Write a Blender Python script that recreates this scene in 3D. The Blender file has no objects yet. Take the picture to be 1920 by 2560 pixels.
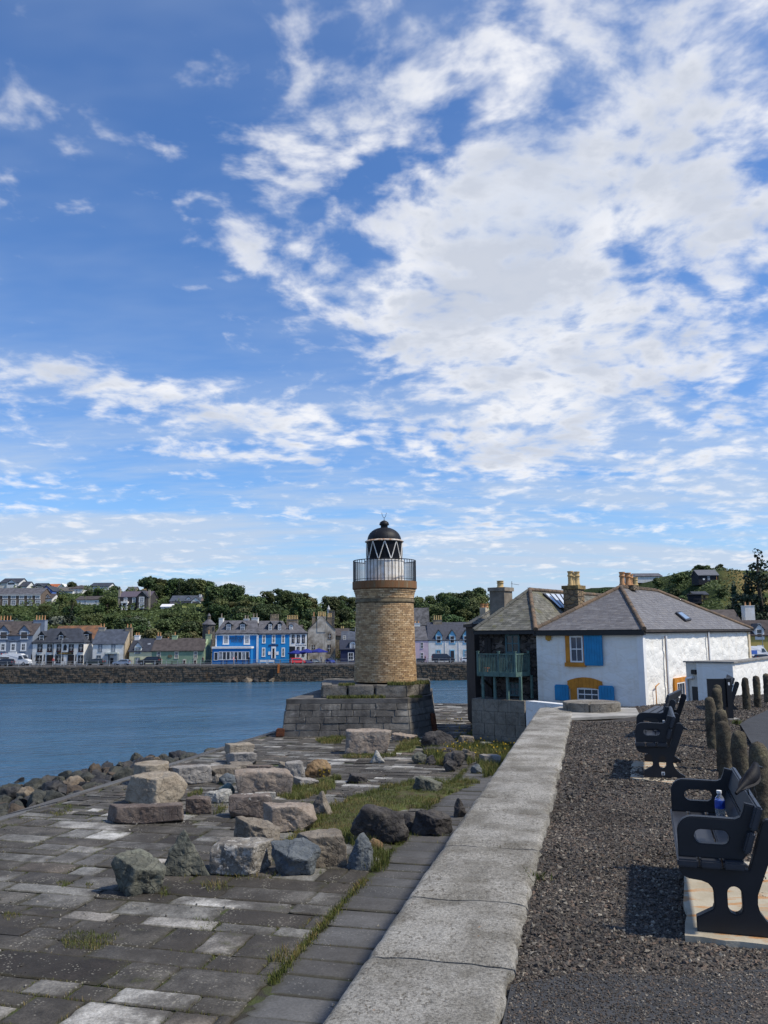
import bpy, bmesh, math, random
import numpy as np
from mathutils import Vector, Matrix
random.seed(7)
RNG = np.random.default_rng(11)
scn = bpy.context.scene
COL = scn.collection
# ------------------------------------------------------------------ camera
F = 2050.0                       # focal length in pixels of the 1920 x 2560 photograph
EYE = 1.85                       # eye height above the promenade
PITCH = math.atan((1582 - 1280) / F)
ROLL = math.radians(0.45)
_fw = Vector((0, math.cos(PITCH), math.sin(PITCH)))
_u0 = Vector((0, -math.sin(PITCH), math.cos(PITCH)))
_r0 = Vector((1, 0, 0))
RT = _r0 * math.cos(ROLL) - _u0 * math.sin(ROLL)
UP = _u0 * math.cos(ROLL) + _r0 * math.sin(ROLL)
FW = _fw
CAM = Vector((0, 0, EYE))
cd = bpy.data.cameras.new('camera')
cd.sensor_fit = 'VERTICAL'
cd.sensor_height = 36.0
cd.lens = 36.0 * F / 2560
cd.clip_start = 0.05
cd.clip_end = 8000
cam = bpy.data.objects.new('camera', cd)
COL.objects.link(cam)
m = Matrix((RT, UP, -FW)).transposed().to_4x4()
m.translation = CAM
cam.matrix_world = m
scn.camera = cam
# ------------------------------------------------------------------ light
SUN_AZ, SUN_EL = math.radians(107), math.radians(53)
SUN_DIR = Vector((math.sin(SUN_AZ) * math.cos(SUN_EL), math.cos(SUN_AZ) * math.cos(SUN_EL), math.sin(SUN_EL)))
sl = bpy.data.lights.new('sun', 'SUN')
sl.energy = 3.6
sl.angle = math.radians(3.0)
sl.color = (1.0, 0.92, 0.79)
so = bpy.data.objects.new('sun', sl)
COL.objects.link(so)
so.rotation_euler = SUN_DIR.to_track_quat('Z', 'Y').to_euler()
so.location = (60, 0, 60)
vs = scn.view_settings
vs.view_transform = 'Standard'
vs.look = 'None'
vs.exposure = 0.3
vs.gamma = 1.0
vs.use_curve_mapping = False
scn.cycles.use_denoising = True
scn.cycles.max_bounces = 5
scn.cycles.transparent_max_bounces = 8
scn.cycles.sample_clamp_indirect = 8.0
class NT:
 """small helper to write node trees"""
 def __init__(s, tree):
  s.t = tree
  s.n = tree.nodes
  s.l = tree.links
 def new(s, typ, **kw):
  nd = s.n.new(typ)
  for k, v in kw.items():
   setattr(nd, k, v)
  return nd
 def put(s, sock, v):
  if hasattr(v, 'is_linked') or hasattr(v, 'links'):
   s.l.new(v, sock)
  elif v is not None:
   sock.default_value = v
 def math(s, op, a, b=None, c=None, clamp=False):
  nd = s.new('ShaderNodeMath', operation=op, use_clamp=clamp)
  s.put(nd.inputs[0], a)
  if b is not None:
   s.put(nd.inputs[1], b)
  if c is not None:
   s.put(nd.inputs[2], c)
  return nd.outputs[0]
 def vmath(s, op, a, b=None, scale=None):
  nd = s.new('ShaderNodeVectorMath', operation=op)
  s.put(nd.inputs[0], a)
  if b is not None:
   s.put(nd.inputs[1], b)
  if scale is not None:
   s.put(nd.inputs['Scale'], scale)
  return nd.outputs['Value'] if op in ('DOT_PRODUCT', 'LENGTH', 'DISTANCE') else nd.outputs[0]
 def noise(s, vec, scale, detail=4.0, rough=0.55, dist=0.0, out='Fac'):
  nd = s.new('ShaderNodeTexNoise')
  s.put(nd.inputs['Vector'], vec)
  nd.inputs['Scale'].default_value = scale
  nd.inputs['Detail'].default_value = detail
  nd.inputs['Roughness'].default_value = rough
  nd.inputs['Distortion'].default_value = dist
  return nd.outputs[out]
 def voronoi(s, vec, scale, feature='F1', out='Distance', rnd=1.0):
  nd = s.new('ShaderNodeTexVoronoi', feature=feature)
  s.put(nd.inputs['Vector'], vec)
  nd.inputs['Scale'].default_value = scale
  nd.inputs['Randomness'].default_value = rnd
  return nd.outputs[out]
 def ramp(s, fac, stops, interp='LINEAR'):
  nd = s.new('ShaderNodeValToRGB')
  cr = nd.color_ramp
  cr.interpolation = interp
  while len(cr.elements) < len(stops):
   cr.elements.new(0.5)
  for e, (p, c) in zip(cr.elements, stops):
   e.position = p
   if isinstance(c, (int, float)):
    c = (c, c, c)
   e.color = (c[0], c[1], c[2], 1)
  s.put(nd.inputs[0], fac)
  return nd.outputs[0]
 def smooth(s, v, a, b):
  nd = s.new('ShaderNodeMapRange', interpolation_type='SMOOTHSTEP')
  s.put(nd.inputs[0], v)
  nd.inputs[1].default_value = a
  nd.inputs[2].default_value = b
  return nd.outputs[0]
 def mix(s, fac, a, b, mode='MIX'):
  nd = s.new('ShaderNodeMix', data_type='RGBA', blend_type=mode)
  s.put(nd.inputs[0], fac)
  for sock, v in ((nd.inputs[6], a), (nd.inputs[7], b)):
   if isinstance(v, (tuple, list)):
    v = (v[0], v[1], v[2], 1)
   s.put(sock, v)
  return nd.outputs[2]
 def sep(s, v):
  nd = s.new('ShaderNodeSeparateXYZ')
  s.put(nd.inputs[0], v)
  return nd.outputs
 def comb(s, x, y, z):
  nd = s.new('ShaderNodeCombineXYZ')
  s.put(nd.inputs[0], x)
  s.put(nd.inputs[1], y)
  s.put(nd.inputs[2], z)
  return nd.outputs[0]
# ------------------------------------------------------------------ sky with broken cloud
SKY_STRENGTH = 0.145
def build_world():
 w = bpy.data.worlds.new('World')
 scn.world = w
 w.use_nodes = True
 w.cycles.sampling_method = 'MANUAL'
 w.cycles.sample_map_resolution = 512
 t = NT(w.node_tree)
 t.n.clear()
 out = t.new('ShaderNodeOutputWorld')
 bg = t.new('ShaderNodeBackground')
 bg.inputs[1].default_value = SKY_STRENGTH
 t.l.new(bg.outputs[0], out.inputs[0])
 sky = t.new('ShaderNodeTexSky', sky_type='NISHITA')
 sky.sun_disc = False
 sky.sun_elevation = SUN_EL
 sky.sun_rotation = SUN_AZ
 sky.altitude = 10
 sky.air_density = 1.0
 sky.dust_density = 0.6
 sky.ozone_density = 2.2
 # deeper blue aloft than the clear-air model gives
 skyc = t.mix(1.0, sky.outputs[0], SKY_TINT, 'MULTIPLY')
 tc = t.new('ShaderNodeTexCoord')
 d = t.vmath('NORMALIZE', tc.outputs['Generated'])
 x, y, z = t.sep(d)
 az = t.math('ARCTAN2', x, y)
 el = t.math('ARCSINE', z)
 # a flat cloud deck seen in perspective
 zc = t.math('ADD', t.math('MAXIMUM', z, 0.0), 0.16)
 px = t.math('DIVIDE', x, zc)
 py = t.math('DIVIDE', y, zc)
 P = t.comb(px, py, 0.0)
 # cloud banks: pixel centre, half sizes (pixels), tilt (deg), weight
 def bank(cx, cy, sx, sy, tilt, wgt):
  a0 = math.atan((cx - 960) / F)
  e0 = math.atan((1582 - cy) / F)
  ca, sa = math.cos(math.radians(tilt)), math.sin(math.radians(tilt))
  da = t.math('SUBTRACT', az, a0)
  de = t.math('SUBTRACT', el, e0)
  p = t.math('ADD', t.math('MULTIPLY', da, ca * F / sx), t.math('MULTIPLY', de, sa * F / sx))
  q = t.math('ADD', t.math('MULTIPLY', da, -sa * F / sy), t.math('MULTIPLY', de, ca * F / sy))
  r2 = t.math('ADD', t.math('MULTIPLY', p, p), t.math('MULTIPLY', q, q))
  g = t.math('EXPONENT', t.math('MULTIPLY', r2, -1.0))
  return t.math('MULTIPLY', g, wgt)
 msk = None
 for b in SKY_BANKS:
  v = bank(*b)
  msk = v if msk is None else t.math('ADD', msk, v)
 # general broken cover everywhere
 big = t.noise(P, 0.8, 2, 0.5)
 warp = t.vmath('SUBTRACT', t.noise(P, 2.2, 3, 0.5, out='Color'), (0.5, 0.5, 0.5))
 wp = t.vmath('ADD', P, t.vmath('SCALE', warp, scale=0.16))
 n1 = t.noise(wp, 2.1, 4, 0.55)
 n2 = t.noise(wp, 5.4, 6, 0.56)
 n3 = t.noise(wp, 13.0, 4, 0.55)
 fb = t.math('ADD', t.math('ADD', t.math('MULTIPLY', t.math('SUBTRACT', n1, 0.5), 0.9), t.math('MULTIPLY', t.math('SUBTRACT', n2, 0.5), 1.5)), t.math('MULTIPLY', t.math('SUBTRACT', n3, 0.5), 1.7))
 dens = t.math('ADD', fb, t.math('MULTIPLY', t.math('SUBTRACT', big, 0.5), 0.7))
 dens = t.math('ADD', t.math('ADD', dens, msk), SKY_COVER)
 alpha = t.smooth(dens, -0.16, 0.66)
 # thick middles go grey, thin and knobbly edges stay white
 n4 = t.noise(t.vmath('ADD', wp, (0.05, 0.02, 0)), 3.4, 5, 0.5)
 thick = t.smooth(t.math('ADD', dens, t.math('MULTIPLY', t.math('SUBTRACT', n4, 0.5), 2.0)), 0.25, 0.95)
 lump = t.smooth(t.math('ADD', t.math('MULTIPLY', n2, 0.6), t.math('MULTIPLY', n3, 0.4)), 0.38, 0.60)
 white = t.mix(lump, CLOUD_MID, CLOUD_WHITE)
 cc = t.mix(t.math('MULTIPLY', thick, 0.75), white, CLOUD_GREY)
 # thin veil that thickens to the horizon
 veiln = t.noise(t.comb(t.math('MULTIPLY', px, 0.30), py, 3.3), 2.6, 6, 0.62)
 veil = t.math('MULTIPLY', t.smooth(veiln, 0.36, 0.62), t.smooth(el, 0.42, 0.06))
 base = t.mix(t.math('MULTIPLY', veil, 0.85), skyc, CLOUD_VEIL)
 cir = t.smooth(t.noise(t.comb(t.math('MULTIPLY', px, 0.5), py, 7.7), 1.3, 5, 0.65), 0.42, 0.78)
 base = t.mix(t.math('MULTIPLY', cir, 0.3), base, CLOUD_VEIL)
 low = t.smooth(el, 0.18, -0.02)
 base = t.mix(t.math('MULTIPLY', low, 0.62), base, CLOUD_HAZE)
 al = t.math('MULTIPLY', alpha, 0.96)
 col = t.mix(al, base, cc)
 t.l.new(col, bg.inputs[0])
SKY_TINT = (0.47, 0.68, 0.94)
CLOUD_WHITE = (5.3, 5.35, 5.55)
CLOUD_MID = (4.0, 4.3, 4.9)
CLOUD_GREY = (2.9, 3.2, 3.8)
CLOUD_VEIL = (3.1, 3.65, 4.5)
CLOUD_HAZE = (3.2, 3.8, 4.75)
SKY_COVER = -0.17
SKY_BANKS = [
 (1330, 480, 380, 220, -20, 0.72),
 (1330, 900, 260, 330, 55, 0.70),
 (1760, 300, 300, 360, 0, 0.50),
 (1200, 60, 420, 110, 5, 0.34),
 (1800, 950, 280, 300, 0, 0.26),
 (780, 340, 300, 190, 20, 0.22),
 (600, 560, 240, 180, 25, 0.26),
 (620, 180, 200, 160, 0, 0.08),
 (200, 150, 330, 260, 0, -0.16),
 (420, 1010, 520, 55, -9, 0.72),
 (90, 960, 190, 62, 0, 0.30),
 (560, 1140, 300, 24, -3, 0.45),
 (900, 690, 260, 80, -12, 0.34),
 (1030, 850, 150, 60, -10, 0.26),
 (1290, 1120, 200, 90, 0, 0.30),
 (280, 820, 420, 110, 0, -0.45),
 (250, 640, 240, 150, 0, -0.30),
 (1060, 275, 260, 70, 22, -0.55),
 (1680, 690, 170, 90, -30, -0.45),
 (1600, 1110, 100, 60, 0, -0.20),
 (180, 1415, 330, 22, 0, 0.42),
 (1180, 1320, 130, 30, 0, 0.30),
]
build_world()
# ------------------------------------------------------------------ from the photograph to the place
def ray(px, py):
 return FW * F + RT * (px - 960) + UP * (1280 - py)
def onz(px, py, z):
 d = ray(px, py)
 return CAM + d * ((z - EYE) / d.z)
def at(px, py, Y):
 d = ray(px, py)
 return CAM + d * (Y / d.y)
def proj(p):
 v = Vector(p) - CAM
 w = v.dot(FW)
 return 960 + F * v.dot(RT) / w, 1280 - F * v.dot(UP) / w
# ------------------------------------------------------------------ noise for geometry
def _hash(ix, iy, iz, seed):
 h = (ix.astype(np.int64) * 374761393 + iy.astype(np.int64) * 668265263 + iz.astype(np.int64) * 2147483647 + seed * 1274126177) & 0xFFFFFFFF
 h = ((h ^ (h >> 13)) * 1274126177) & 0xFFFFFFFF
 h = h ^ (h >> 16)
 return (h & 0xFFFF) / 65535.0
def vnoise(p, seed=0):
 p = np.asarray(p, float)
 i = np.floor(p).astype(np.int64)
 f = p - i
 u = f * f * (3 - 2 * f)
 r = 0
 for dx in (0, 1):
  for dy in (0, 1):
   for dz in (0, 1):
    w = (u[:, 0] if dx else 1 - u[:, 0]) * (u[:, 1] if dy else 1 - u[:, 1]) * (u[:, 2] if dz else 1 - u[:, 2])
    r = r + w * _hash(i[:, 0] + dx, i[:, 1] + dy, i[:, 2] + dz, seed)
 return r * 2 - 1
def fbm(p, oct=4, seed=0, gain=0.5):
 p = np.asarray(p, float)
 a, r = 1.0, 0
 for k in range(oct):
  r = r + a * vnoise(p * (2 ** k) + k * 17.3, seed + k)
  a *= gain
 return r
# ------------------------------------------------------------------ objects
def link(o, parent=None):
 COL.objects.link(o)
 if parent is not None:
  o.parent = parent
  if parent.type == 'EMPTY':
   o.matrix_parent_inverse = Matrix.Translation(-parent.location)
 return o
def tag(o, label=None, cat=None, group=None, kind=None):
 for k, v in (('label', label), ('category', cat), ('group', group), ('kind', kind)):
  if v:
   o[k] = v
 return o
def thing(name, label, cat, loc, group=None):
 e = bpy.data.objects.new(name, None)
 e.empty_display_size = 0.2
 e.location = loc
 COL.objects.link(e)
 return tag(e, label, cat, group)
def raw_mesh(name, V, Fc, mat=None, smooth=False):
 me = bpy.data.meshes.new(name)
 me.from_pydata([tuple(v) for v in V], [], [tuple(f) for f in Fc])
 if mat is not None:
  me.materials.append(mat)
 if smooth:
  me.polygons.foreach_set('use_smooth', [True] * len(me.polygons))
 me.update()
 return me
def np_mesh(name, V, Fa, mat, var=None, smooth=False):
 """V (n,3) array, Fa (m,k) index array with one k for all faces; var: per-vertex float"""
 V = np.ascontiguousarray(V, np.float32)
 Fa = np.ascontiguousarray(Fa, np.int32)
 k = Fa.shape[1]
 me = bpy.data.meshes.new(name)
 me.vertices.add(len(V))
 me.vertices.foreach_set('co', V.ravel())
 me.loops.add(Fa.size)
 me.loops.foreach_set('vertex_index', Fa.ravel())
 me.polygons.add(len(Fa))
 me.polygons.foreach_set('loop_start', np.arange(0, Fa.size, k, dtype=np.int32))
 me.polygons.foreach_set('loop_total', np.full(len(Fa), k, np.int32))
 me.polygons.foreach_set('use_smooth', np.full(len(Fa), bool(smooth)))
 if var is not None:
  a = me.attributes.new('var', 'FLOAT', 'POINT')
  a.data.foreach_set('value', np.ascontiguousarray(var, np.float32))
 me.update(calc_edges=True)
 me.validate()
 if mat is not None:
  me.materials.append(mat)
 return me
class B:
 """collects faces; frame maps local (s, t, z) to world: O + a*s + b*t + up*z"""
 def __init__(s, frame=None):
  s.V, s.F, s.fr = [], [], frame
 def v(s, p):
  if s.fr is not None:
   O, a, b = s.fr
   p = O + a * p[0] + b * p[1] + Vector((0, 0, p[2]))
  s.V.append(Vector(p))
  return len(s.V) - 1
 def face(s, pts):
  s.F.append([s.v(p) for p in pts])
 def box(s, x0, y0, z0, x1, y1, z1):
  i = [s.v(p) for p in ((x0, y0, z0), (x1, y0, z0), (x1, y1, z0), (x0, y1, z0), (x0, y0, z1), (x1, y0, z1), (x1, y1, z1), (x0, y1, z1))]
  for f in ((3, 2, 1, 0), (4, 5, 6, 7), (0, 1, 5, 4), (1, 2, 6, 5), (2, 3, 7, 6), (3, 0, 4, 7)):
   s.F.append([i[k] for k in f])
 def prism(s, poly, off):
  """poly: list of 3d points, extruded by off"""
  n = len(poly)
  a = [s.v(p) for p in poly]
  b = [s.v(Vector(p) + Vector(off)) for p in poly]
  s.F.append(a[::-1])
  s.F.append(b)
  for k in range(n):
   s.F.append([a[k], a[(k + 1) % n], b[(k + 1) % n], b[k]])
 def tube(s, p0, p1, r0, r1=None, n=8, caps=True):
  r1 = r0 if r1 is None else r1
  p0, p1 = Vector(p0), Vector(p1)
  d = (p1 - p0).normalized()
  u = d.orthogonal().normalized()
  w = d.cross(u)
  A, Bb = [], []
  for k in range(n):
   c, q = math.cos(2 * math.pi * k / n), math.sin(2 * math.pi * k / n)
   A.append(s.v(p0 + (u * c + w * q) * r0))
   Bb.append(s.v(p1 + (u * c + w * q) * r1))
  for k in range(n):
   s.F.append([A[k], A[(k + 1) % n], Bb[(k + 1) % n], Bb[k]])
  if caps:
   s.F.append(A[::-1])
   s.F.append(Bb)
 def path(s, pts, r, n=6):
  for a, b in zip(pts[:-1], pts[1:]):
   s.tube(a, b, r, r, n)
 def lathe(s, prof, c=(0, 0, 0), n=24):
  """prof: (radius, z) list bottom to top"""
  rings = []
  for r, z in prof:
   rings.append([s.v((c[0] + max(r, 1e-4) * math.cos(2 * math.pi * k / n), c[1] + max(r, 1e-4) * math.sin(2 * math.pi * k / n), c[2] + z)) for k in range(n)])
  for a, b in zip(rings[:-1], rings[1:]):
   for k in range(n):
    s.F.append([a[k], a[(k + 1) % n], b[(k + 1) % n], b[k]])
  s.F.append(rings[0][::-1])
  s.F.append(rings[-1])
 def build(s, name, mat, parent=None, smooth=False, base=None):
  V = s.V
  if base is not None:
   V = [v - Vector(base) for v in V]
  me = raw_mesh(name, V, s.F, mat, False)
  bm = bmesh.new()
  bm.from_mesh(me)
  bmesh.ops.recalc_face_normals(bm, faces=bm.faces)
  bm.to_mesh(me)
  bm.free()
  if smooth:
   me.polygons.foreach_set('use_smooth', [True] * len(me.polygons))
   try:
    me.set_sharp_from_angle(angle=math.radians(38))
   except Exception:
    pass
  o = bpy.data.objects.new(name, me)
  if base is not None:
   o.location = base
  return link(o, parent)
def put(name, me, loc=(0, 0, 0), rot=(0, 0, 0), scale=(1, 1, 1), parent=None):
 o = bpy.data.objects.new(name, me)
 o.location, o.rotation_euler, o.scale = loc, rot, scale
 return link(o, parent)
def struct(o):
 o['kind'] = 'structure'
 return o
def lettering(text, frame, s, z, size, mat, parent, thick=0.01, align='CENTER', name='lettering', out=0.02):
 cu = bpy.data.curves.new(name, 'FONT')
 cu.body = text
 cu.size = size
 cu.align_x = align
 cu.align_y = 'CENTER'
 cu.extrude = thick
 cu.resolution_u = 2
 cu.materials.append(mat)
 o = bpy.data.objects.new(name, cu)
 O, a, b = frame
 M = Matrix((a, Vector((0, 0, 1)), -b)).transposed().to_4x4()
 M.translation = O + a * s - b * out + Vector((0, 0, z))
 COL.objects.link(o)
 o.matrix_world = M
 if parent is not None:
  o.parent = parent
  o.matrix_parent_inverse = Matrix.Translation(-parent.location)
 return o
def frame_at(px, py, Y, yaw=0.0, z=None):
 """facade frame with its origin on a pixel: a along the facade, b inward"""
 O = at(px, py, Y)
 if z is not None:
  O.z = z
 r = math.radians(yaw)
 return (O, Vector((math.cos(r), math.sin(r), 0)), Vector((-math.sin(r), math.cos(r), 0)))
def sz(frame, px, py, t=0.0):
 """pixel to (s, z) on a facade frame's plane"""
 O, a, b = frame
 d = ray(px, py)
 P = O + b * t
 k = (P - CAM).dot(b) / d.dot(b)
 q = CAM + d * k - O
 return q.dot(a), q.z
# ------------------------------------------------------------------ materials
MATS = {}
def newmat(name):
 m = bpy.data.materials.new(name)
 m.use_nodes = True
 t = NT(m.node_tree)
 bs = [n for n in t.n if n.type == 'BSDF_PRINCIPLED'][0]
 MATS[name] = m
 return m, t, bs
def pos(t):
 return t.new('ShaderNodeNewGeometry').outputs['Position']
def bump(t, bs, h, strength=0.4, dist=0.05, prev=None):
 b = t.new('ShaderNodeBump')
 b.inputs['Strength'].default_value = strength
 b.inputs['Distance'].default_value = dist
 t.put(b.inputs['Height'], h)
 if prev is not None:
  t.l.new(prev, b.inputs['Normal'])
 t.l.new(b.outputs[0], bs.inputs['Normal'])
 return b.outputs[0]
def M(name, col, rough=0.8, var=0.18, scale=2.0, bstr=0.3, bscale=25.0, bdist=0.02, col2=None, rnd=0.0, metal=0.0, spec=0.4, streak=0.0):
 """plain painted / stone / slate surface with uneven tone"""
 if name in MATS:
  return MATS[name]
 m, t, bs = newmat(name)
 p = pos(t)
 n = t.noise(p, scale, 6, 0.6)
 c2 = col2 or tuple(max(0, c * (1 - var * 1.6)) for c in col)
 c1 = tuple(min(1, c * (1 + var * 0.6)) for c in col)
 c = t.mix(t.smooth(n, 0.32, 0.68), c2, c1)
 if streak:
  x, y, z = t.sep(p)
  st = t.noise(t.comb(t.math('MULTIPLY', x, 3.0), t.math('MULTIPLY', y, 3.0), t.math('MULTIPLY', z, 0.35)), scale, 5, 0.6)
  c = t.mix(t.math('MULTIPLY', t.smooth(st, 0.52, 0.72), streak), c, tuple(q * 0.35 for q in col))
 if rnd:
  oi = t.new('ShaderNodeObjectInfo').outputs['Random']
  hs = t.new('ShaderNodeHueSaturation')
  t.put(hs.inputs['Value'], t.math('ADD', t.math('MULTIPLY', oi, 2 * rnd), 1 - rnd))
  t.put(hs.inputs['Color'], c)
  c = hs.outputs[0]
 t.l.new(c, bs.inputs['Base Color'])
 bs.inputs['Roughness'].default_value = rough
 bs.inputs['Metallic'].default_value = metal
 bs.inputs['Specular IOR Level'].default_value = spec
 if bstr:
  bump(t, bs, t.noise(p, bscale, 4, 0.6), bstr, bdist)
 return m
def piece_var(t, attr):
 if attr:
  a = t.new('ShaderNodeAttribute', attribute_name='var')
  return a.outputs['Fac']
 return t.new('ShaderNodeObjectInfo').outputs['Random']
def P(name, cols, attr=False, rough=0.85, nscale=4.0, namp=0.35, bscale=40.0, bstr=0.35, bdist=0.02, spots=None, spotcol=(0.5, 0.5, 0.46), spotamt=0.8, moss=None, spec=0.35, edge=False, stain=0.0, grain=0.26):
 """pieces (bricks, slates, slabs): each its own tone from cols, by attribute or by object"""
 key = name + ('_joined' if attr else '')
 if key in MATS:
  return MATS[key]
 m, t, bs = newmat(key)
 p = pos(t)
 r = piece_var(t, attr)
 c = t.ramp(r, [(i / max(1, len(cols) - 1), q) for i, q in enumerate(cols)], 'LINEAR')
 n = t.noise(p, nscale, 7, 0.62)
 c = t.mix(1.0, c, t.ramp(n, [(0.28, 1 - namp), (0.72, 1 + namp)]), 'MULTIPLY')
 fine = t.noise(p, nscale * 13, 5, 0.75)
 c = t.mix(1.0, c, t.ramp(fine, [(0.32, 1 - grain), (0.68, 1 + grain)]), 'MULTIPLY')
 if edge:
  gx, gy, gz = t.sep(t.new('ShaderNodeTexCoord').outputs['Generated'])
  ex = t.math('MINIMUM', t.math('MINIMUM', gx, t.math('SUBTRACT', 1.0, gx)), t.math('MINIMUM', gy, t.math('SUBTRACT', 1.0, gy)))
  ef = t.smooth(t.math('ADD', ex, t.math('MULTIPLY', t.math('SUBTRACT', t.noise(p, 7, 5, 0.65), 0.5), 0.16)), 0.0, 0.10)
  c = t.mix(t.math('MULTIPLY', t.math('SUBTRACT', 1.0, ef), 0.7), c, (0.040, 0.038, 0.022))
 if stain:
  sf = t.smooth(t.noise(p, 0.55, 6, 0.68), 0.44, 0.60)
  c = t.mix(t.math('MULTIPLY', sf, stain), c, (0.042, 0.037, 0.031))
 if spots:
  sc, th = spots
  sp = t.voronoi(t.vmath('ADD', p, t.vmath('SCALE', t.noise(p, sc * 2, 2, 0.5, out='Color'), scale=0.6 / sc)), sc)
  dens = t.smooth(t.noise(p, sc * 0.12, 4, 0.6), 0.42, 0.62)
  lim = t.math('MULTIPLY', dens, th)
  f = t.math('LESS_THAN', sp, lim)
  c = t.mix(t.math('MULTIPLY', f, spotamt), c, spotcol)
 if moss:
  g = t.smooth(t.noise(p, moss[0], 6, 0.65), moss[1], moss[1] + 0.12)
  c = t.mix(t.math('MULTIPLY', g, 0.8), c, moss[2])
 t.l.new(c, bs.inputs['Base Color'])
 bs.inputs['Roughness'].default_value = rough
 bs.inputs['Specular IOR Level'].default_value = spec
 if bstr:
  bump(t, bs, t.noise(p, bscale, 5, 0.65), bstr, bdist)
 return m
def glass_dark(name, col=(0.02, 0.025, 0.035), rough=0.06):
 if name in MATS:
  return MATS[name]
 m, t, bs = newmat(name)
 bs.inputs['Base Color'].default_value = (*col, 1)
 bs.inputs['Roughness'].default_value = rough
 bs.inputs['Specular IOR Level'].default_value = 0.6
 return m
def stone_rock(name, c1, c2, lich=(0.34, 0.34, 0.30), lamt=0.5, lscale=5.0, lth=0.58, speck=0.3, rough=0.88, lich2=None):
 """broken rock: two tones, crystals, lichen blotches"""
 if name in MATS:
  return MATS[name]
 m, t, bs = newmat(name)
 p = pos(t)
 n = t.noise(p, 2.2, 8, 0.62, 0.4)
 c = t.mix(t.smooth(n, 0.36, 0.64), c1, c2)
 f = t.noise(p, 70, 3, 0.75)
 c = t.mix(1.0, c, t.ramp(f, [(0.3, 1 - speck), (0.7, 1 + speck)]), 'MULTIPLY')
 lf = t.smooth(t.noise(p, lscale, 9, 0.7), lth, lth + 0.07)
 c = t.mix(t.math('MULTIPLY', lf, lamt), c, lich)
 if lich2:
  l2 = t.smooth(t.noise(t.vmath('ADD', p, (9.1, 3.3, 5.5)), lscale * 1.4, 8, 0.7), 0.60, 0.66)
  c = t.mix(t.math('MULTIPLY', l2, 0.6), c, lich2)
 crack = t.voronoi(t.vmath('ADD', p, t.vmath('SCALE', t.noise(p, 3, 3, 0.6, out='Color'), scale=0.35)), 2.6, 'DISTANCE_TO_EDGE')
 cf = t.smooth(crack, 0.035, 0.0)
 c = t.mix(t.math('MULTIPLY', cf, 0.35), c, tuple(q * 0.35 for q in c1))
 t.l.new(c, bs.inputs['Base Color'])
 bs.inputs['Roughness'].default_value = rough
 bs.inputs['Specular IOR Level'].default_value = 0.3
 h = t.math('ADD', t.noise(p, 9, 9, 0.68), t.math('MULTIPLY', cf, -0.25))
 b1 = bump(t, bs, h, 0.75, 0.06)
 bump(t, bs, t.noise(p, 60, 4, 0.7), 0.35, 0.012, b1)
 return m
# foliage
def leafmat(name, c1, c2, rnd=0.38):
 if name in MATS:
  return MATS[name]
 m, t, bs = newmat(name)
 a = t.new('ShaderNodeAttribute', attribute_name='var').outputs['Fac']
 c = t.mix(a, c1, c2)
 oi = t.new('ShaderNodeObjectInfo').outputs['Random']
 hs = t.new('ShaderNodeHueSaturation')
 t.put(hs.inputs['Value'], t.math('ADD', t.math('MULTIPLY', oi, 2 * rnd), 1 - rnd))
 t.put(hs.inputs['Hue'], t.math('ADD', t.math('MULTIPLY', t.math('FRACT', t.math('MULTIPLY', oi, 7.3)), 0.07), 0.462))
 t.put(hs.inputs['Color'], c)
 t.l.new(hs.outputs[0], bs.inputs['Base Color'])
 bs.inputs['Roughness'].default_value = 0.65
 bs.inputs['Specular IOR Level'].default_value = 0.25
 return m
def water_mat():
 m, t, bs = newmat('harbour_water')
 p = pos(t)
 x, y, z = t.sep(p)
 n = t.noise(p, 0.05, 4, 0.6)
 c = t.mix(t.smooth(n, 0.35, 0.65), (0.034, 0.094, 0.160), (0.044, 0.114, 0.188))
 t.l.new(c, bs.inputs['Base Color'])
 bs.inputs['Roughness'].default_value = 0.16
 bs.inputs['IOR'].default_value = 1.33
 q = t.comb(t.math('MULTIPLY', x, 0.55), y, 0.0)
 gust = t.smooth(t.noise(t.comb(t.math('MULTIPLY', x, 0.25), y, 2.0), 0.05, 4, 0.6), 0.35, 0.65)
 h = t.math('ADD', t.math('MULTIPLY', t.math('MULTIPLY', t.noise(q, 0.9, 4, 0.6), 1.3), t.math('ADD', t.math('MULTIPLY', gust, 0.8), 0.45)), t.math('MULTIPLY', t.noise(q, 0.16, 3, 0.5), 2.2))
 bump(t, bs, h, 0.9, 0.6)
 return m
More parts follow.
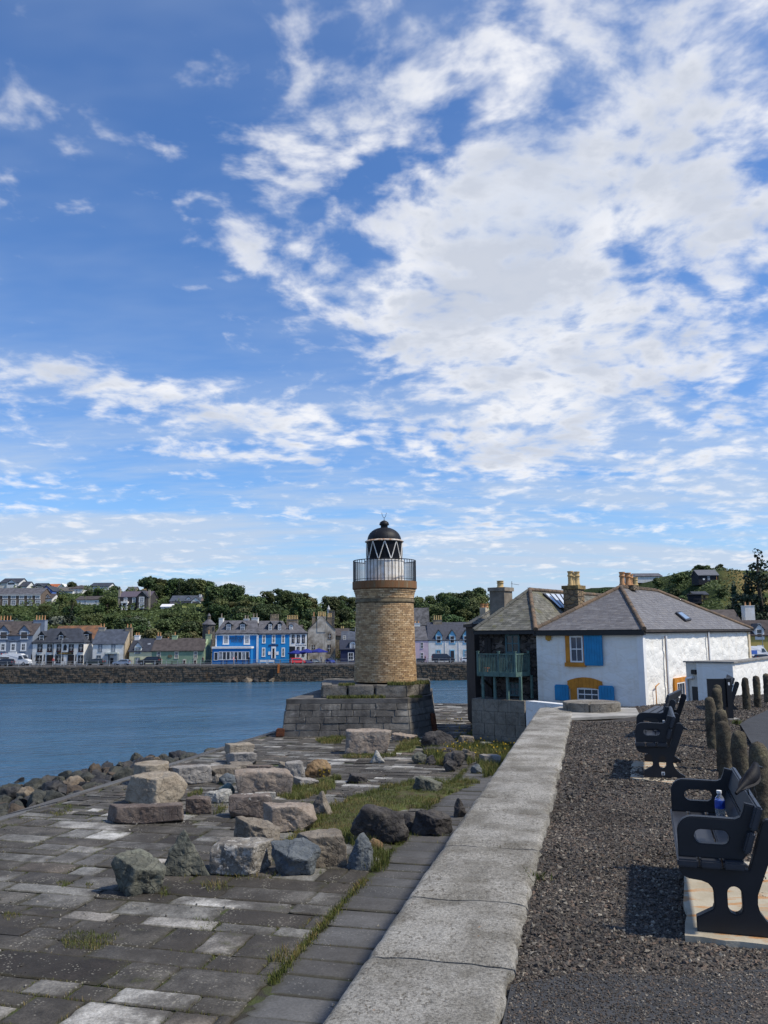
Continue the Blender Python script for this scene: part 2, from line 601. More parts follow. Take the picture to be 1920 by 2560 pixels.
def plaster_mat(name, col, grime, relief=1.0, stain=None):
 """painted rubble wall: thick white paint over lumpy stone"""
 if name in MATS:
  return MATS[name]
 m, t, bs = newmat(name)
 p = pos(t)
 wv = t.vmath('ADD', p, t.vmath('SCALE', t.noise(p, 2.2, 3, 0.6, out='Color'), scale=0.35))
 x, y, z = t.sep(wv)
 sv = t.comb(x, y, t.math('MULTIPLY', z, 1.9))
 edge = t.voronoi(sv, 1.9, 'DISTANCE_TO_EDGE')
 n = t.noise(p, 1.3, 7, 0.65)
 c = t.mix(t.smooth(n, 0.52, 0.78), col, grime)
 if stain:
  xs, ys, zs = t.sep(p)
  st = t.noise(t.comb(t.math('MULTIPLY', xs, 2.4), t.math('MULTIPLY', ys, 2.4), t.math('MULTIPLY', zs, 0.3)), 1.4, 6, 0.65)
  c = t.mix(t.math('MULTIPLY', t.smooth(st, 0.50, 0.70), stain[1]), c, stain[0])
 t.l.new(c, bs.inputs['Base Color'])
 bs.inputs['Roughness'].default_value = 0.7
 h = t.math('ADD', t.math('MULTIPLY', t.smooth(edge, 0.0, 0.16), 0.6), t.math('MULTIPLY', t.noise(p, 4.0, 5, 0.6), 0.8))
 b1 = bump(t, bs, h, 0.8 * relief, 0.05)
 bump(t, bs, t.noise(p, 30, 4, 0.6), 0.25, 0.012, b1)
 return m
def rubble_mat(name, cols, joint, scale=2.2, rough=0.9):
 """rubble masonry too far off to build stone by stone"""
 if name in MATS:
  return MATS[name]
 m, t, bs = newmat(name)
 p = pos(t)
 wv = t.vmath('ADD', p, t.vmath('SCALE', t.noise(p, scale * 1.3, 3, 0.6, out='Color'), scale=0.5 / scale))
 x, y, z = t.sep(wv)
 sv = t.comb(x, y, t.math('MULTIPLY', z, 1.6))
 cell = t.voronoi(sv, scale, 'F1', 'Color')
 cx, cy, cz = t.sep(cell)
 c = t.ramp(cx, [(i / max(1, len(cols) - 1), q) for i, q in enumerate(cols)])
 c = t.mix(1.0, c, t.ramp(t.noise(p, scale * 3, 6, 0.65), [(0.3, 0.6), (0.7, 1.35)]), 'MULTIPLY')
 e = t.voronoi(sv, scale, 'DISTANCE_TO_EDGE')
 c = t.mix(t.smooth(e, 0.09, 0.02), c, joint)
 t.l.new(c, bs.inputs['Base Color'])
 bs.inputs['Roughness'].default_value = rough
 bump(t, bs, t.math('ADD', t.smooth(e, 0.0, 0.14), t.math('MULTIPLY', t.noise(p, scale * 5, 5, 0.65), 0.6)), 0.9, 0.06)
 return m
WHITE = M('white_paint', (0.78, 0.78, 0.76), 0.6, 0.06, 1.5, 0.1)
BLACKP = M('black_paint', (0.012, 0.012, 0.014), 0.45, 0.2, 3, 0.1)
GLASS = glass_dark('window_glass')
CURTAIN = M('net_curtain_pane', (0.28, 0.30, 0.33), 0.25, 0.35, 2.5, 0.0)
SLATE_F = M('far_slate', (0.110, 0.108, 0.118), 0.75, 0.28, 1.2, 0.5, 6, 0.05, streak=0.25)
SLATE_D = M('dark_far_slate', (0.042, 0.048, 0.062), 0.7, 0.22, 1.0, 0.4, 6, 0.05)
SLATE_B = M('brown_far_slate', (0.075, 0.062, 0.058), 0.8, 0.25, 1.2, 0.5, 6, 0.05)
POT = M('clay_pot', (0.52, 0.27, 0.12), 0.8, 0.2, 6)
YPOT = M('buff_clay_pot', (0.56, 0.40, 0.18), 0.8, 0.2, 6)
FSTONE = M('far_sandstone', (0.27, 0.22, 0.16), 0.9, 0.3, 1.5, 0.4, 8, 0.05)
# ------------------------------------------------------------------ setting: sea, pier, promenade
SEA_Z = -8.05
PLAZA_Z = -2.9
U = Vector((0.2425, 0.9701, 0))
VV = Vector((0.9701, -0.2425, 0))
V_L, V_R = -1.33, -0.50           # parapet coping edges across the pier
V_EDGE = -15.1                    # seaward edge of the paving
def uv(u, v, z=0.0):
 return U * u + VV * v + Vector((0, 0, z))
def grid_sheet(name, x0, x1, y0, y1, nx, ny, zf, mat):
 xs, ys = np.linspace(x0, x1, nx), np.linspace(y0, y1, ny)
 X, Y = np.meshgrid(xs, ys)
 Z = zf(X, Y)
 V = np.stack([X.ravel(), Y.ravel(), Z.ravel()], 1)
 i = np.arange(nx * ny).reshape(ny, nx)
 Fq = np.stack([i[:-1, :-1].ravel(), i[:-1, 1:].ravel(), i[1:, 1:].ravel(), i[1:, :-1].ravel()], 1)
 return put(name, np_mesh(name, V, Fq, mat, smooth=True))
sea = B()
sea.face([(-3000, -400, SEA_Z), (3000, -400, SEA_Z), (3000, 4000, SEA_Z), (-3000, 4000, SEA_Z)])
sea = struct(sea.build('water', water_mat()))
# ---- hill across the harbour (ground heights read from the skyline)
CREST_PX = [-900, -200, 0, 120, 250, 400, 480, 600, 700, 850, 960, 1100, 1250, 1330, 1450, 1560, 1640, 1700, 1760, 1820, 1900, 2000, 2600]
CREST_PY = [1450, 1465, 1474, 1475, 1480, 1484, 1478, 1494, 1506, 1522, 1530, 1524, 1502, 1484, 1476, 1462, 1444, 1428, 1420, 1424, 1428, 1430, 1420]
HILL_Y0, HILL_Y1 = 203.0, 282.0
QUAY_Z = -4.6
_cx, _cz = [], []
for a_, b_ in zip(CREST_PX, CREST_PY):
 q_ = at(a_, b_, HILL_Y1)
 _cx.append(q_.x / HILL_Y1)
 _cz.append(q_.z)
def hill_z(X, Y):
 X, Y = np.asarray(X, float), np.asarray(Y, float)
 cz = np.interp(X / np.maximum(Y, 1), _cx, _cz)
 right = np.clip((X / np.maximum(Y, 1) - 0.24) / 0.16, 0, 1)      # the hill comes nearer on the right
 y0 = HILL_Y0 - 38 * right
 y1 = HILL_Y1 - 60 * right
 t = np.clip((Y - y0) / (y1 - y0), 0, 1)
 z = QUAY_Z + (cz * (y1 / HILL_Y1) - QUAY_Z) * (0.85 * t + 0.15 * t * t * (3 - 2 * t))
 pts = np.stack([X.ravel() * 0.05, Y.ravel() * 0.05, np.zeros(X.size)], 1)
 z = z + 0.5 * vnoise(pts, 5).reshape(X.shape) * np.clip(t * 4, 0, 1)
 z = np.where(Y < y0 - 1.5, SEA_Z - 3, z)
 return np.where(Y > y1, z - (Y - y1) * 0.02, z)
def hill_hit(px, py):
 d = ray(px, py)
 d = d / d.y
 for k in range(900):
  Y = 120 + k * 0.25
  q = CAM + d * Y
  if q.z <= float(hill_z(np.array([q.x]), np.array([Y]))[0]) and Y > 130:
   return q
 return CAM + d * HILL_Y1
def hill_mat():
 m, t, bs = newmat('hillside_ground')
 p = pos(t)
 x, y, z = t.sep(p)
 n = t.noise(p, 0.12, 6, 0.6)
 c = t.mix(t.smooth(n, 0.4, 0.62), (0.022, 0.036, 0.012), (0.055, 0.075, 0.022))
 gold = t.math('MULTIPLY', t.smooth(t.math('DIVIDE', x, y), 0.40, 0.45), t.smooth(t.noise(p, 0.10, 5, 0.65), 0.40, 0.52))
 c = t.mix(t.math('MULTIPLY', gold, 0.9), c, (0.26, 0.19, 0.075))
 c = t.mix(1.0, c, t.ramp(t.noise(p, 1.6, 5, 0.7), [(0.3, 0.55), (0.7, 1.4)]), 'MULTIPLY')
 t.l.new(c, bs.inputs['Base Color'])
 bs.inputs['Roughness'].default_value = 0.95
 bs.inputs['Specular IOR Level'].default_value = 0.1
 bump(t, bs, t.noise(p, 1.1, 6, 0.7), 1.0, 0.5)
 return m
struct(grid_sheet('hillside', -420, 420, 128, 560, 260, 217, hill_z, hill_mat()))
# ---- quay across the water
QY = 174.0
def quay_line(px):
 return at(px, 1660, QY)
QSTONE = rubble_mat('quay_rubble_core', [(0.16, 0.13, 0.095), (0.22, 0.18, 0.13), (0.12, 0.10, 0.085)], (0.08, 0.066, 0.052), 2.0)
qw = thing('quay_wall', 'long brown rubble stone quay wall across the harbour below the houses', 'quay wall', (0, QY, SEA_Z))
b = B()
b.box(-150, QY + 0.06, SEA_Z - 1.5, 70, QY + 3, QUAY_Z - 0.02)
b.build('wall_core', QSTONE, qw)
b = B()
b.box(-150, QY - 0.12, QUAY_Z - 0.30, 70, QY + 0.5, QUAY_Z + 0.02)
b.build('kerb_course', M('quay_coping', (0.15, 0.125, 0.10), 0.9, 0.3, 1.2), qw)
# stones of the quay wall, joined (each only a few pixels)
VS, FS, VA = [], [], []
n0 = 0
zz = SEA_Z - 0.3
row = 0
while zz < QUAY_Z - 0.35:
 hgt = random.uniform(0.26, 0.46)
 x = -112 + random.uniform(0, 1)
 while x < 34:
  wd = random.uniform(0.35, 1.15)
  pr = random.uniform(0.0, 0.22)
  g = 0.012
  jj = lambda: random.uniform(-0.05, 0.05)
  y0 = QY - pr
  q = [(x + g + jj(), QY + 0.1, zz + g), (x + wd - g + jj(), QY + 0.1, zz + g), (x + wd - g + jj(), QY + 0.1, zz + hgt - g), (x + g + jj(), QY + 0.1, zz + hgt - g),
             (x + g + 0.05 + jj(), y0, zz + g + 0.03 + jj()), (x + wd - g - 0.05 + jj(), y0 + jj(), zz + g + 0.03), (x + wd - g - 0.05 + jj(), y0 + jj(), zz + hgt - g - 0.03), (x + g + 0.05, y0 + jj(), zz + hgt - g - 0.03 + jj())]
  VS += q
  for f in ((4, 5, 6, 7), (0, 1, 5, 4), (1, 2, 6, 5), (2, 3, 7, 6), (3, 0, 4, 7)):
   FS.append([n0 + k for k in f])
  wet = 0.0 if zz > SEA_Z + 0.7 else 0.35
  VA += [min(1, random.random() * (1 - wet))] * 8
  n0 += 8
  x += wd
 zz += hgt
 row += 1
o = put('wall_stones', np_mesh('wall_stones', np.array(VS), np.array(FS), P('quay_stone', [(0.12, 0.094, 0.068), (0.24, 0.175, 0.11), (0.36, 0.275, 0.175), (0.21, 0.13, 0.07), (0.40, 0.33, 0.23)], True, nscale=1.2, namp=0.5, bscale=6, bdist=0.08, moss=(0.25, 0.60, (0.10, 0.055, 0.02)))), parent=qw)
o['kind'] = 'stuff'
b = B()
c0 = at(590, 1695, QY)
b.box(at(677, 1690, QY).x, QY - 0.4, SEA_Z - 0.3, at(684, 1690, QY).x, QY - 0.02, at(680, 1672, QY).z)
b.build('drain_chute', M('wet_black_stone', (0.012, 0.012, 0.012), 0.5, 0.2, 2), qw)
b = B()
b.face([(-160, QY + 0.3, QUAY_Z), (75, QY + 0.3, QUAY_Z), (75, QY + 46, QUAY_Z), (-160, QY + 46, QUAY_Z)])
struct(b.build('road', M('far_asphalt', (0.075, 0.075, 0.08), 0.9, 0.2, 0.5)))
# ---- pier paving
PAVE_COLS = [(0.022, 0.018, 0.015), (0.050, 0.045, 0.038), (0.080, 0.073, 0.062), (0.060, 0.053, 0.045), (0.095, 0.088, 0.076), (0.044, 0.038, 0.032), (0.125, 0.12, 0.11), (0.070, 0.062, 0.052), (0.40, 0.39, 0.36), (0.150, 0.122, 0.096), (0.055, 0.050, 0.042), (0.25, 0.245, 0.226), (0.050, 0.045, 0.038)]
pave_kw = dict(nscale=2.0, namp=0.62, bscale=22, bstr=0.6, bdist=0.04, grain=0.42, spots=(17.0, 0.30), spotcol=(0.27, 0.255, 0.21), spotamt=0.6, moss=(1.3, 0.60, (0.055, 0.058, 0.018)))
PAVE = P('pier_paving', PAVE_COLS, False, edge=True, stain=0.8, **pave_kw)
PAVEJ = P('pier_paving', PAVE_COLS, True, stain=0.6, **pave_kw)
STRIP_COLS = [(0.062, 0.062, 0.062), (0.092, 0.092, 0.092), (0.072, 0.069, 0.066), (0.108, 0.108, 0.108)]
STRIP = P('wall_strip_paving', STRIP_COLS, False, edge=True, stain=0.3, nscale=1.8, namp=0.30, bscale=30, bstr=0.4, spots=(16.0, 0.22), spotcol=(0.30, 0.29, 0.26), spotamt=0.5, moss=(1.3, 0.66, (0.05, 0.06, 0.015)))
def joint_mat():
 m, t, bs = newmat('paving_joint_soil')
 p = pos(t)
 c = t.mix(t.smooth(t.noise(p, 1.4, 6, 0.7), 0.44, 0.60), (0.034, 0.029, 0.022), (0.055, 0.070, 0.018))
 t.l.new(c, bs.inputs['Base Color'])
 bs.inputs['Roughness'].default_value = 0.95
 bump(t, bs, t.noise(p, 30, 5, 0.7), 0.8, 0.04)
 return m
b = B()
b.prism([uv(-6, V_EDGE - 0.1, SEA_Z - 1), uv(-6, 14, SEA_Z - 1), uv(56.5, 14, SEA_Z - 1), uv(56.5, V_EDGE - 0.1, SEA_Z - 1)], (0, 0, PLAZA_Z - 0.035 - SEA_Z + 1))
plaza = b.build('plaza', joint_mat())
struct(plaza)
def slab_mesh(seed, mat):
 """unit slab: top at z=0, soft worn edges, slightly dished"""
 rr = random.Random(seed)
 bm = bmesh.new()
 n = 6
 pts = {}
 for i in range(n + 1):
  for j in range(n + 1):
   x, y = i / n - 0.5, j / n - 0.5
   e = min(i, j, n - i, n - j)
   z = -0.30 if e == 0 else (rr.uniform(-0.06, 0.06) if e > 1 else rr.uniform(-0.12, -0.02))
   k = 0.992 if e == 0 else 1.0
   if e == 1:
    x = math.copysign(0.5 - 0.025, x) if i in (1, n - 1) else x
    y = math.copysign(0.5 - 0.025, y) if j in (1, n - 1) else y
   jx = rr.uniform(-0.022, 0.022) if e <= 1 else 0
   pts[i, j] = bm.verts.new((x * k + jx, y * k + jx * rr.choice((-1, 1)), z))
 for i in range(n):
  for j in range(n):
   bm.faces.new((pts[i, j], pts[i + 1, j], pts[i + 1, j + 1], pts[i, j + 1]))
 me = bpy.data.meshes.new('slab')
 bm.to_mesh(me)
 bm.free()
 me.materials.append(mat)
 me.polygons.foreach_set('use_smooth', [True] * len(me.polygons))
 return me
slab_vars = [slab_mesh(k, PAVE) for k in range(4)]
strip_vars = [slab_mesh(k + 10, STRIP) for k in range(3)]
PIER_ROT = math.atan2(U.x, U.y)
PIER_ROT = -PIER_ROT
slabs = []           # (u0,u1,v0,v1,kind)
uu = 7.2
rs = random.Random(3)
while uu < 56:
 near = uu < 19
 th = rs.choice((0.42, 0.5, 0.58, 0.66, 0.85)) * rs.uniform(0.9, 1.1) if near else rs.uniform(0.26, 0.5)
 v = V_EDGE + rs.uniform(-0.2, 0.3)
 while v < -4.55:
  ln = (rs.choice((0.5, 0.65, 0.8, 1.0, 1.25, 1.6, 2.1)) if near else rs.uniform(0.35, 1.1)) * rs.uniform(0.9, 1.1)
  v1 = min(v + ln, -4.55)
  if v1 - v > 0.15:
   if near and rs.random() < 0.14 and th > 0.75:
    h = th * rs.uniform(0.35, 0.65)
    slabs.append((uu, uu + h, v, v1, 0))
    slabs.append((uu + h, uu + th, v, v1, 0))
   else:
    slabs.append((uu, uu + th, v, v1, 0))
  v = v1 if v1 > v else -4
 uu += th
uu = 7.0
while uu < 47:
 th = rs.uniform(0.48, 0.85)
 slabs.append((uu, uu + th, -4.5, V_L - 0.02, 1))
 uu += th
def on_grass(u, v):
 return False
def slab_size_key(s):
 c = uv((s[0] + s[1]) / 2, (s[2] + s[3]) / 2, PLAZA_Z)
 d = c.y
 ppx = proj(c)[0]
 vis = -60 < ppx < 1500 and d > 8.5
 return -((s[1] - s[0]) * (s[3] - s[2]) / d ** 3) if vis else 0
slabs.sort(key=slab_size_key)
JV, JF, JA = [], [], []
jn = 0
for k, s in enumerate(slabs):
 u0, u1, v0, v1, kind = s
 cu, cv = (u0 + u1) / 2, (v0 + v1) / 2
 if kind == 0 and rs.random() < 0.03 and u1 - u0 < 0.7:
  continue                                       # a missing slab, grown over
 g = rs.uniform(0.008, 0.03)
 z = PLAZA_Z + rs.uniform(-0.014, 0.010)
 if k < 295:
  put('paving_slab', rs.choice(strip_vars if kind else slab_vars), uv(cu, cv, z), (rs.uniform(-0.006, 0.006), rs.uniform(-0.006, 0.006), PIER_ROT + rs.uniform(-0.014, 0.014)), (v1 - v0 - g, u1 - u0 - g, 0.10), plaza)
 else:
  g = g * 0.5
  q = [uv(u0 + g, v0 + g, z), uv(u0 + g, v1 - g, z), uv(u1 - g, v1 - g, z), uv(u1 - g, v0 + g, z)]
  for p_ in q:
   JV.append(p_ + Vector((0, 0, rs.uniform(-0.006, 0.006))))
  for p_ in q:
   JV.append(p_ - Vector((0, 0, 0.08)))
  for f in ((0, 1, 2, 3), (0, 4, 5, 1), (1, 5, 6, 2), (2, 6, 7, 3), (3, 7, 4, 0)):
   JF.append([jn + i for i in f])
  JA += [rs.random()] * 8
  jn += 8
o = put('distant_slabs', np_mesh('distant_slabs', np.array([tuple(v) for v in JV]), np.array(JF), PAVEJ, np.array(JA)), parent=plaza)
o['kind'] = 'stuff'
# seaward edge: a sloping skirt of large worn stones
b = B()
ue = 6.0
EDGE_M = P('edge_stone', [(0.085, 0.08, 0.074), (0.13, 0.125, 0.115), (0.10, 0.092, 0.082)], False, nscale=1.2, namp=0.35, bscale=14, bstr=0.5, bdist=0.04, spots=(9, 0.2))
while ue < 56:
 ln = rs.uniform(1.4, 2.6)
 b = B()
 z0 = PLAZA_Z + rs.uniform(0.0, 0.03)
 b.prism([uv(ue + 0.015, V_EDGE - 0.01, z0), uv(ue + 0.015, V_EDGE - 1.7, z0 - 0.42), uv(ue + 0.015, V_EDGE - 1.72, z0 - 5.6), uv(ue + 0.015, V_EDGE - 0.01, z0 - 5.6)], U * (ln - 0.03))
 b.build('edge_stone', EDGE_M, plaza)
 ue += ln
# ---- parapet wall and coping
def granite_mat():
 m, t, bs = newmat('coping_granite')
 p = pos(t)
 oi = t.new('ShaderNodeObjectInfo').outputs['Random']
 n = t.noise(p, 1.5, 8, 0.68)
 c = t.mix(t.smooth(n, 0.36, 0.64), (0.160, 0.147, 0.120), (0.335, 0.318, 0.28))
 sp = t.noise(p, 60, 5, 0.85)
 c = t.mix(1.0, c, t.ramp(sp, [(0.32, 0.30), (0.5, 1.0), (0.68, 1.65)]), 'MULTIPLY')
 pit = t.smooth(t.noise(t.vmath('MULTIPLY', p, (1.0, 0.75, 1.0)), 34, 4, 0.72), 0.55, 0.63)
 pd = t.smooth(t.noise(p, 2.2, 5, 0.65), 0.30, 0.62)
 c = t.mix(t.math('MULTIPLY', t.math('MULTIPLY', pit, pd), 0.85), c, (0.105, 0.088, 0.062))
 l2 = t.smooth(t.noise(p, 16, 7, 0.72), 0.62, 0.68)
 c = t.mix(t.math('MULTIPLY', l2, 0.45), c, (0.48, 0.47, 0.43))
 og = t.math('MULTIPLY', t.smooth(t.noise(p, 22, 4, 0.6), 0.68, 0.72), t.smooth(t.noise(p, 1.1, 3, 0.5), 0.52, 0.60))
 c = t.mix(t.math('MULTIPLY', og, 0.75), c, (0.30, 0.13, 0.035))
 hs = t.new('ShaderNodeHueSaturation')
 t.put(hs.inputs['Value'], t.math('ADD', t.math('MULTIPLY', oi, 0.22), 0.89))
 t.put(hs.inputs['Color'], c)
 t.l.new(hs.outputs[0], bs.inputs['Base Color'])
 bs.inputs['Roughness'].default_value = 0.92
 bs.inputs['Specular IOR Level'].default_value = 0.25
 b1 = bump(t, bs, t.noise(p, 7, 6, 0.65), 0.35, 0.04)
 bump(t, bs, t.math('ADD', t.noise(p, 110, 4, 0.8), t.math('MULTIPLY', pit, -0.6)), 0.7, 0.012, b1)
 return m
GRANITE = granite_mat()
pw = thing('parapet_wall', 'pale granite parapet wall with rounded coping dividing promenade from pier', 'wall', uv(10, (V_L + V_R) / 2, PLAZA_Z))
b = B()
b.prism([uv(0.2, V_L + 0.05, PLAZA_Z - 0.1), uv(0.2, V_R - 0.02, PLAZA_Z - 0.1), uv(20.2, V_R - 0.02, PLAZA_Z - 0.1), uv(20.2, V_L + 0.05, PLAZA_Z - 0.1)], (0, 0, -PLAZA_Z - 0.24))
b.build('wall_body', rubble_mat('parapet_masonry', [(0.10, 0.095, 0.085), (0.17, 0.16, 0.145), (0.13, 0.12, 0.105)], (0.05, 0.045, 0.04), 1.1), pw)
joints = [0.6, 2.6, 4.78, 5.83, 7.25, 9.35, 11.6, 13.4, 15.6, 17.6, 19.1, 20.3]
for k in range(len(joints) - 1):
 u0, u1 = joints[k] + 0.009, joints[k + 1] - 0.009
 # cross-section from the right edge over the rounded nose to the left underside
 w = V_R - V_L
 prof = [(V_R, -0.30), (V_R, 0.035), (V_R - 0.02, 0.060)]
 for q in range(9):
  s_ = q / 8
  prof.append((V_R - 0.05 - s_ * (w - 0.16), 0.066 + 0.006 * math.sin(math.pi * s_)))
 for q in range(7):
  an = math.radians(90 * q / 6)
  prof.append((V_L + 0.08 - 0.08 * math.sin(an), 0.066 - 0.09 * (1 - math.cos(an))))
 prof.append((V_L, -0.30))
 nu = max(6, int((u1 - u0) / 0.07))
 rows, V = [], []
 for i in range(nu + 1):
  uu_ = u0 + (u1 - u0) * i / nu
  endd = min(i, nu - i)
  for (vv, zz) in prof:
   inset = 0.018 if endd == 0 else 0.0
   V.append(uv(uu_, vv, zz - (inset if zz > -0.2 else 0)))
 A = np.array([tuple(v) for v in V])
 nz = fbm(A * 5.0, 4, 3) * 0.010 + np.minimum(fbm(A * 11.0, 3, 13), 0) * 0.008
 edge_noise = fbm(A * 9.0, 4, 8) * 0.03
 np_ = len(prof)
 idx = np.arange(len(A)) % np_
 A[:, 2] += np.where((idx > 1) & (idx < np_ - 2), nz, 0)
 rim = (idx <= 2)
 A[:, 0] += np.where(rim, edge_noise * VV.x, 0)
 A[:, 1] += np.where(rim, edge_noise * VV.y, 0)
 FF = []
 for i in range(nu):
  for j in range(np_ - 1):
   a0 = i * np_ + j
   FF.append((a0, a0 + 1, a0 + np_ + 1, a0 + np_))
 FF2 = [list(f) for f in FF] + [list(range(np_))] + [list(range(nu * np_, nu * np_ + np_))[::-1]]
 me = raw_mesh('coping_stone', [tuple(r) for r in A], FF2, GRANITE)
 bm = bmesh.new(); bm.from_mesh(me); bmesh.ops.recalc_face_normals(bm, faces=bm.faces); bm.to_mesh(me); bm.free()
 me.polygons.foreach_set('use_smooth', [True] * len(me.polygons))
 me.set_sharp_from_angle(angle=math.radians(40))
 link(bpy.data.objects.new('coping_stone', me), pw)
# ---- promenade: compacted dark gravel, an asphalt strip and the path
def gravel_mat():
 m, t, bs = newmat('gravel_bed')
 p = pos(t)
 v = t.voronoi(p, 60, 'F1', 'Color')
 vx, vy, vz = t.sep(v)
 c = t.ramp(vx, [(0.0, (0.018, 0.016, 0.014)), (0.45, (0.042, 0.037, 0.031)), (0.75, (0.066, 0.052, 0.041)), (1.0, (0.12, 0.105, 0.088))])  # bed kept dark to paint in shade between the loose stones
 d = t.voronoi(p, 60)
 c = t.mix(1.0, c, t.ramp(t.noise(p, 1.1, 5, 0.6), [(0.3, 0.65), (0.7, 1.3)]), 'MULTIPLY')
 t.l.new(c, bs.inputs['Base Color'])
 bs.inputs['Roughness'].default_value = 0.9
 b1 = bump(t, bs, d, 1.0, 0.012)
 bump(t, bs, t.noise(p, 7, 5, 0.6), 0.7, 0.05, b1)
 return m
def prom_z(X, Y):
 pts = np.stack([X.ravel() * 1.1, Y.ravel() * 1.1, np.zeros(X.size)], 1)
 z = 0.032 * fbm(pts, 4, 4).reshape(X.shape)
 # beyond the promenade the ground falls to the house
 lim = 20.6 + np.clip((X - 6) * 0.75, 0, 7)
 z = z - np.clip((Y - lim) / 4.0, 0, 1) * 1.12
 return z
b = B()
b.prism([uv(-6, V_R, SEA_Z - 1), (60, -20, SEA_Z - 1), (60, 62, SEA_Z - 1), (9.0, 62, SEA_Z - 1), (5.6, 38.5, SEA_Z - 1), (5.6, 36.5, SEA_Z - 1), uv(27, V_R + 1.2, SEA_Z - 1)], (0, 0, -1.35 - SEA_Z + 1))
struct(b.build('ground', M('made_ground', (0.08, 0.075, 0.07), 0.95, 0.3, 1.0)))
NX, NY = 170, 170
xs = np.linspace(0, 1, NX)
ys = -3 + 33 * np.linspace(0, 1, NY) ** 1.3
Xl = (V_R - 0.03 + 0.2425 * ys) / 0.9701
Xl = np.where(ys > 20, Xl[np.searchsorted(ys, 20)] + (ys - 20) * 0.27, Xl)
XX = Xl[:, None] + (44 - Xl[:, None]) * (xs[None, :] ** 2.2)
YY = np.repeat(ys[:, None], NX, 1)
ZZ = prom_z(XX, YY)
i_ = np.arange(NX * NY).reshape(NY, NX)
Fq = np.stack([i_[:-1, :-1].ravel(), i_[:-1, 1:].ravel(), i_[1:, 1:].ravel(), i_[1:, :-1].ravel()], 1)
struct(put('promenade', np_mesh('promenade', np.stack([XX.ravel(), YY.ravel(), ZZ.ravel()], 1), Fq, gravel_mat(), smooth=True)))
ASPH = P('asphalt', [(0.036, 0.037, 0.039), (0.046, 0.047, 0.049)], False, nscale=3, namp=0.25, bscale=140, bstr=0.6, bdist=0.006, spots=(70, 0.2), spotcol=(0.13, 0.13, 0.12), spotamt=0.6)
def sheet(name, poly, z, mat, n=1):
 b = B()
 b.face([(x, y, z) for x, y in poly])
 return struct(b.build(name, mat))
# path on the right, behind the bollards
pl = [onz(1850, 1812, 0.03), onz(1868, 1842, 0.03), onz(1905, 1905, 0.03), onz(1960, 1990, 0.03), Vector((4.6, 6.2, 0)), Vector((4.2, 3.0, 0)), Vector((4.0, -3, 0)), Vector((12, -3, 0)), Vector((34, 24, 0)), onz(2100, 1748, 0.03), onz(1990, 1762, 0.03), onz(1920, 1776, 0.03), onz(1868, 1800, 0.03)]
sheet('path', [(q.x, q.y) for q in pl], 0.045, ASPH)
# asphalt patch at the photographer's feet
a0, a1 = onz(1258, 2452, 0.0), onz(1990, 2430, 0.0)
asp = [(uv(-3, V_R + 0.01).x, uv(-3, V_R + 0.01).y), (4.2, -3), (4.3, 3.0), (a1.x, a1.y), (a0.x + 0.9, a0.y - 0.02), (a0.x + 0.4, a0.y + 0.03), (uv(4.62, V_R + 0.01).x, uv(4.62, V_R + 0.01).y)]
sheet('asphalt_apron', asp, 0.026, ASPH)
# pale concrete at the end of the coping, under the round stone
CONC = M('pale_concrete', (0.34, 0.325, 0.29), 0.9, 0.22, 2.2, 0.4, 40, 0.01)
cp = [onz(1420, 1798, 0.03), onz(1600, 1790, 0.03), onz(1590, 1772, 0.03), onz(1400, 1768, 0.03), onz(1350, 1779, 0.03)]
b = B()
b.prism([(q.x, q.y, 0.0) for q in cp], (0, 0, 0.05))
struct(b.build('paved_end', CONC))
# pebbles
def pebbles(n, sampler, smin, smax, zoff):
 base = np.array([(1, 0, 0), (-1, 0, 0), (0, 1, 0), (0, -1, 0), (0, 0, 1), (0, 0, -1)], float)
 fc = np.array([(0, 2, 4), (2, 1, 4), (1, 3, 4), (3, 0, 4), (2, 0, 5), (1, 2, 5), (3, 1, 5), (0, 3, 5)])
 XY = sampler(n)
 n = len(XY)
 sz_ = smin * (smax / smin) ** RNG.random(n)
 s3 = sz_[:, None] * np.stack([RNG.uniform(0.7, 1.3, n), RNG.uniform(0.6, 1.0, n), RNG.uniform(0.4, 0.75, n)], 1)
 v = base[None] * s3[:, None, :] * RNG.uniform(0.65, 1.25, (n, 6, 1))
 v += RNG.normal(0, 0.22, (n, 6, 3)) * sz_[:, None, None]
 ang = RNG.uniform(0, 6.28, n)
 tl = RNG.normal(0, 0.45, n)
 c, s = np.cos(ang), np.sin(ang)
 x = v[..., 0] * c[:, None] - v[..., 1] * s[:, None]
 y = v[..., 0] * s[:, None] + v[..., 1] * c[:, None]
 z = v[..., 2]
 ct, st = np.cos(tl)[:, None], np.sin(tl)[:, None]
 y, z = y * ct - z * st, y * st + z * ct
 zg = prom_z(XY[:, 0:1], XY[:, 1:2])[:, 0] * (zoff == 0)
 V = np.stack([x + XY[:, 0:1], y + XY[:, 1:2], z + zg[:, None] + zoff + s3[:, 2:3] * 0.3], 2).reshape(-1, 3)
 Fa = (fc[None] + 6 * np.arange(n)[:, None, None]).reshape(-1, 3)
 return V, Fa, np.repeat(RNG.random(n), 6)
PEB = P('gravel_stone', [(0.030, 0.027, 0.024), (0.056, 0.049, 0.042), (0.076, 0.066, 0.055), (0.108, 0.083, 0.064), (0.060, 0.053, 0.045), (0.135, 0.094, 0.068), (0.086, 0.076, 0.064), (0.15, 0.128, 0.10), (0.27, 0.24, 0.19)], True, nscale=0.7, namp=0.5, bstr=0)
A0Y = a0.y
def samp_near(n):
 y = RNG.uniform(A0Y - 0.05, 9.5, n)
 xl = (V_R + 0.015 + 0.2425 * y) / 0.9701
 x = xl + RNG.random(n) * (3.9 + (y - 4) * 0.45 - xl)
 ok = x < np.where(y < 8, 4.6, 9)
 return np.stack([x, y], 1)[ok]
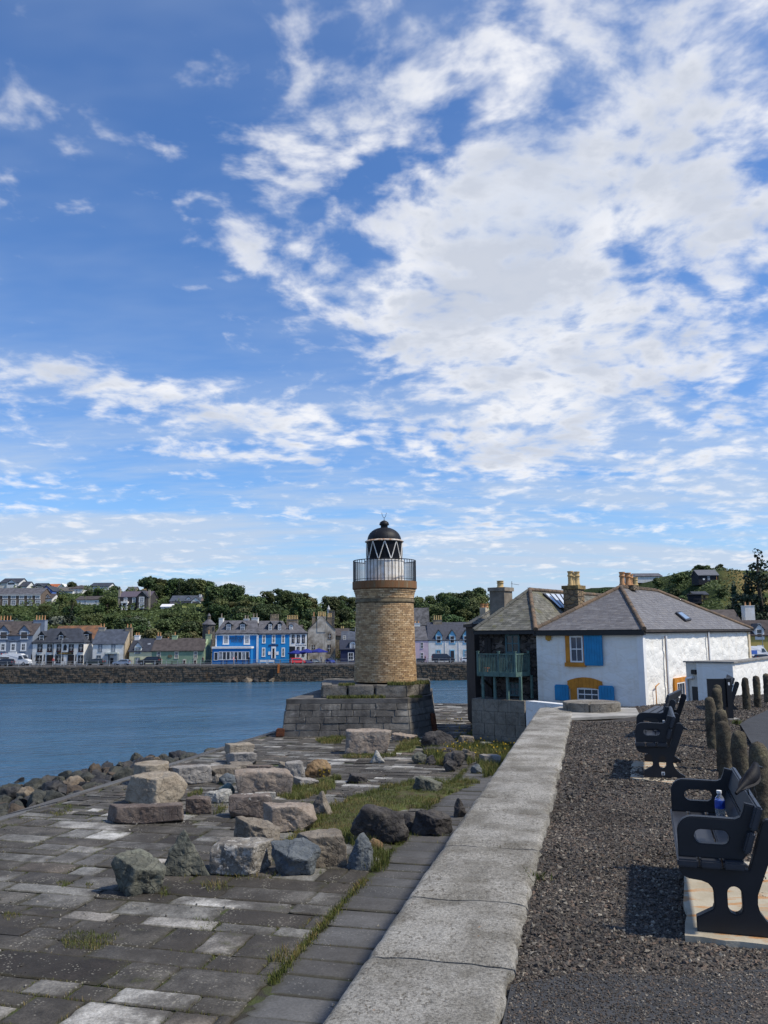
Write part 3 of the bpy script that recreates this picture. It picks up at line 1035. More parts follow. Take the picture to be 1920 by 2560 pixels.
def samp_far(n):
 y = RNG.uniform(9.5, 24, n)
 xl = (V_R + 0.03 + 0.2425 * np.minimum(y, 18)) / 0.9701
 x = xl + RNG.random(n) * (y * 0.49 + 0.6 - xl)
 # keep off the path and the paved end
 path = x > (0.444 * y - 0.2)
 ok = ~(path & (y < 17.5)) & ~((y > 17.6) & (y < 20) & (x < 5.9))
 return np.stack([x, y], 1)[ok]
def samp_asp(n):
 y = RNG.uniform(3.8, A0Y + 0.03, n)
 xl = (V_R + 0.02 + 0.2425 * y) / 0.9701
 return np.stack([xl + RNG.random(n) * (2.9 - xl), y], 1)
parts = [pebbles(80000, samp_near, 0.005, 0.0195, 0.0), pebbles(52000, samp_far, 0.010, 0.028, 0.0), pebbles(15000, samp_asp, 0.0035, 0.0085, 0.027)]
V, Fa, va, off = [], [], [], 0
for (a, f, c) in parts:
 V.append(a); Fa.append(f + off); va.append(c); off += len(a)
gv = put('gravel', np_mesh('gravel', np.concatenate(V), np.concatenate(Fa), PEB, np.concatenate(va)))
tag(gv, 'dark crushed stone gravel covering the promenade beside the parapet', 'gravel', kind='stuff')
cn = 5200
cu_, cv_ = RNG.uniform(9, 34, cn), RNG.uniform(V_EDGE, -1.6, cn)
ck = fbm(np.stack([cu_ * .45, cv_ * .45, np.zeros(cn)], 1), 3, 77) > 0.02
cu_, cv_ = cu_[ck], cv_[ck]
cxy = np.stack([U.x * cu_ + VV.x * cv_, U.y * cu_ + VV.y * cv_], 1)
a, f, c = pebbles(0, lambda n: cxy, 0.006, 0.035, 0.0)
a[:, 2] += PLAZA_Z - np.repeat(prom_z(cxy[:, 0:1], cxy[:, 1:2])[:, 0], 6)
ch = put('stone_chips', np_mesh('stone_chips', a, f, P('chip_stone', [(0.06, 0.055, 0.048), (0.13, 0.12, 0.10), (0.24, 0.225, 0.19), (0.10, 0.09, 0.075), (0.36, 0.34, 0.30)], True, nscale=2, bstr=0), c))
tag(ch, 'small broken stone chips scattered over the pier paving', 'stone chips', kind='stuff')
# ------------------------------------------------------------------ lighthouse
LY = 42.5
LX = at(963, 1640, LY).x
def lz(py, Y=LY):
 return at(963, py, Y).z
lh = thing('lighthouse', 'small round buff brick lighthouse with black dome on the pier', 'lighthouse', (LX, LY, lz(1706, 40.9)))
zb, zt = lz(1707, 40.9), lz(1474)
z_band0, z_band1 = lz(1507), lz(1500)
R0, R1 = 1.60, 1.475
def tower_r(z):
 t = (z - zb) / (z_band0 - zb)
 if z <= z_band0:
  return R0 + (R1 - R0) * min(1, max(0, t)) ** 0.8
 q = (z - z_band1) / (zt - z_band1)
 return R1 + 0.02 + 0.13 * max(0, q) ** 2
BRICK_COLS = [(0.31, 0.190, 0.095), (0.44, 0.290, 0.150), (0.52, 0.36, 0.195), (0.38, 0.238, 0.120), (0.60, 0.44, 0.265), (0.48, 0.312, 0.158), (0.41, 0.265, 0.138), (0.27, 0.168, 0.09), (0.56, 0.395, 0.222)]
bk = dict(nscale=5, namp=0.30, bscale=50, bstr=0.4, bdist=0.01, moss=(1.1, 0.64, (0.16, 0.11, 0.055)))
BRICK = P('buff_brick', BRICK_COLS, False, **bk)
BRICKJ = P('buff_brick', BRICK_COLS, True, **bk)
core = B()
prof = [(tower_r(zb + (zt - zb) * k / 40) - 0.012, zb + (zt - zb) * k / 40) for k in range(41)]
core.lathe(prof, (LX, LY, 0), 64)
core.build('mortar_core', M('tan_mortar', (0.25, 0.18, 0.105), 0.95, 0.3, 3.0), lh, smooth=True)
CH, BL = 0.0885, 0.232
bricks = []
ncrs = int((zt - zb) / CH)
for c in range(ncrs):
 z = zb + (c + 0.5) * CH
 if z_band0 - 0.03 < z < z_band1 + 0.03 or z > zt - 0.03:
  continue
 r = tower_r(z)
 n = int(2 * math.pi * r / BL)
 for k in range(n):
  an = 2 * math.pi * (k + (0.5 if c % 2 else 0) + random.uniform(-0.04, 0.04)) / n
  bricks.append((an, z, r, 2 * math.pi * r / n))
view = math.atan2(-LY, -LX)
bricks.sort(key=lambda q: -math.cos(q[0] - view) + 0.15 * abs(q[1] - 0.6) / 4)
def brick_mesh(mat):
 b = B()
 b.box(-0.05, -0.5, -0.5, 0.0, 0.5, 0.5)
 me = raw_mesh('brick', b.V, b.F, mat)
 bm = bmesh.new(); bm.from_mesh(me)
 for v in bm.verts:
  if v.co.x > -0.01:
   v.co.y *= 0.985; v.co.z *= 0.95
 bmesh.ops.recalc_face_normals(bm, faces=bm.faces); bm.to_mesh(me); bm.free()
 return me
bmsh = brick_mesh(BRICK)
BV, BF, BA = [], [], []
bn = 0
for k, (an, z, r, ln) in enumerate(bricks):
 pr = random.uniform(0.0, 0.006)
 L, Hh = ln - 0.016, CH - 0.015
 if k < 300:
  put('brick', bmsh, (LX + (r + pr) * math.cos(an), LY + (r + pr) * math.sin(an), z), (0, 0, an), (1, L, Hh), lh)
 else:
  ca, sa = math.cos(an), math.sin(an)
  for (x, y, zz) in ((-0.05, -.5, -.5), (0, -.5, -.5), (0, .5, -.5), (-0.05, .5, -.5), (-0.05, -.5, .5), (0, -.5, .5), (0, .5, .5), (-0.05, .5, .5)):
   rr, tt = r + pr + x, y * L
   BV.append((LX + rr * ca - tt * sa, LY + rr * sa + tt * ca, z + zz * Hh))
  for f in ((3, 2, 1, 0), (4, 5, 6, 7), (0, 1, 5, 4), (1, 2, 6, 5), (2, 3, 7, 6)):
   BF.append([bn + i for i in f])
  BA += [random.random()] * 8
  bn += 8
o = put('brickwork', np_mesh('brickwork', np.array(BV), np.array(BF), BRICKJ, np.array(BA)), parent=lh)
o['kind'] = 'stuff'
b = B()
b.lathe([(R1 - 0.05, z_band0), (R1 + 0.035, z_band0), (R1 + 0.055, z_band0 + 0.02), (R1 + 0.055, z_band1 - 0.02), (R1 + 0.03, z_band1), (R1 - 0.05, z_band1)], (LX, LY, 0), 56)
b.build('string_band', M('band_stone', (0.21, 0.165, 0.10), 0.9, 0.3, 4), lh, smooth=True)
def rust_mat():
 m, t, bs = newmat('rusty_gallery')
 p = pos(t)
 x, y, z = t.sep(p)
 st = t.noise(t.comb(t.math('MULTIPLY', x, 4), t.math('MULTIPLY', y, 4), t.math('MULTIPLY', z, 0.8)), 1.2, 7, 0.65)
 c = t.ramp(st, [(0.3, (0.10, 0.045, 0.018)), (0.48, (0.21, 0.095, 0.035)), (0.6, (0.17, 0.105, 0.05)), (0.72, (0.33, 0.25, 0.15))])
 t.l.new(c, bs.inputs['Base Color'])
 bs.inputs['Roughness'].default_value = 0.85
 bump(t, bs, t.noise(p, 25, 5, 0.6), 0.4, 0.02)
 return m
RUST = rust_mat()
zg0, zg1 = lz(1474), lz(1455)
RG = 1.665
b = B()
b.lathe([(1.50, zg0 - 0.02), (RG - 0.06, zg0 - 0.02), (RG, zg0 + 0.03), (RG, zg1), (1.0, zg1 + 0.01)], (LX, LY, 0), 64)
b.build('gallery', RUST, lh, smooth=True)
# railing
IRON = M('railing_iron', (0.012, 0.014, 0.022), 0.5, 0.3, 6, 0.2)
zr0, zr1 = zg1, lz(1403)
NB = 56
RR = RG - 0.05
for k in range(NB):
 an = 2 * math.pi * k / NB
 b = B()
 x, y = LX + RR * math.cos(an), LY + RR * math.sin(an)
 b.tube((x, y, zr0 - 0.01), (x, y, zr1), 0.017, 0.017, 6)
 b.build('railing_bar', IRON, lh)
for nm, zz, rr in (('handrail', zr1 + 0.005, 0.022), ('lower_rail', zr0 + 0.10, 0.012)):
 b = B()
 b.path([(LX + RR * math.cos(2 * math.pi * k / 56), LY + RR * math.sin(2 * math.pi * k / 56), zz) for k in range(57)], rr, 6)
 b.build(nm, IRON, lh)
# white murette
WP = M('weathered_white_iron', (0.80, 0.79, 0.75), 0.55, 0.08, 3.0, 0.15, 20, 0.01, col2=(0.68, 0.62, 0.52), streak=0.15)
zm1 = lz(1402)
RM = 1.0
b = B()
b.lathe([(RM, zg1 - 0.01), (RM, zm1 - 0.05), (RM + 0.03, zm1 - 0.045), (RM + 0.03, zm1), (RM - 0.05, zm1 + 0.01)], (LX, LY, 0), 20)
b.build('murette', WP, lh, smooth=False)
for k in range(14):
 an = 2 * math.pi * (k + 0.5) / 14
 b = B()
 b.tube((LX + (RM + 0.005) * math.cos(an), LY + (RM + 0.005) * math.sin(an), zg1), (LX + (RM + 0.005) * math.cos(an), LY + (RM + 0.005) * math.sin(an), zm1 - 0.05), 0.014, 0.014, 5)
 b.build('panel_seam', WP, lh)
# lantern
zl1 = lz(1355.5)
RLn = 0.905
b = B()
b.lathe([(RLn, zm1), (RLn, zl1)], (LX, LY, 0), 24)
b.build('lantern_glazing', M('black_lantern_pane', (0.006, 0.006, 0.010), 0.5, 0.2, 3, 0, spec=0.15), lh)
nA = 9
for k in range(nA):
 for sgn in (-1, 1):
  a_lo = 2 * math.pi * (k + 0.28) / nA
  a_hi = a_lo + sgn * math.pi / nA
  b = B()
  pp = [Vector((LX + 0.93 * math.cos(a_lo + (a_hi - a_lo) * q / 3), LY + 0.93 * math.sin(a_lo + (a_hi - a_lo) * q / 3), zm1 + (zl1 - zm1) * q / 3)) for q in range(4)]
  b.path(pp, 0.026, 6)
  b.build('astragal', WP, lh)
b = B()
b.lathe([(0.84, zl1 - 0.01), (1.0, zl1 - 0.005), (1.02, zl1 + 0.03), (0.93, zl1 + 0.09), (0.86, zl1 + 0.09)], (LX, LY, 0), 28)
b.build('eaves_ring', M('rust_spotted_white', (0.62, 0.58, 0.50), 0.6, 0.3, 6, 0.2, 20, 0.01, col2=(0.33, 0.16, 0.07)), lh)
zd1 = lz(1320)
DM = M('black_dome_paint', (0.013, 0.014, 0.018), 0.55, 0.35, 2.5, 0.15, spec=0.25)
Hd = zd1 - zl1 - 0.05
b = B()
b.lathe([(0.885 * math.cos(q * math.pi / 2 / 14) ** 0.92 if q < 14 else 0.05, zl1 + 0.07 + Hd * math.sin(q * math.pi / 2 / 14)) for q in range(15)], (LX, LY, 0), 40)
dome = b.build('dome', DM, lh, smooth=True)
for k in range(8):
 an = 2 * math.pi * k / 8 + 0.2
 b = B()
 b.path([(LX + (0.885 * math.cos(q * math.pi / 2 / 8) ** 0.92 + 0.004) * math.cos(an), LY + (0.885 * math.cos(q * math.pi / 2 / 8) ** 0.92 + 0.004) * math.sin(an), zl1 + 0.07 + Hd * math.sin(q * math.pi / 2 / 8)) for q in range(8)], 0.009, 5)
 b.build('dome_rib', DM, dome)
z0 = zd1 - 0.06
b = B()
zv1, zv2 = lz(1312.5), lz(1301)
b.lathe([(0.185, z0), (0.185, zv1 - 0.02), (0.25, zv1 - 0.01), (0.255, zv1 + 0.04), (0.22, zv1 + 0.14), (0.12, zv2 - 0.03), (0.03, zv2)], (LX, LY, 0), 24)
b.build('vent_ball', DM, lh, smooth=True)
b = B()
zf = lz(1282)
b.tube((LX, LY, zv2 - 0.02), (LX, LY, zv2 + 0.14), 0.02, 0.012, 6)
for s in (-1, 1):
 b.path([(LX, LY, zv2 + 0.13), (LX + s * 0.05, LY, zv2 + 0.17), (LX + s * 0.09, LY, zv2 + 0.25), (LX + s * 0.125, LY, zf + 0.0)], 0.011, 5)
b.build('forked_finial', IRON, lh)
# ---- stepped pedestal the lighthouse stands on
def poly_px(lst):
 return [Vector((at(px, 1740, Y).x, Y, 0)) for px, Y in lst]
PED_COLS = [(0.040, 0.038, 0.037), (0.085, 0.080, 0.074), (0.13, 0.123, 0.112), (0.055, 0.052, 0.049), (0.16, 0.15, 0.135)]
def ped_mat():
 m, t, bs = newmat('pedestal_masonry')
 p = pos(t)
 x, y, z = t.sep(p)
 n = t.noise(p, 0.9, 7, 0.65)
 c = t.ramp(n, [(0.30, (0.045, 0.042, 0.039)), (0.45, (0.095, 0.088, 0.079)), (0.58, (0.155, 0.144, 0.127)), (0.72, (0.30, 0.28, 0.245))])
 c = t.mix(t.math('MULTIPLY', t.smooth(t.math('DIVIDE', x, y), 0.018, 0.032), 0.55), c, (0.235, 0.215, 0.180))  # right-hand facet painted lighter, as if sunlit
 st = t.noise(t.comb(t.math('MULTIPLY', x, 2.6), t.math('MULTIPLY', y, 2.6), t.math('MULTIPLY', z, 0.3)), 1.0, 6, 0.65)
 c = t.mix(t.math('MULTIPLY', t.smooth(st, 0.50, 0.66), 0.6), c, (0.040, 0.038, 0.037))
 oi = t.new('ShaderNodeObjectInfo').outputs['Random']
 hs = t.new('ShaderNodeHueSaturation')
 t.put(hs.inputs['Value'], t.math('ADD', t.math('MULTIPLY', oi, 0.34), 0.83))
 t.put(hs.inputs['Color'], c)
 sp = t.smooth(t.noise(p, 2.6, 8, 0.72), 0.56, 0.66)
 c = t.mix(t.math('MULTIPLY', sp, 0.6), hs.outputs[0], (0.32, 0.30, 0.27))
 t.l.new(c, bs.inputs['Base Color'])
 bs.inputs['Roughness'].default_value = 0.9
 bump(t, bs, t.noise(p, 12, 6, 0.68), 0.6, 0.04)
 return m
PEDM = ped_mat()
LIME = M('lime_mortar_runs', (0.44, 0.425, 0.39), 0.95, 0.5, 1.1, 0.4, 30, 0.01, col2=(0.045, 0.042, 0.038))
ped = thing('stone_pedestal', 'weathered two-tier grey masonry platform under the brick lighthouse', 'platform', (LX, 41.5, PLAZA_Z))
low = poly_px([(718, 39.5), (1018, 39.5), (1076, 41.6), (1080, 46.5), (806, 46.5)])
ctr = sum(low, Vector()) / len(low)
zl_t = at(870, 1747, 39.5).z
ZB = PLAZA_Z - 0.03
batter = 0.30
def ringpt(p, z, extra=0.0):
 k = batter * (zl_t - z) / (zl_t - ZB)
 d = (p - ctr).normalized()
 return Vector((p.x + d.x * (k + extra), p.y + d.y * (k + extra), z))
b = B()
A = [ringpt(p, ZB, -0.05) for p in low]
Bq = [ringpt(p, zl_t - 0.03, -0.05) for p in low]
n = len(low)
b.F.append([b.v(p) for p in A][::-1]); b.F.append([b.v(p) for p in Bq])
for k in range(n):
 b.face([A[k], A[(k + 1) % n], Bq[(k + 1) % n], Bq[k]])
b.build('mortar_core', LIME, ped)
ncr = 5
for c in range(ncr):
 za = ZB + (zl_t - 0.22 - ZB) * c / ncr
 zc = ZB + (zl_t - 0.22 - ZB) * (c + 1) / ncr
 for k in range(n):
  p0, p1 = low[k], low[(k + 1) % n]
  L = (p1 - p0).length
  s = 0.0
  while s < L - 0.01:
   e = s + random.uniform(0.5, 1.15)
   if L - e < 0.4:
    e = L
   g = random.uniform(0.008, 0.022)
   fa, fb = s / L + g / L, e / L - g / L
   dz = random.uniform(-0.0, 0.01)
   pr = random.uniform(-0.012, 0.02)
   q = []
   for z in (za + g, zc - g + dz):
    a_, e_ = ringpt(p0, z), ringpt(p1, z)
    for f in (fa, fb):
     q.append(a_.lerp(e_, f))
   nn = Vector(((p1 - p0).y, -(p1 - p0).x, 0)).normalized()
   if nn.dot(p0 - ctr) < 0:
    nn = -nn
   b = B()
   pts = [q[0] + nn * pr, q[1] + nn * pr, q[3] + nn * pr, q[2] + nn * pr]
   cc = sum(pts, Vector()) / 4
   inn = [p + (cc - p) * 0.045 + nn * 0.014 for p in pts]
   base_ = [p - nn * 0.16 for p in pts]
   i0 = [b.v(p) for p in base_]; i1 = [b.v(p) for p in pts]; i2 = [b.v(p) for p in inn]
   for a1, a2 in ((i0, i1), (i1, i2)):
    for j in range(4):
     b.F.append([a1[j], a1[(j + 1) % 4], a2[(j + 1) % 4], a2[j]])
   b.F.append(i2); b.F.append(i0[::-1])
   b.V = [v + Vector((random.uniform(-.02, .02), random.uniform(-.015, .015), random.uniform(-.014, .014))) if j_ >= 8 else v for j_, v in enumerate(b.V)]
   b.build('block', PEDM, ped)
   s = e
# capping course of the lower tier
b = B()
cap = [ringpt(p, zl_t - 0.215, 0.02) for p in low]
b.prism(cap, (0, 0, 0.215))
b.build('tier_cap', M('dark_cap_stone', (0.12, 0.112, 0.102), 0.92, 0.4, 0.9, 0.5, 14, 0.03), ped)
# upper tier of big blocks
upz0, upz1 = zl_t + 0.002, at(900, 1714, 39.9).z
up = poly_px([(803, 39.95), (1016, 39.95), (1076, 42.0), (1076, 45.9), (806, 45.9)])
uctr = sum(up, Vector()) / len(up)
b = B()
b.prism([Vector((p.x, p.y, upz0)) - (p - uctr).normalized() * 0.3 for p in up], (0, 0, upz1 - upz0 - 0.02))
b.build('tier_core', M('dark_cap_stone', (0.085, 0.08, 0.075)), ped)
UPM = stone_rock('platform_block_stone', (0.13, 0.118, 0.10), (0.21, 0.195, 0.17), lamt=0.4, lth=0.60)
splits = {0: [0, .31, .63, 1.0], 1: [0, .55, 1.0], 2: [0, .5, 1], 3: [0, .33, .66, 1], 4: [0, .5, 1]}
for k in range(len(up)):
 p0, p1 = up[k], up[(k + 1) % len(up)]
 nn = Vector(((p1 - p0).y, -(p1 - p0).x, 0)).normalized()
 if nn.dot(p0 - uctr) < 0:
  nn = -nn
 for f0, f1 in zip(splits[k][:-1], splits[k][1:]):
  a_, e_ = p0.lerp(p1, f0 + 0.008), p0.lerp(p1, f1 - 0.008)
  dz = random.uniform(-0.03, 0.03)
  b = B()
  pr = random.uniform(-0.02, 0.02)
  b.prism([Vector((q.x, q.y, upz0)) for q in (a_ + nn * pr, e_ + nn * pr, e_ - nn * 0.55, a_ - nn * 0.55)], (0, 0, upz1 - upz0 + dz))
  o = b.build('tier_block', UPM, ped)
  bm = bmesh.new(); bm.from_mesh(o.data)
  bmesh.ops.bevel(bm, geom=list(bm.edges), offset=0.05, segments=2, affect='EDGES')
  bmesh.ops.subdivide_edges(bm, edges=list(bm.edges), cuts=2, use_grid_fill=True)
  A_ = np.array([tuple(v.co) for v in bm.verts])
  dn = fbm(A_ * 3.2, 4, 9) * 0.03
  for v, q in zip(bm.verts, dn):
   v.co += v.normal * float(q)
  bm.to_mesh(o.data); bm.free()
# rusty iron baulks by the pedestal
RUSTM = M('rusted_iron', (0.16, 0.055, 0.022), 0.9, 0.45, 6, 0.6, 18, 0.03, col2=(0.05, 0.02, 0.012))
for (x0, y0, x1, y1, Y, lab, lean) in ((1081, 1783, 1094, 1824, 41.0, 'rusted upright iron baulk leaning on the platform beside dark boulder', -0.10), (688, 1822, 709, 1846, 39.2, 'rusty iron bollard stub at the platform corner nearest the water', 0.04)):
 p0, p1 = at(x0, y1, Y), at(x1, y1, Y)
 zt_ = at((x0 + x1) / 2, y0, Y).z
 z_ = PLAZA_Z
 b = B()
 b.prism([(p0.x, Y, z_), (p1.x, Y, z_), (p1.x, Y + (p1.x - p0.x), z_), (p0.x, Y + (p1.x - p0.x), z_)], (lean, 0, zt_ - z_))
 o = b.build('iron_baulk', RUSTM, None, base=(p0.x, Y, z_))
 bm = bmesh.new(); bm.from_mesh(o.data)
 bmesh.ops.bevel(bm, geom=list(bm.edges), offset=0.035, segments=2, affect='EDGES')
 bm.to_mesh(o.data); bm.free()
 tag(o, lab, 'iron baulk')
# ------------------------------------------------------------------ the white house by the promenade
GZ = -1.12
Qc = at(1604, 1574.5, 33.0)
Lc = at(1340, 1579, 35.8)
EAVE = Qc.z
Qc = Vector((Qc.x, Qc.y, 0))
Lc = Vector((Lc.x, Lc.y, 0))
fa_ = (Qc - Lc).normalized()
fb_ = Vector((-fa_.y, fa_.x, 0))                 # inward
FRF = (Vector((Lc.x, Lc.y, 0)), fa_, fb_)        # front (shaded) wall frame, z absolute
FRS = (Vector((Qc.x, Qc.y, 0)), fb_, -fa_)       # side (sunlit) wall frame
WID = (Qc - Lc).length
LEN = sz(FRS, 1871, 1577)[0]
wh = thing('white_house', 'white painted rubble house with hipped slate roof, blue shutters and orange window surrounds', 'house', (Qc.x - 2, Qc.y + 6, GZ))
WWALL = plaster_mat('white_painted_rubble', (0.82, 0.805, 0.75), (0.72, 0.68, 0.59), 0.32, stain=((0.55, 0.40, 0.22), 0.18))
def lumpy_wall(name, frame, L, z0, z1, mat, parent, amp=0.05, thick=0.4, seed=0, step=0.09):
 nx, nz = max(2, int(L / step)), max(2, int((z1 - z0) / step))
 S, Zz = np.meshgrid(np.linspace(0, L, nx), np.linspace(z0, z1, nz))
 pts = np.stack([S.ravel() * 1.9 + seed * 7, Zz.ravel() * 3.4, np.zeros(S.size) + seed], 1)
 pts2 = pts + 0.5 * np.stack([vnoise(pts * 0.8, 21), vnoise(pts * 0.8, 22), np.zeros(len(pts))], 1)
 hgt = np.clip(vnoise(pts2 * 1.1, 5) * 1.5, -0.6, 0.8) * 0.5 + 0.28 * fbm(pts * 2.2, 3, 6)
 edge = np.minimum(np.minimum(S.ravel(), L - S.ravel()) / 0.25, 1)
 tt = -amp * hgt * np.clip(edge, 0, 1)
 O, a, bb = frame
 W = np.array([O.x, O.y, 0])[None] + S.ravel()[:, None] * np.array([a.x, a.y, 0])[None] + tt[:, None] * np.array([bb.x, bb.y, 0])[None]
 W[:, 2] = Zz.ravel()
 i = np.arange(nx * nz).reshape(nz, nx)
 Fq = np.stack([i[:-1, :-1].ravel(), i[:-1, 1:].ravel(), i[1:, 1:].ravel(), i[1:, :-1].ravel()], 1)
 return put(name, np_mesh(name, W, Fq, mat, smooth=True), parent=parent)
lumpy_wall('front_wall', FRF, WID, GZ, EAVE, WWALL, wh, 0.042, seed=1)
lumpy_wall('side_wall', FRS, LEN, GZ, EAVE, WWALL, wh, 0.042, seed=2)
b = B(FRF)
b.box(0.02, 0.06, GZ - 0.3, WID - 0.06, LEN - 0.05, EAVE - 0.01)
b.build('wall_core', M('white_house_core', (0.7, 0.7, 0.68), 0.8, 0.1), wh)
# corner strips
for s0, s1 in ((WID - 0.20, WID + 0.02),):
 b = B(FRF)
 b.box(s0, -0.06, GZ, s1, 0.1, EAVE - 0.02)
 b.build('corner_strip', WHITE, wh)
b = B(FRS)
b.box(-0.065, -0.05, GZ, 0.22, 0.1, EAVE - 0.02)
b.build('corner_strip', WHITE, wh)
b = B(FRS)
b.box(LEN - 0.35, -0.07, GZ, LEN + 0.02, 0.3, EAVE - 0.02)
b.build('corner_strip', M('cream_quoin', (0.66, 0.55, 0.38), 0.8, 0.15), wh)
# roofs -------------------------------------------------------------
ov = 0.16
def fpt(fr, s, t, z):
 return fr[0] + fr[1] * s + fr[2] * t + Vector((0, 0, z))
def ridge_depth(px, s):
 """how far in from the front, along the middle line, a pixel column lies"""
 O = fpt(FRF, s, 0, 0)
 d = ray(px, 1475)
 # solve O + b t on the vertical plane through the ray
 nx_, ny_ = -d.y, d.x
 return -(O.x * nx_ + O.y * ny_) / (fb_.x * nx_ + fb_.y * ny_)
mid = WID / 2
t0_, t1_ = ridge_depth(1552, mid), ridge_depth(1640, mid)
pR0 = fpt(FRF, mid, t0_, 0)
RZ = at(1552, 1469, pR0.y).z
R0p, R1p = fpt(FRF, mid, t0_, RZ), fpt(FRF, mid, t1_, RZ)
E0, E1 = fpt(FRF, -ov * 0.2, -ov, EAVE), fpt(FRF, WID + ov, -ov, EAVE)
E2, E3 = fpt(FRF, WID + ov, LEN + ov, EAVE), fpt(FRF, -ov * 0.2, LEN + ov, EAVE)
SL_COLS = [(0.112, 0.106, 0.108), (0.136, 0.130, 0.131), (0.156, 0.150, 0.149), (0.122, 0.114, 0.114), (0.178, 0.172, 0.170), (0.142, 0.132, 0.128), (0.118, 0.113, 0.115), (0.162, 0.150, 0.140)]
slk = dict(nscale=3.5, namp=0.18, bscale=40, bstr=0.35, bdist=0.01, rough=0.62, moss=(1.0, 0.66, (0.20, 0.15, 0.07)), spec=0.5)
SLATE = P('house_slate', SL_COLS, False, **slk)
SLATEJ = P('house_slate', SL_COLS, True, **slk)
SL2_COLS = [(0.085, 0.085, 0.070), (0.125, 0.122, 0.10), (0.16, 0.155, 0.125), (0.10, 0.098, 0.085), (0.19, 0.185, 0.16), (0.115, 0.105, 0.085)]
sl2k = dict(nscale=3.0, namp=0.35, bscale=40, bstr=0.4, bdist=0.01, moss=(1.3, 0.55, (0.13, 0.125, 0.055)))
SLATE2 = P('mossy_slate', SL2_COLS, False, **sl2k)
SLATE2J = P('mossy_slate', SL2_COLS, True, **sl2k)
DECK = M('roof_underlay', (0.035, 0.032, 0.03), 0.9, 0.2)
def slate_unit(mat):
 b = B()
 b.box(-0.5, 0, 0, 0.5, 1, 1)
 me = raw_mesh('slate', b.V, b.F, mat)
 bm = bmesh.new(); bm.from_mesh(me); bmesh.ops.recalc_face_normals(bm, faces=bm.faces); bm.to_mesh(me); bm.free()
 return me
def slate_plane(poly, parent, mat, matj, umesh, nind, expo=0.155, wid=0.235, score=None):
 """lay slates on a planar roof polygon whose first edge is the eave"""
 e0, e1 = poly[0], poly[1]
 ax = (e1 - e0).normalized()
 nrm = ax.cross(poly[2] - e0).normalized()
 if nrm.z < 0:
  nrm = -nrm
 upv = nrm.cross(ax).normalized()
 if upv.z < 0:
  upv = -upv
 P2 = [((p - e0).dot(ax), (p - e0).dot(upv)) for p in poly]
 hmax = max(q[1] for q in P2)
 def span(h):
  xs = []
  for k in range(len(P2)):
   (x0, y0), (x1, y1) = P2[k], P2[(k + 1) % len(P2)]
   if (y0 - h) * (y1 - h) <= 0 and abs(y1 - y0) > 1e-6:
    xs.append(x0 + (x1 - x0) * (h - y0) / (y1 - y0))
  return (min(xs), max(xs)) if len(xs) >= 2 else None
 items = []
 h, r = 0.0, 0
 while h < hmax - 0.05:
  sp = span(min(h + expo * 0.5, hmax - 0.01))
  if sp:
   x = sp[0] + (r % 2) * wid * 0.5 - wid * 0.3
   while x < sp[1]:
    w = wid * random.uniform(0.75, 1.2)
    xa, xb = max(x, sp[0]), min(x + w, sp[1])
    if xb - xa > 0.05:
     items.append((xa, xb, h + random.uniform(-0.006, 0.006)))
    x += w
  h += expo * random.uniform(0.97, 1.03)
  r += 1
 if score:
  items.sort(key=lambda q: score(e0 + ax * ((q[0] + q[1]) / 2) + upv * q[2]))
 VV_, FF_, AA_ = [], [], []
 n = 0
 for k, (xa, xb, h) in enumerate(items):
  lift = 0.020 + random.uniform(-0.001, 0.002)
  ln = expo * 1.55
  # tail lifted over the course below, head tucked under
  dirv = (upv * ln - nrm * 0.010).normalized()
  nv = dirv.cross(ax).normalized()
  if nv.dot(nrm) < 0:
   nv = -nv
  org = e0 + ax * ((xa + xb) / 2) + upv * h + nrm * lift
  if k < nind:
   o = bpy.data.objects.new('slate', umesh)
   o.matrix_world = Matrix.Identity(4)
   Mx = Matrix((ax * (xb - xa - 0.008), dirv * ln, -nv * 0.007)).transposed().to_4x4()
   Mx.translation = org
   COL.objects.link(o)
   o.parent = parent
   o.matrix_basis = Mx
  else:
   hw = (xb - xa) / 2 - 0.004
   q = [org - ax * hw, org + ax * hw, org + ax * hw + dirv * ln, org - ax * hw + dirv * ln]
   VV_ += q + [p - nv * 0.007 for p in q]
   for f in ((0, 1, 2, 3), (1, 0, 4, 5), (2, 1, 5, 6), (0, 3, 7, 4)):
    FF_.append([n + i for i in f])
   AA_ += [random.random()] * 8
   n += 8
 if VV_:
  o = put('slating', np_mesh('slating', np.array([tuple(v) for v in VV_]), np.array(FF_), matj, np.array(AA_)), parent=parent)
  o['kind'] = 'stuff'
def ridge_tiles(p0, p1, r, mat, parent, seg=0.45):
 L = (p1 - p0).length
 n = max(1, int(L / seg))
 b = B()
 for k in range(n):
  a_, e_ = p0.lerp(p1, k / n), p0.lerp(p1, (k + 0.97) / n)
  b.tube(a_ + Vector((0, 0, 0.01)), e_ + Vector((0, 0, 0.01)), r * random.uniform(0.97, 1.06), r * random.uniform(0.95, 1.0), 10)
 return b.build('ridge_tiles', mat, parent, smooth=True)
RIDGE = M('lichened_ridge_clay', (0.155, 0.102, 0.062), 0.9, 0.4, 2.0, 0.4, 20, 0.02, col2=(0.085, 0.070, 0.055))
def roof_solid(name, eaves, tops, planes, parent, mat=DECK):
 """closed roof body: eave ring, lowered underside, planes as index lists over eaves+tops"""
 b = B()
 idx = [b.v(p) for p in eaves + tops]
 lowr = [b.v(p - Vector((0, 0, 0.14))) for p in eaves]
 for pl in planes:
  b.F.append([idx[k] for k in pl])
 n = len(eaves)
 for k in range(n):
  b.F.append([idx[k], idx[(k + 1) % n], lowr[(k + 1) % n], lowr[k]])
 b.F.append(lowr[::-1])
 return b.build(name, mat, parent)
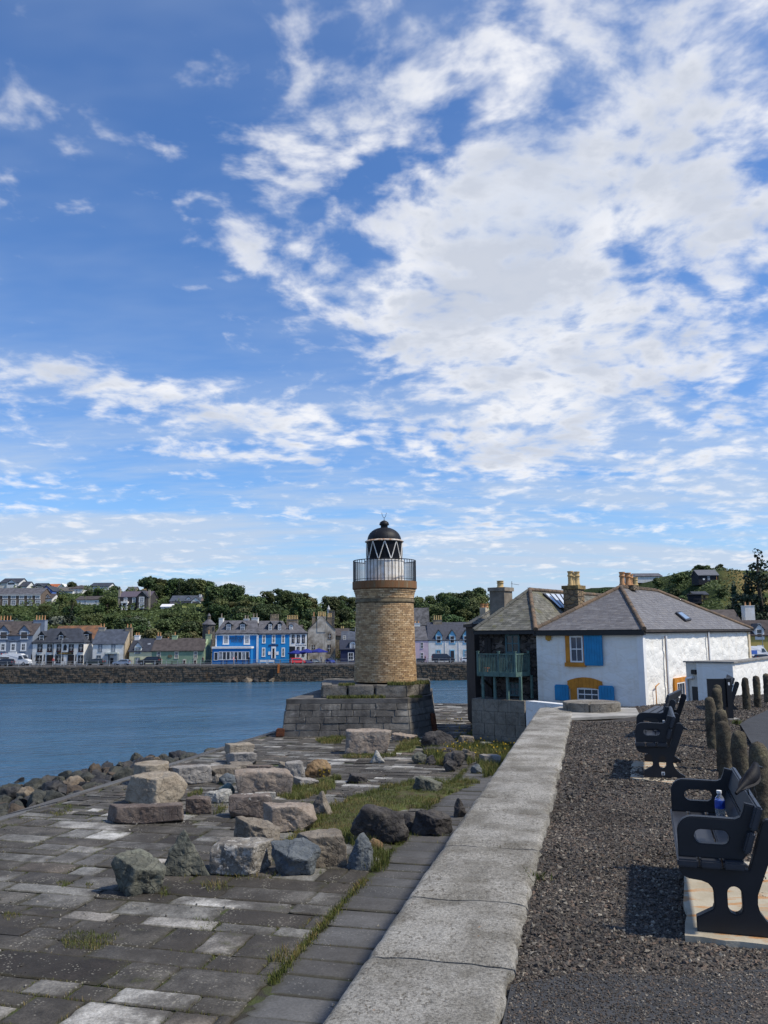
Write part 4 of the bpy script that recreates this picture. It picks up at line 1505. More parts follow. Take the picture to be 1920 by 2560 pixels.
roof = roof_solid('roof', [E0, E1, E2, E3], [R0p, R1p], [[0, 1, 4], [1, 2, 5, 4], [2, 3, 5], [3, 0, 4, 5]], wh)
near_cam = lambda p: (p - CAM).length
um = slate_unit(SLATE)
slate_plane([E0, E1, R0p], roof, SLATE, SLATEJ, um, 110, score=near_cam)
slate_plane([E1, E2, R1p, R0p], roof, SLATE, SLATEJ, um, 185, score=near_cam)
slate_plane([E3, E0, R0p, R1p], roof, SLATE, SLATEJ, um, 0)
for p, q in ((E0, R0p), (E1, R0p), (R0p, R1p), (E2, R1p)):
 ridge_tiles(p + Vector((0, 0, 0.03)), q + Vector((0, 0, 0.03)), 0.095, RIDGE, roof)
# black gutter boards
b = B(FRF)
b.box(-0.05, -ov - 0.05, EAVE - 0.21, WID + ov, -0.0, EAVE - 0.03)
b.build('gutter', BLACKP, wh)
b = B(FRS)
b.box(-0.1, -ov - 0.05, EAVE - 0.09, LEN + ov, 0.0, EAVE - 0.04)
b.build('gutter', M('dark_gutter', (0.05, 0.04, 0.035), 0.7, 0.3), wh)
ORANGE = M('ochre_orange_paint', (0.56, 0.22, 0.018), 0.65, 0.14, 3.0, 0.3, 15, 0.02)
BLUEP = M('bright_blue_paint', (0.008, 0.225, 0.46), 0.5, 0.10, 3.0, 0.1)
SASH = WHITE
def rect(fr, x0, y0, x1, y1):
 a = sz(fr, x0, y0)
 c = sz(fr, x1, y1)
 return min(a[0], c[0]), max(a[0], c[0]), min(a[1], c[1]), max(a[1], c[1])
def sash_window(fr, r, parent, frame_mat, t=-0.02, cols=2, rows=4, fw=0.055, bar=0.022, name='window', glass=GLASS):
 s0, s1, z0, z1 = r
 b = B(fr)
 b.box(s0, t - 0.05, z0, s0 + fw, t + 0.03, z1)
 b.box(s1 - fw, t - 0.05, z0, s1, t + 0.03, z1)
 b.box(s0 + fw, t - 0.048, z1 - fw, s1 - fw, t + 0.03, z1)
 b.box(s0 + fw, t - 0.048, z0, s1 - fw, t + 0.03, z0 + fw)
 w = b.build(name, frame_mat, parent)
 b = B(fr)
 b.box(s0 + fw * 0.5, t - 0.012, z0 + fw * 0.5, s1 - fw * 0.5, t + 0.012, z1 - fw * 0.5)
 b.build('pane', glass, w)
 for k in range(1, cols):
  x = s0 + (s1 - s0) * k / cols
  b = B(fr)
  b.box(x - bar / 2, t - 0.036, z0 + fw, x + bar / 2, t, z1 - fw)
  b.build('glazing_bar', frame_mat, w)
 for k in range(1, rows):
  z = z0 + (z1 - z0) * k / rows
  bw = bar * (1.8 if k == rows // 2 and rows % 2 == 0 else 1)
  b = B(fr)
  b.box(s0 + fw, t - 0.034, z - bw / 2, s1 - fw, t, z + bw / 2)
  b.build('glazing_bar', frame_mat, w)
 return w
def shutter(fr, r, parent, tt=-0.10, planks=7):
 s0, s1, z0, z1 = r
 b = B(fr)
 c = 0.06
 poly = [(s0 + c * .4, tt, z0), (s1 - c * .4, tt, z0), (s1, tt, z0 + c * .4), (s1, tt, z1 - c), (s1 - c, tt, z1), (s0 + c, tt, z1), (s0, tt, z1 - c), (s0, tt, z0 + c * .4)]
 b.prism(poly, (0, 0.025, 0))
 sh = b.build('shutter', BLUEP, parent)
 w = (s1 - s0 - 0.02) / planks
 for k in range(planks):
  b = B(fr)
  b.box(s0 + 0.01 + k * w + 0.006, tt - 0.014, z0 + 0.03, s0 + 0.01 + (k + 1) * w - 0.006, tt - 0.001, z1 - 0.05)
  b.build('plank', BLUEP, sh)
 return sh
# upper window with ochre surround and open shutter
s0, s1, z0, z1 = rect(FRF, 1413.6, 1580, 1464, 1667)
z1 = EAVE - 0.22
w0, w1, wz0, wz1 = rect(FRF, 1425.5, 1584, 1461, 1656)
b = B(FRF)
b.box(s0, -0.075, z0 + 0.17, w0 - 0.005, 0.02, z1)
b.box(w1 + 0.005, -0.075, z0 + 0.17, s1, 0.02, z1)
b.box(s0 - 0.03, -0.14, z0, s1 + 0.05, 0.02, z0 + 0.168)
b.build('window_surround', ORANGE, wh)
sash_window(FRF, (w0, w1, z0 + 0.18, z1 - 0.01), wh, SASH, t=-0.045, cols=2, rows=2, fw=0.06, glass=glass_dark('sea_reflecting_glass', (0.05, 0.055, 0.08), 0.05))
shutter(FRF, rect(FRF, 1461, 1580.5, 1511, 1664.5), wh, -0.13)
# low window under an ochre arch
ax0, ax1, az0, az1 = rect(FRF, 1420, 1692, 1508, 1752.5)
ix0, ix1, iz0, iz1 = rect(FRF, 1444.5, 1718, 1500, 1750)
iz0 = az0
b = B(FRF)
b.box(ax0 + 0.12, -0.085, az0, ix0 - 0.004, 0.02, iz1)
b.build('window_surround', ORANGE, wh)
nv_ = 9
for k in range(nv_):                                   # arch stones
 f0, f1 = k / nv_, (k + 1) / nv_
 def arch(f, top):
  x = ax0 + (ax1 - ax0) * f
  h = (az1 if top else iz1) - (0.10 if top else 0.05) * (2 * f - 1) ** 2 * 1.6
  return x, h
 xa, ha = arch(f0, True); xb, hb = arch(f1, True); xc, hc = arch(f1, False); xd, hd = arch(f0, False)
 b = B(FRF)
 g = 0.004
 b.prism([(xd + g, -0.10, hd + 0.003), (xc - g, -0.10, hc + 0.003), (xb - g, -0.10, hb), (xa + g, -0.10, ha)], (0, 0.12, 0))
 b.build('arch_stone', ORANGE, wh)
sash_window(FRF, (ix0, ix1, iz0, iz1 - 0.03), wh, SASH, t=-0.03, cols=3, rows=2, fw=0.05)
shutter(FRF, rect(FRF, 1389.5, 1710.5, 1425.5, 1751.5), wh, -0.13, 5)
shutter(FRF, rect(FRF, 1499.5, 1713, 1539.5, 1755), wh, -0.14, 5)
# hexagonal plaque
ps, pz = sz(FRF, 1372.5, 1594)
b = B(FRF)
b.prism([(ps + 0.135 * math.cos(math.pi / 6 + k * math.pi / 3), -0.11, pz + 0.15 * math.sin(math.pi / 6 + k * math.pi / 3)) for k in range(6)], (0, 0.09, 0))
plq = b.build('hexagonal_plaque', M('gold_plaque', (0.50, 0.26, 0.03), 0.5, 0.2, 8, 0.4, 30, 0.02), wh)
b = B(FRF)
b.prism([(ps + 0.06 * math.cos(k * math.pi / 5), -0.125, pz + 0.07 * math.sin(k * math.pi / 5)) for k in range(10)], (0, 0.012, 0))
b.build('plaque_boss', M('gold_plaque', (0.5, 0.26, 0.03)), plq)
# side wall: low window, pipes
s0, s1, z0, z1 = rect(FRS, 1681, 1696, 1718, 1742)
w0, w1, wz0, wz1 = rect(FRS, 1688, 1707, 1709, 1740)
z0 = GZ + 0.1
b = B(FRS)
b.box(s0, -0.09, z0, w0 - 0.004, 0.02, wz1)
b.box(w1 + 0.004, -0.09, z0, s1, 0.02, wz1)
b.box(s0, -0.092, wz1 + 0.003, s1, 0.02, z1)
b.build('window_surround', ORANGE, wh)
sash_window(FRS, (w0, w1, z0, wz1), wh, SASH, t=-0.04, cols=3, rows=1, fw=0.05)
for (px, y0, y1, r, mt, nm) in ((1657, 1590, 1742, 0.055, WHITE, 'downpipe'), (1763.5, 1578, 1656, 0.05, WHITE, 'downpipe'), (1632, 1716, 1748, 0.022, ORANGE, 'vent_pipe')):
 s, za = sz(FRS, px, y0)
 zb_ = GZ if nm != 'downpipe' or y1 > 1700 else sz(FRS, px, y1)[1]
 b = B(FRS)
 b.tube((s, -0.12, zb_), (s, -0.12, za), r, r, 10)
 if nm == 'vent_pipe':
  b.tube((s, -0.12, za), (s + 0.35, -0.14, za + 0.10), r, r, 8)
 pp = b.build(nm, mt, wh, smooth=True)
 if nm == 'downpipe':
  b = B(FRS)
  b.tube((s - 0.075, -0.10, zb_), (s - 0.075, -0.10, za), 0.014, 0.014, 6)
  b.build('rusted_conduit', M('rusted_conduit', (0.28, 0.17, 0.09), 0.9, 0.3), wh)
# velux on the sunlit slope
nS = (E2 - E1).cross(R0p - E1).normalized()
if nS.z < 0:
 nS = -nS
def onplane(px, py, p0, nrm):
 d = ray(px, py)
 return CAM + d * ((p0 - CAM).dot(nrm) / d.dot(nrm))
def roof_panel(corners, p0, nrm, lift, th, name, mat, parent):
 q = [onplane(x, y, p0, nrm) + nrm * lift for x, y in corners]
 b = B()
 b.prism(q, nrm * th)
 return b.build(name, mat, parent)
sky_c = [(1686, 1535), (1699, 1533), (1726, 1553), (1712, 1556)]
vx = roof_panel(sky_c, E1, nS, 0.03, 0.09, 'skylight', M('dark_flashing', (0.03, 0.03, 0.035), 0.5, 0.2), roof)
cen = (sum(c[0] for c in sky_c) / 4, sum(c[1] for c in sky_c) / 4)
roof_panel([(cen[0] + (x - cen[0]) * 0.74, cen[1] + (y - cen[1]) * 0.74) for x, y in sky_c], E1, nS, 0.122, 0.012, 'pane', glass_dark('skylight_glass', (0.25, 0.30, 0.36), 0.05), vx)
def stack(parent, x0, x1, ytop, ybase, Y, mat, cap=None, pots=(), depth=None, name='chimney'):
 """chimney by pixel columns at distance Y, turned with the house; pots: (px, ytop, r, mat)"""
 pa, pb = at(x0, ytop, Y), at(x1, ytop, Y)
 w = (pb.x - pa.x)
 zt_, zb_ = pa.z, at(x0, ybase, Y).z
 c = Vector(((pa.x + pb.x) / 2, Y, 0))
 # width seen is the diagonal of a turned square
 k = w / (abs(fa_.x) + abs(fa_.y)) / 2
 fr = (c, fa_, fb_)
 b = B(fr)
 b.box(-k, -k, zb_, k, k, zt_)
 ch = b.build(name, mat, parent)
 if cap:
  b = B(fr)
  b.box(-k * 1.16, -k * 1.16, zt_ - 0.015, k * 1.16, k * 1.16, zt_ + 0.16)
  b.build('chimney_cap', cap, ch)
  zt_ += 0.15
 for px, yt, r, mt in pots:
  q = at(px, yt, Y)
  b = B()
  h = q.z - zt_
  b.lathe([(r * 1.15, zt_), (r * 1.15, zt_ + h * 0.1), (r * 0.95, zt_ + h * 0.16), (r * 0.9, zt_ + h * 0.62), (r * 1.12, zt_ + h * 0.66), (r * 1.12, zt_ + h * 0.72), (r * 0.92, zt_ + h * 0.76), (r * 0.92, zt_ + h * 0.9), (r * 1.1, zt_ + h * 0.93), (r * 1.1, zt_ + h), (r * 0.75, zt_ + h), (r * 0.7, zt_ + h * 0.9)], (q.x, Y, 0), 14)
  b.build('chimney_pot', mt, ch, smooth=True)
 return ch
CHST = rubble_mat('chimney_sandstone', [(0.24, 0.165, 0.09), (0.17, 0.125, 0.08), (0.30, 0.22, 0.12)], (0.12, 0.10, 0.07), 2.6)
CAPS = M('lichened_cap', (0.30, 0.215, 0.09), 0.95, 0.35, 4, 0.5, 20, 0.03)
stack(wh, 1407, 1461, 1473, 1545, 39.5, CHST, CAPS, [(1425.5, 1428, 0.135, YPOT), (1441.5, 1429, 0.135, YPOT), (1433, 1432, 0.12, YPOT)])
yR = R0p.y
st2 = stack(wh, 1549, 1597, 1464, 1476, yR + 0.9, CHST, None, [(1554.5, 1430, 0.13, POT), (1569, 1432, 0.14, POT), (1577, 1436, 0.10, POT), (1587.5, 1443, 0.12, YPOT)])
# ---- rear wing roof glimpsed over the ridge
rw0 = fpt(FRF, mid - 3.6, t1_ + 5.5, 0)
RWZ = at(1690, 1488, rw0.y).z
e_ = [fpt(FRF, mid - 6.4, t1_ + 3.2, EAVE), fpt(FRF, mid - 1.2, t1_ + 3.2, EAVE), fpt(FRF, mid - 1.2, LEN + 5.5, EAVE), fpt(FRF, mid - 6.4, LEN + 5.5, EAVE)]
r_ = [fpt(FRF, mid - 3.8, t1_ + 5.4, RWZ), fpt(FRF, mid - 3.8, t1_ + 6.6, RWZ)]
rwf = roof_solid('rear_roof', e_, r_, [[0, 1, 4], [1, 2, 5, 4], [2, 3, 5], [3, 0, 4, 5]], wh, SLATEJ)
ridge_tiles(r_[0], r_[1], 0.1, RIDGE, rwf)
ridge_tiles(e_[2], r_[1], 0.1, RIDGE, rwf)
b = B(FRF)
b.box(mid - 6.2, t1_ + 3.6, GZ - 0.3, mid - 1.4, LEN + 5.2, EAVE - 0.05)
b.build('rear_wing_wall', M('white_house_core', (0.7, 0.7, 0.68)), wh)
# ---- dark stone wing with the green balcony
bh = thing('balcony_house', 'dark rubble stone house wing with sage green timber balcony and mossy slates', 'house', (Lc.x - 1, Lc.y + 3, -2.3))
DARKST = rubble_mat('dark_wet_rubble', [(0.022, 0.019, 0.020), (0.050, 0.042, 0.038), (0.085, 0.068, 0.056), (0.030, 0.027, 0.028)], (0.014, 0.013, 0.013), 3.0)
s_l = sz(FRF, 1196, 1600)[0]
b = B(FRF)
b.box(s_l, 0.10, -2.4, -0.02, 11, EAVE - 0.02)
b.build('stone_wall', DARKST, bh)
# loose dark facing stones standing proud
rs2 = random.Random(5)
for k in range(46):
 s = rs2.uniform(s_l + 0.1, -0.12)
 z = rs2.uniform(-0.9, EAVE - 0.3)
 w, h = rs2.uniform(0.10, 0.24), rs2.uniform(0.06, 0.15)
 b = B(FRF)
 b.prism([(s - w, 0.085, z - h * .7), (s - w * .2, 0.085, z - h), (s + w * .8, 0.085, z - h * .6), (s + w, 0.085, z + h * .5), (s + w * .1, 0.085, z + h), (s - w * .8, 0.085, z + h * .7)], (0, 0.03, 0))
 b.build('facing_stone', P('facing_stones', [(0.030, 0.027, 0.027), (0.08, 0.066, 0.056), (0.15, 0.125, 0.105), (0.05, 0.043, 0.04)], False, nscale=6, namp=0.4), bh)
# plinth
s_p0, _ = sz(FRF, 1187, 1760, -1.2)
s_p1, zpt = sz(FRF, 1313, 1752, -1.2)
PLTH = rubble_mat('grey_plinth_stone', [(0.115, 0.105, 0.09), (0.16, 0.145, 0.125), (0.09, 0.082, 0.072)], (0.075, 0.068, 0.06), 1.5)
b = B(FRF)
b.box(s_p0 - 0.10, -1.22, -3.0, s_p1 - 0.03, 0.3, zpt - 0.02)
plinth = b.build('plinth', M('plinth_mortar', (0.10, 0.09, 0.078), 0.95, 0.3, 3), bh)
PBLK = stone_rock('plinth_stone', (0.17, 0.15, 0.12), (0.25, 0.225, 0.185), (0.24, 0.225, 0.19), 0.4, 4, 0.58, 0.3)
for c in range(4):
 z0 = -3.0 + (zpt + 3.0) * c / 4
 z1 = -3.0 + (zpt + 3.0) * (c + 1) / 4
 s = s_p0 - 0.12
 while s < s_p1 - 0.05:
  e_ = min(s_p1, s + random.uniform(0.3, 0.75))
  if s_p1 - e_ < 0.2:
   e_ = s_p1
  pr = random.uniform(0.0, 0.02)
  b = B(FRF)
  b.box(s + 0.008, -1.25 - pr, z0 + 0.008, e_ - 0.008, -1.0, z1 - 0.006)
  b.build('plinth_block', PBLK, plinth)
  s = e_
 t_ = -0.98
 while t_ < 0.3:
  b = B(FRF)
  b.box(s_p0 - 0.14 - random.uniform(0, .02), t_, z0 + 0.008, s_p0 + 0.1, min(0.3, t_ + 0.6), z1 - 0.006)
  b.build('plinth_block', PBLK, plinth)
  t_ += 0.615
GREENP = M('sage_green_paint', (0.095, 0.165, 0.145), 0.6, 0.2, 4, 0.2)
t_b = -1.2
bs0 = sz(FRF, 1193, 1660, t_b)[0]
bs1 = sz(FRF, 1288, 1660, t_b)[0]
zf1 = sz(FRF, 1260, 1681, t_b)[1]
zf0 = sz(FRF, 1260, 1692, t_b)[1]
zrl = sz(FRF, 1260, 1637, t_b)[1]
b = B(FRF)
b.box(bs0, t_b + 0.04, zf0 + 0.03, bs1, 0.12, zf1 - 0.02)
bal = b.build('balcony', GREENP, bh)
b = B(FRF)
b.box(bs0 - 0.02, t_b, zf0, bs1 + 0.02, t_b + 0.04, zf1)
b.box(bs1 - 0.02, t_b + 0.04, zf0, bs1 + 0.02, 0.09, zf1)
b.build('fascia', GREENP, bal)
nb = 23
for k in range(nb):
 s = bs0 + 0.06 + (bs1 - bs0 - 0.12) * k / (nb - 1)
 b = B(FRF)
 b.box(s - 0.018, t_b + 0.01, zf1, s + 0.018, t_b + 0.035, zrl)
 b.build('baluster', GREENP, bal)
for k in range(1, 10):
 t = t_b + (0.08 - t_b) * k / 10
 b = B(FRF)
 b.box(bs1 - 0.018, t - 0.018, zf1, bs1 + 0.006, t + 0.018, zrl)
 b.build('baluster', GREENP, bal)
b = B(FRF)
b.box(bs0, t_b - 0.01, zrl, bs1, t_b + 0.06, zrl + 0.045)
b.build('handrail', GREENP, bal)
b = B(FRF)
b.box(bs1 - 0.05, t_b + 0.07, zrl, bs1 + 0.02, 0.09, zrl + 0.044)
b.build('handrail', GREENP, bal)
for s, t in ((bs0 + 0.03, t_b + 0.02), ((bs0 + bs1) / 2 + 0.12, t_b + 0.02), (bs1 - 0.01, t_b + 0.02), (bs1 - 0.01, 0.04)):
 b = B(FRF)
 b.box(s - 0.045, t - 0.045, zf0 + 0.01, s + 0.045, t + 0.045, zrl + 0.12)
 b.box(s - 0.06, t - 0.06, zrl + 0.12, s + 0.06, t + 0.06, zrl + 0.15)
 b.build('newel_post', GREENP, bal)
for px in (1207, 1236.5, 1268.5, 1301):
 s = sz(FRF, px, 1720, t_b + 0.1)[0]
 b = B(FRF)
 b.box(s - 0.05, t_b + 0.08, zpt - 0.01, s + 0.05, t_b + 0.18, zf0 + 0.03)
 b.build('support_post', GREENP, bal)
s = sz(FRF, 1329, 1720, 0.0)[0]
b = B(FRF)
b.box(s - 0.04, -0.03, zpt, s + 0.04, 0.09, zf0 + 0.03)
b.build('support_post', GREENP, bal)
b = B(FRF)
b.tube((bs0 + 0.02, t_b + 0.12, zf0), (bs0 - 0.0, 0.0, zf0 - 0.55), 0.05, 0.05, 6)
b.build('brace', M('dark_timber', (0.02, 0.017, 0.016), 0.8, 0.3), bal)
# things on the balcony
q = fpt(FRF, bs0 + 0.35, t_b + 0.2, zf1 - 0.02)
b = B()
b.lathe([(0.07, 0), (0.10, 0.16), (0.115, 0.16), (0.115, 0.2), (0.09, 0.2)], (q.x, q.y, q.z), 12)
tag(b.build('flower_pot', M('terracotta', (0.42, 0.13, 0.045), 0.8, 0.2), None, base=tuple(q)), 'terracotta flower pot standing on the green balcony', 'flower pot')
# french door and lower window
dr = rect(FRF, 1262, 1586, 1300.5, 1690)
DGRN = M('blue_green_door_paint', (0.065, 0.125, 0.135), 0.6, 0.15)
fd = sash_window(FRF, (dr[0], dr[1], zf1, dr[3]), bh, DGRN, t=0.06, cols=2, rows=4, fw=0.075, bar=0.05, name='french_door', glass=glass_dark('dim_glass', (0.02, 0.022, 0.02), 0.12))
lw = rect(FRF, 1272, 1706, 1299, 1741)
sash_window(FRF, lw, bh, DGRN, t=0.06, cols=2, rows=2, fw=0.07, bar=0.05)
ln_ = rect(FRF, 1247, 1579, 1304, 1584)
b = B(FRF)
b.box(ln_[0], 0.0, ln_[2], ln_[1], 0.1, ln_[3])
b.build('lintel', M('red_sandstone', (0.16, 0.07, 0.045), 0.9, 0.25), bh)
for px in (1226, 1219):
 s = sz(FRF, px, 1650, 0.1)[0]
 b = B(FRF)
 b.box(s - 0.09, 0.0, zpt, s + 0.09, 0.11, EAVE - 0.3)
 b.build('timber_post', M('dark_timber', (0.02, 0.017, 0.016)), bh)
# its roof
midb = (s_l - 0.1) / 2 - 0.15
k0, k1 = ridge_depth(1324, midb), ridge_depth(1512, midb)
q0 = fpt(FRF, midb, k0, 0)
RZ2 = at(1324, 1476, q0.y).z
EB = EAVE + 0.02
f0 = fpt(FRF, s_l - 0.12, -0.22, EB); f1 = fpt(FRF, 0.10, -0.22, EB); f2 = fpt(FRF, 0.10, 12, EB); f3 = fpt(FRF, s_l - 0.12, 12, EB)
t0p, t1p = fpt(FRF, midb, k0, RZ2), fpt(FRF, midb, k1, RZ2)
broof = roof_solid('roof', [f0, f1, f2, f3], [t0p, t1p], [[0, 1, 4], [1, 2, 5, 4], [2, 3, 5], [3, 0, 4, 5]], bh)
um2 = slate_unit(SLATE2)
slate_plane([f0, f1, t0p], broof, SLATE2, SLATE2J, um2, 120, score=near_cam)
slate_plane([f1, f2, t1p, t0p], broof, SLATE2, SLATE2J, um2, 120, score=near_cam)
slate_plane([f3, f0, t0p, t1p], broof, SLATE2, SLATE2J, um2, 0)
for p, q in ((f1, t0p), (t0p, t1p), (f0, t0p)):
 ridge_tiles(p + Vector((0, 0, 0.03)), q + Vector((0, 0, 0.03)), 0.09 if p is f0 else 0.10, RIDGE if p is not f0 else M('slate_hip', (0.11, 0.11, 0.095)), broof)
b = B(FRF)
b.box(s_l - 0.1, -0.26, EAVE - 0.14, 0.05, -0.18, EAVE - 0.03)
b.build('gutter', BLACKP, bh)
# rooflight on its inner slope
nB = (f2 - f1).cross(t0p - f1).normalized()
if nB.z < 0:
 nB = -nB
for k in range(4):
 fx = k / 4
 c = [(1354 + 54 * fx, 1487 + 2.5 * fx), (1354 + 54 * (fx + .21), 1487 + 2.5 * (fx + .21)), (1400 + 54 * (fx + .21) * .55, 1524 + 1.2 * (fx + .21)), (1400 + 54 * fx * .55, 1524 + 1.2 * fx)]
 rl = roof_panel(c, f1, nB, 0.05, 0.06, 'rooflight', M('dark_flashing', (0.03, 0.03, 0.035)), broof)
 cc = (sum(q[0] for q in c) / 4, sum(q[1] for q in c) / 4)
 roof_panel([(cc[0] + (x - cc[0]) * 0.78, cc[1] + (y - cc[1]) * 0.94) for x, y in c], f1, nB, 0.112, 0.01, 'pane', glass_dark('rooflight_glass', (0.55, 0.60, 0.66), 0.08), rl)
# taller little wing on the left with the rendered chimney
wY = 39.3
wl, wr = at(1185, 1560, wY), at(1282, 1560, wY)
b = B()
b.box(wl.x, wY, -2.6, wr.x, wY + 4, wl.z - 0.02)
b.build('side_wing_wall', M('dark_timber', (0.02, 0.017, 0.016)), bh)
we = [Vector((wl.x - 0.14, wY - 0.25, wl.z)), Vector((wr.x, wY - 0.25, wl.z)), Vector((wr.x, wY + 4, wl.z)), Vector((wl.x - 0.14, wY + 4, wl.z))]
wz = at(1270, 1512, wY + 1.4).z
wt = [Vector((wr.x - 0.35, wY + 1.4, wz)), Vector((wr.x - 0.1, wY + 2.4, wz))]
wrf = roof_solid('side_roof', we, wt, [[0, 1, 4], [1, 2, 5, 4], [2, 3, 5], [3, 0, 4, 5]], bh)
slate_plane([we[0], we[1], wt[0]], wrf, SLATE2, SLATE2J, um2, 25, score=near_cam)
slate_plane([we[3], we[0], wt[0], wt[1]], wrf, SLATE2, SLATE2J, um2, 0)
RENDER = M('cement_render', (0.215, 0.185, 0.145), 0.95, 0.2, 2, 0.3, 40, 0.01)
stack(bh, 1223, 1281, 1478, 1548, 38.7, RENDER, M('cement_cap', (0.25, 0.21, 0.16), 0.95, 0.2), [(1250.5, 1452, 0.16, YPOT)])
stack(bh, 1199, 1222, 1519, 1550, 42.0, M('cream_render', (0.5, 0.45, 0.34), 0.9, 0.2), None, [(1206, 1509, 0.12, POT), (1215, 1509, 0.12, POT)])
# television aerial
aY = 40.0
p0, p1 = at(1278.5, 1478, aY), at(1279.5, 1453, aY)
b = B()
b.tube((p0.x, aY, p0.z - 0.9), (p1.x, aY, p1.z), 0.014, 0.012, 6)
b.tube((p1.x - 0.05, aY, p1.z - 0.12), (p1.x + 0.35, aY, p1.z - 0.18), 0.008, 0.008, 5)
for k in range(5):
 b.tube((p1.x + 0.02 + k * 0.075, aY - 0.12, p1.z - 0.13 - k * 0.012), (p1.x + 0.02 + k * 0.075, aY + 0.12, p1.z - 0.13 - k * 0.012), 0.005, 0.005, 4)
b.build('aerial', IRON, bh)
# ---- low white wall at the foot of the house front, beside the coping
lw0 = at(1314, 1752, 30.5); lw1 = at(1406, 1757, 27.6)
lwb = Vector((lw1.x - lw0.x, lw1.y - lw0.y, 0)).normalized()
lwi = Vector((-lwb.y, lwb.x, 0))
frl = (Vector((lw0.x, lw0.y, 0)), lwb, lwi)
b = B(frl)
LL = (Vector((lw1.x, lw1.y, 0)) - Vector((lw0.x, lw0.y, 0))).length + 1.5
b.prism([(0, 0, PLAZA_Z), (LL, 0, PLAZA_Z), (LL, 0, lw1.z), (0, 0, lw0.z)], (0, 0.35, 0))
o = b.build('low_wall', plaster_mat('white_wall_paint', (0.74, 0.74, 0.72), (0.62, 0.6, 0.52), 0.6), None, base=(lw0.x, lw0.y, PLAZA_Z))
tag(o, 'short white painted retaining wall between the grey plinth and the coping', 'wall')
b = B(frl)
# ---- white outbuilding and yard wall on the right
kx = at(1831, 1658, 25.0)
KZ = kx.z
K = Vector((kx.x, kx.y, 0))
ob = thing('yard_wall', 'white painted yard wall with grey coping behind the far bollards', 'wall', (K.x, K.y + 1, GZ))
frk = (K, fb_, -fa_)                             # sunlit face, running away to the right
frj = (K - fa_ * 1.06, fa_, fb_)                 # shaded face
lumpy_wall('sunlit_face', frk, 14, GZ, KZ, WWALL, ob, 0.025, seed=4)
lumpy_wall('shaded_face', frj, 1.06, GZ, KZ, WWALL, ob, 0.015, seed=5)
for fr_, L_ in ((frk, 14), (frj, 1.04)):
 b = B(fr_)
 b.box(0.03, 0.03, GZ, L_, 0.28, KZ - 0.01)
 b.build('wall_core', M('white_house_core', (0.7, 0.7, 0.68)), ob)
b = B(frj)
b.box(-0.05, -0.05, KZ, 1.12, 0.32, KZ + 0.045)
b.build('coping', M('grey_felt', (0.24, 0.23, 0.21), 0.9, 0.2), ob)
b = B(frk)
b.box(0.325, -0.05, KZ, 14, 0.32, KZ + 0.045)
b.build('coping', M('grey_felt', (0.24, 0.23, 0.21)), ob)
# porch beside it
pA = at(1714, 1656, 30.4); pB = at(1743, 1656, 29.9)
frp = (Vector((pA.x, pA.y, 0)), Vector((pB.x - pA.x, pB.y - pA.y, 0)).normalized(), Vector((-(pB.y - pA.y), pB.x - pA.x, 0)).normalized())
por = thing('white_porch', 'small cream porch with dark doorway between white house and yard wall', 'porch', (pA.x, pA.y, GZ))
Lp = (Vector((pB.x, pB.y, 0)) - Vector((pA.x, pA.y, 0))).length + 0.9
b = B(frp)
b.box(0, 0, GZ, Lp, 2.2, pA.z)
b.build('wall', M('cream_white_paint', (0.66, 0.63, 0.55), 0.8, 0.15), por)
b = B(frp)
b.box(-0.06, -0.07, pA.z, Lp + 0.1, 2.2, pA.z + 0.05)
b.build('roof_slab', M('grey_felt', (0.24, 0.23, 0.21)), por)
d0 = sz(frp, 1731, 1716)
b = B(frp)
b.box(d0[0], -0.03, GZ, d0[0] + 0.26, 0.02, d0[1])
b.build('doorway', glass_dark('dark_opening', (0.012, 0.012, 0.013), 0.6), por)
d0 = sz(frp, 1731, 1674)
b = B(frp)
b.box(d0[0], -0.08, d0[1] - 0.16, d0[0] + 0.2, 0.02, d0[1])
b.build('vent_box', BLACKP, por)
b = B(frp)
p_ = sz(frp, 1719, 1696)
b.path([(p_[0], -0.06, GZ), (p_[0], -0.06, p_[1]), (p_[0] + 0.32, -0.06, p_[1] + 0.05)], 0.045, 8)
b.build('waste_pipe', WHITE, por, smooth=True)
# ------------------------------------------------------------------ village houses
VY = 186.0
def win(fr, parent, xc, y0, y1, w, surround=WHITE, sw=None, glass=GLASS, bars=True, name='window', depth=0.05):
 """window on a facade by pixels: raised surround, pane, glazing bars"""
 s0, za = sz(fr, xc - w / 2, y0)
 s1, zb_ = sz(fr, xc + w / 2, y1)
 z0, z1 = min(za, zb_), max(za, zb_)
 sw = sw if sw is not None else 0.16
 b = B(fr)
 b.box(s0, -depth, z0, s0 + sw, 0.04, z1)
 b.box(s1 - sw, -depth, z0, s1, 0.04, z1)
 b.box(s0 + sw, -depth + 0.002, z1 - sw, s1 - sw, 0.04, z1)
 b.box(s0 - 0.03, -depth - 0.04, z0 - sw * 0.5, s1 + 0.03, 0.04, z0 + sw * 0.5)
 o = b.build(name, surround, parent)
 b = B(fr)
 b.box(s0 + sw * 0.7, -0.02, z0 + sw * 0.5, s1 - sw * 0.7, 0.02, z1 - sw * 0.7)
 b.build('pane', glass, o)
 if bars:
  b = B(fr)
  zm = (z0 + z1) / 2
  b.box(s0 + sw * 0.8, -0.04, zm - 0.035, s1 - sw * 0.8, -0.021, zm + 0.035)
  sm = (s0 + s1) / 2
  b.box(sm - 0.025, -0.039, z0 + sw * 0.5, sm + 0.025, -0.022, z1 - sw * 0.7)
  b.build('glazing_bars', WHITE, o)
 return o
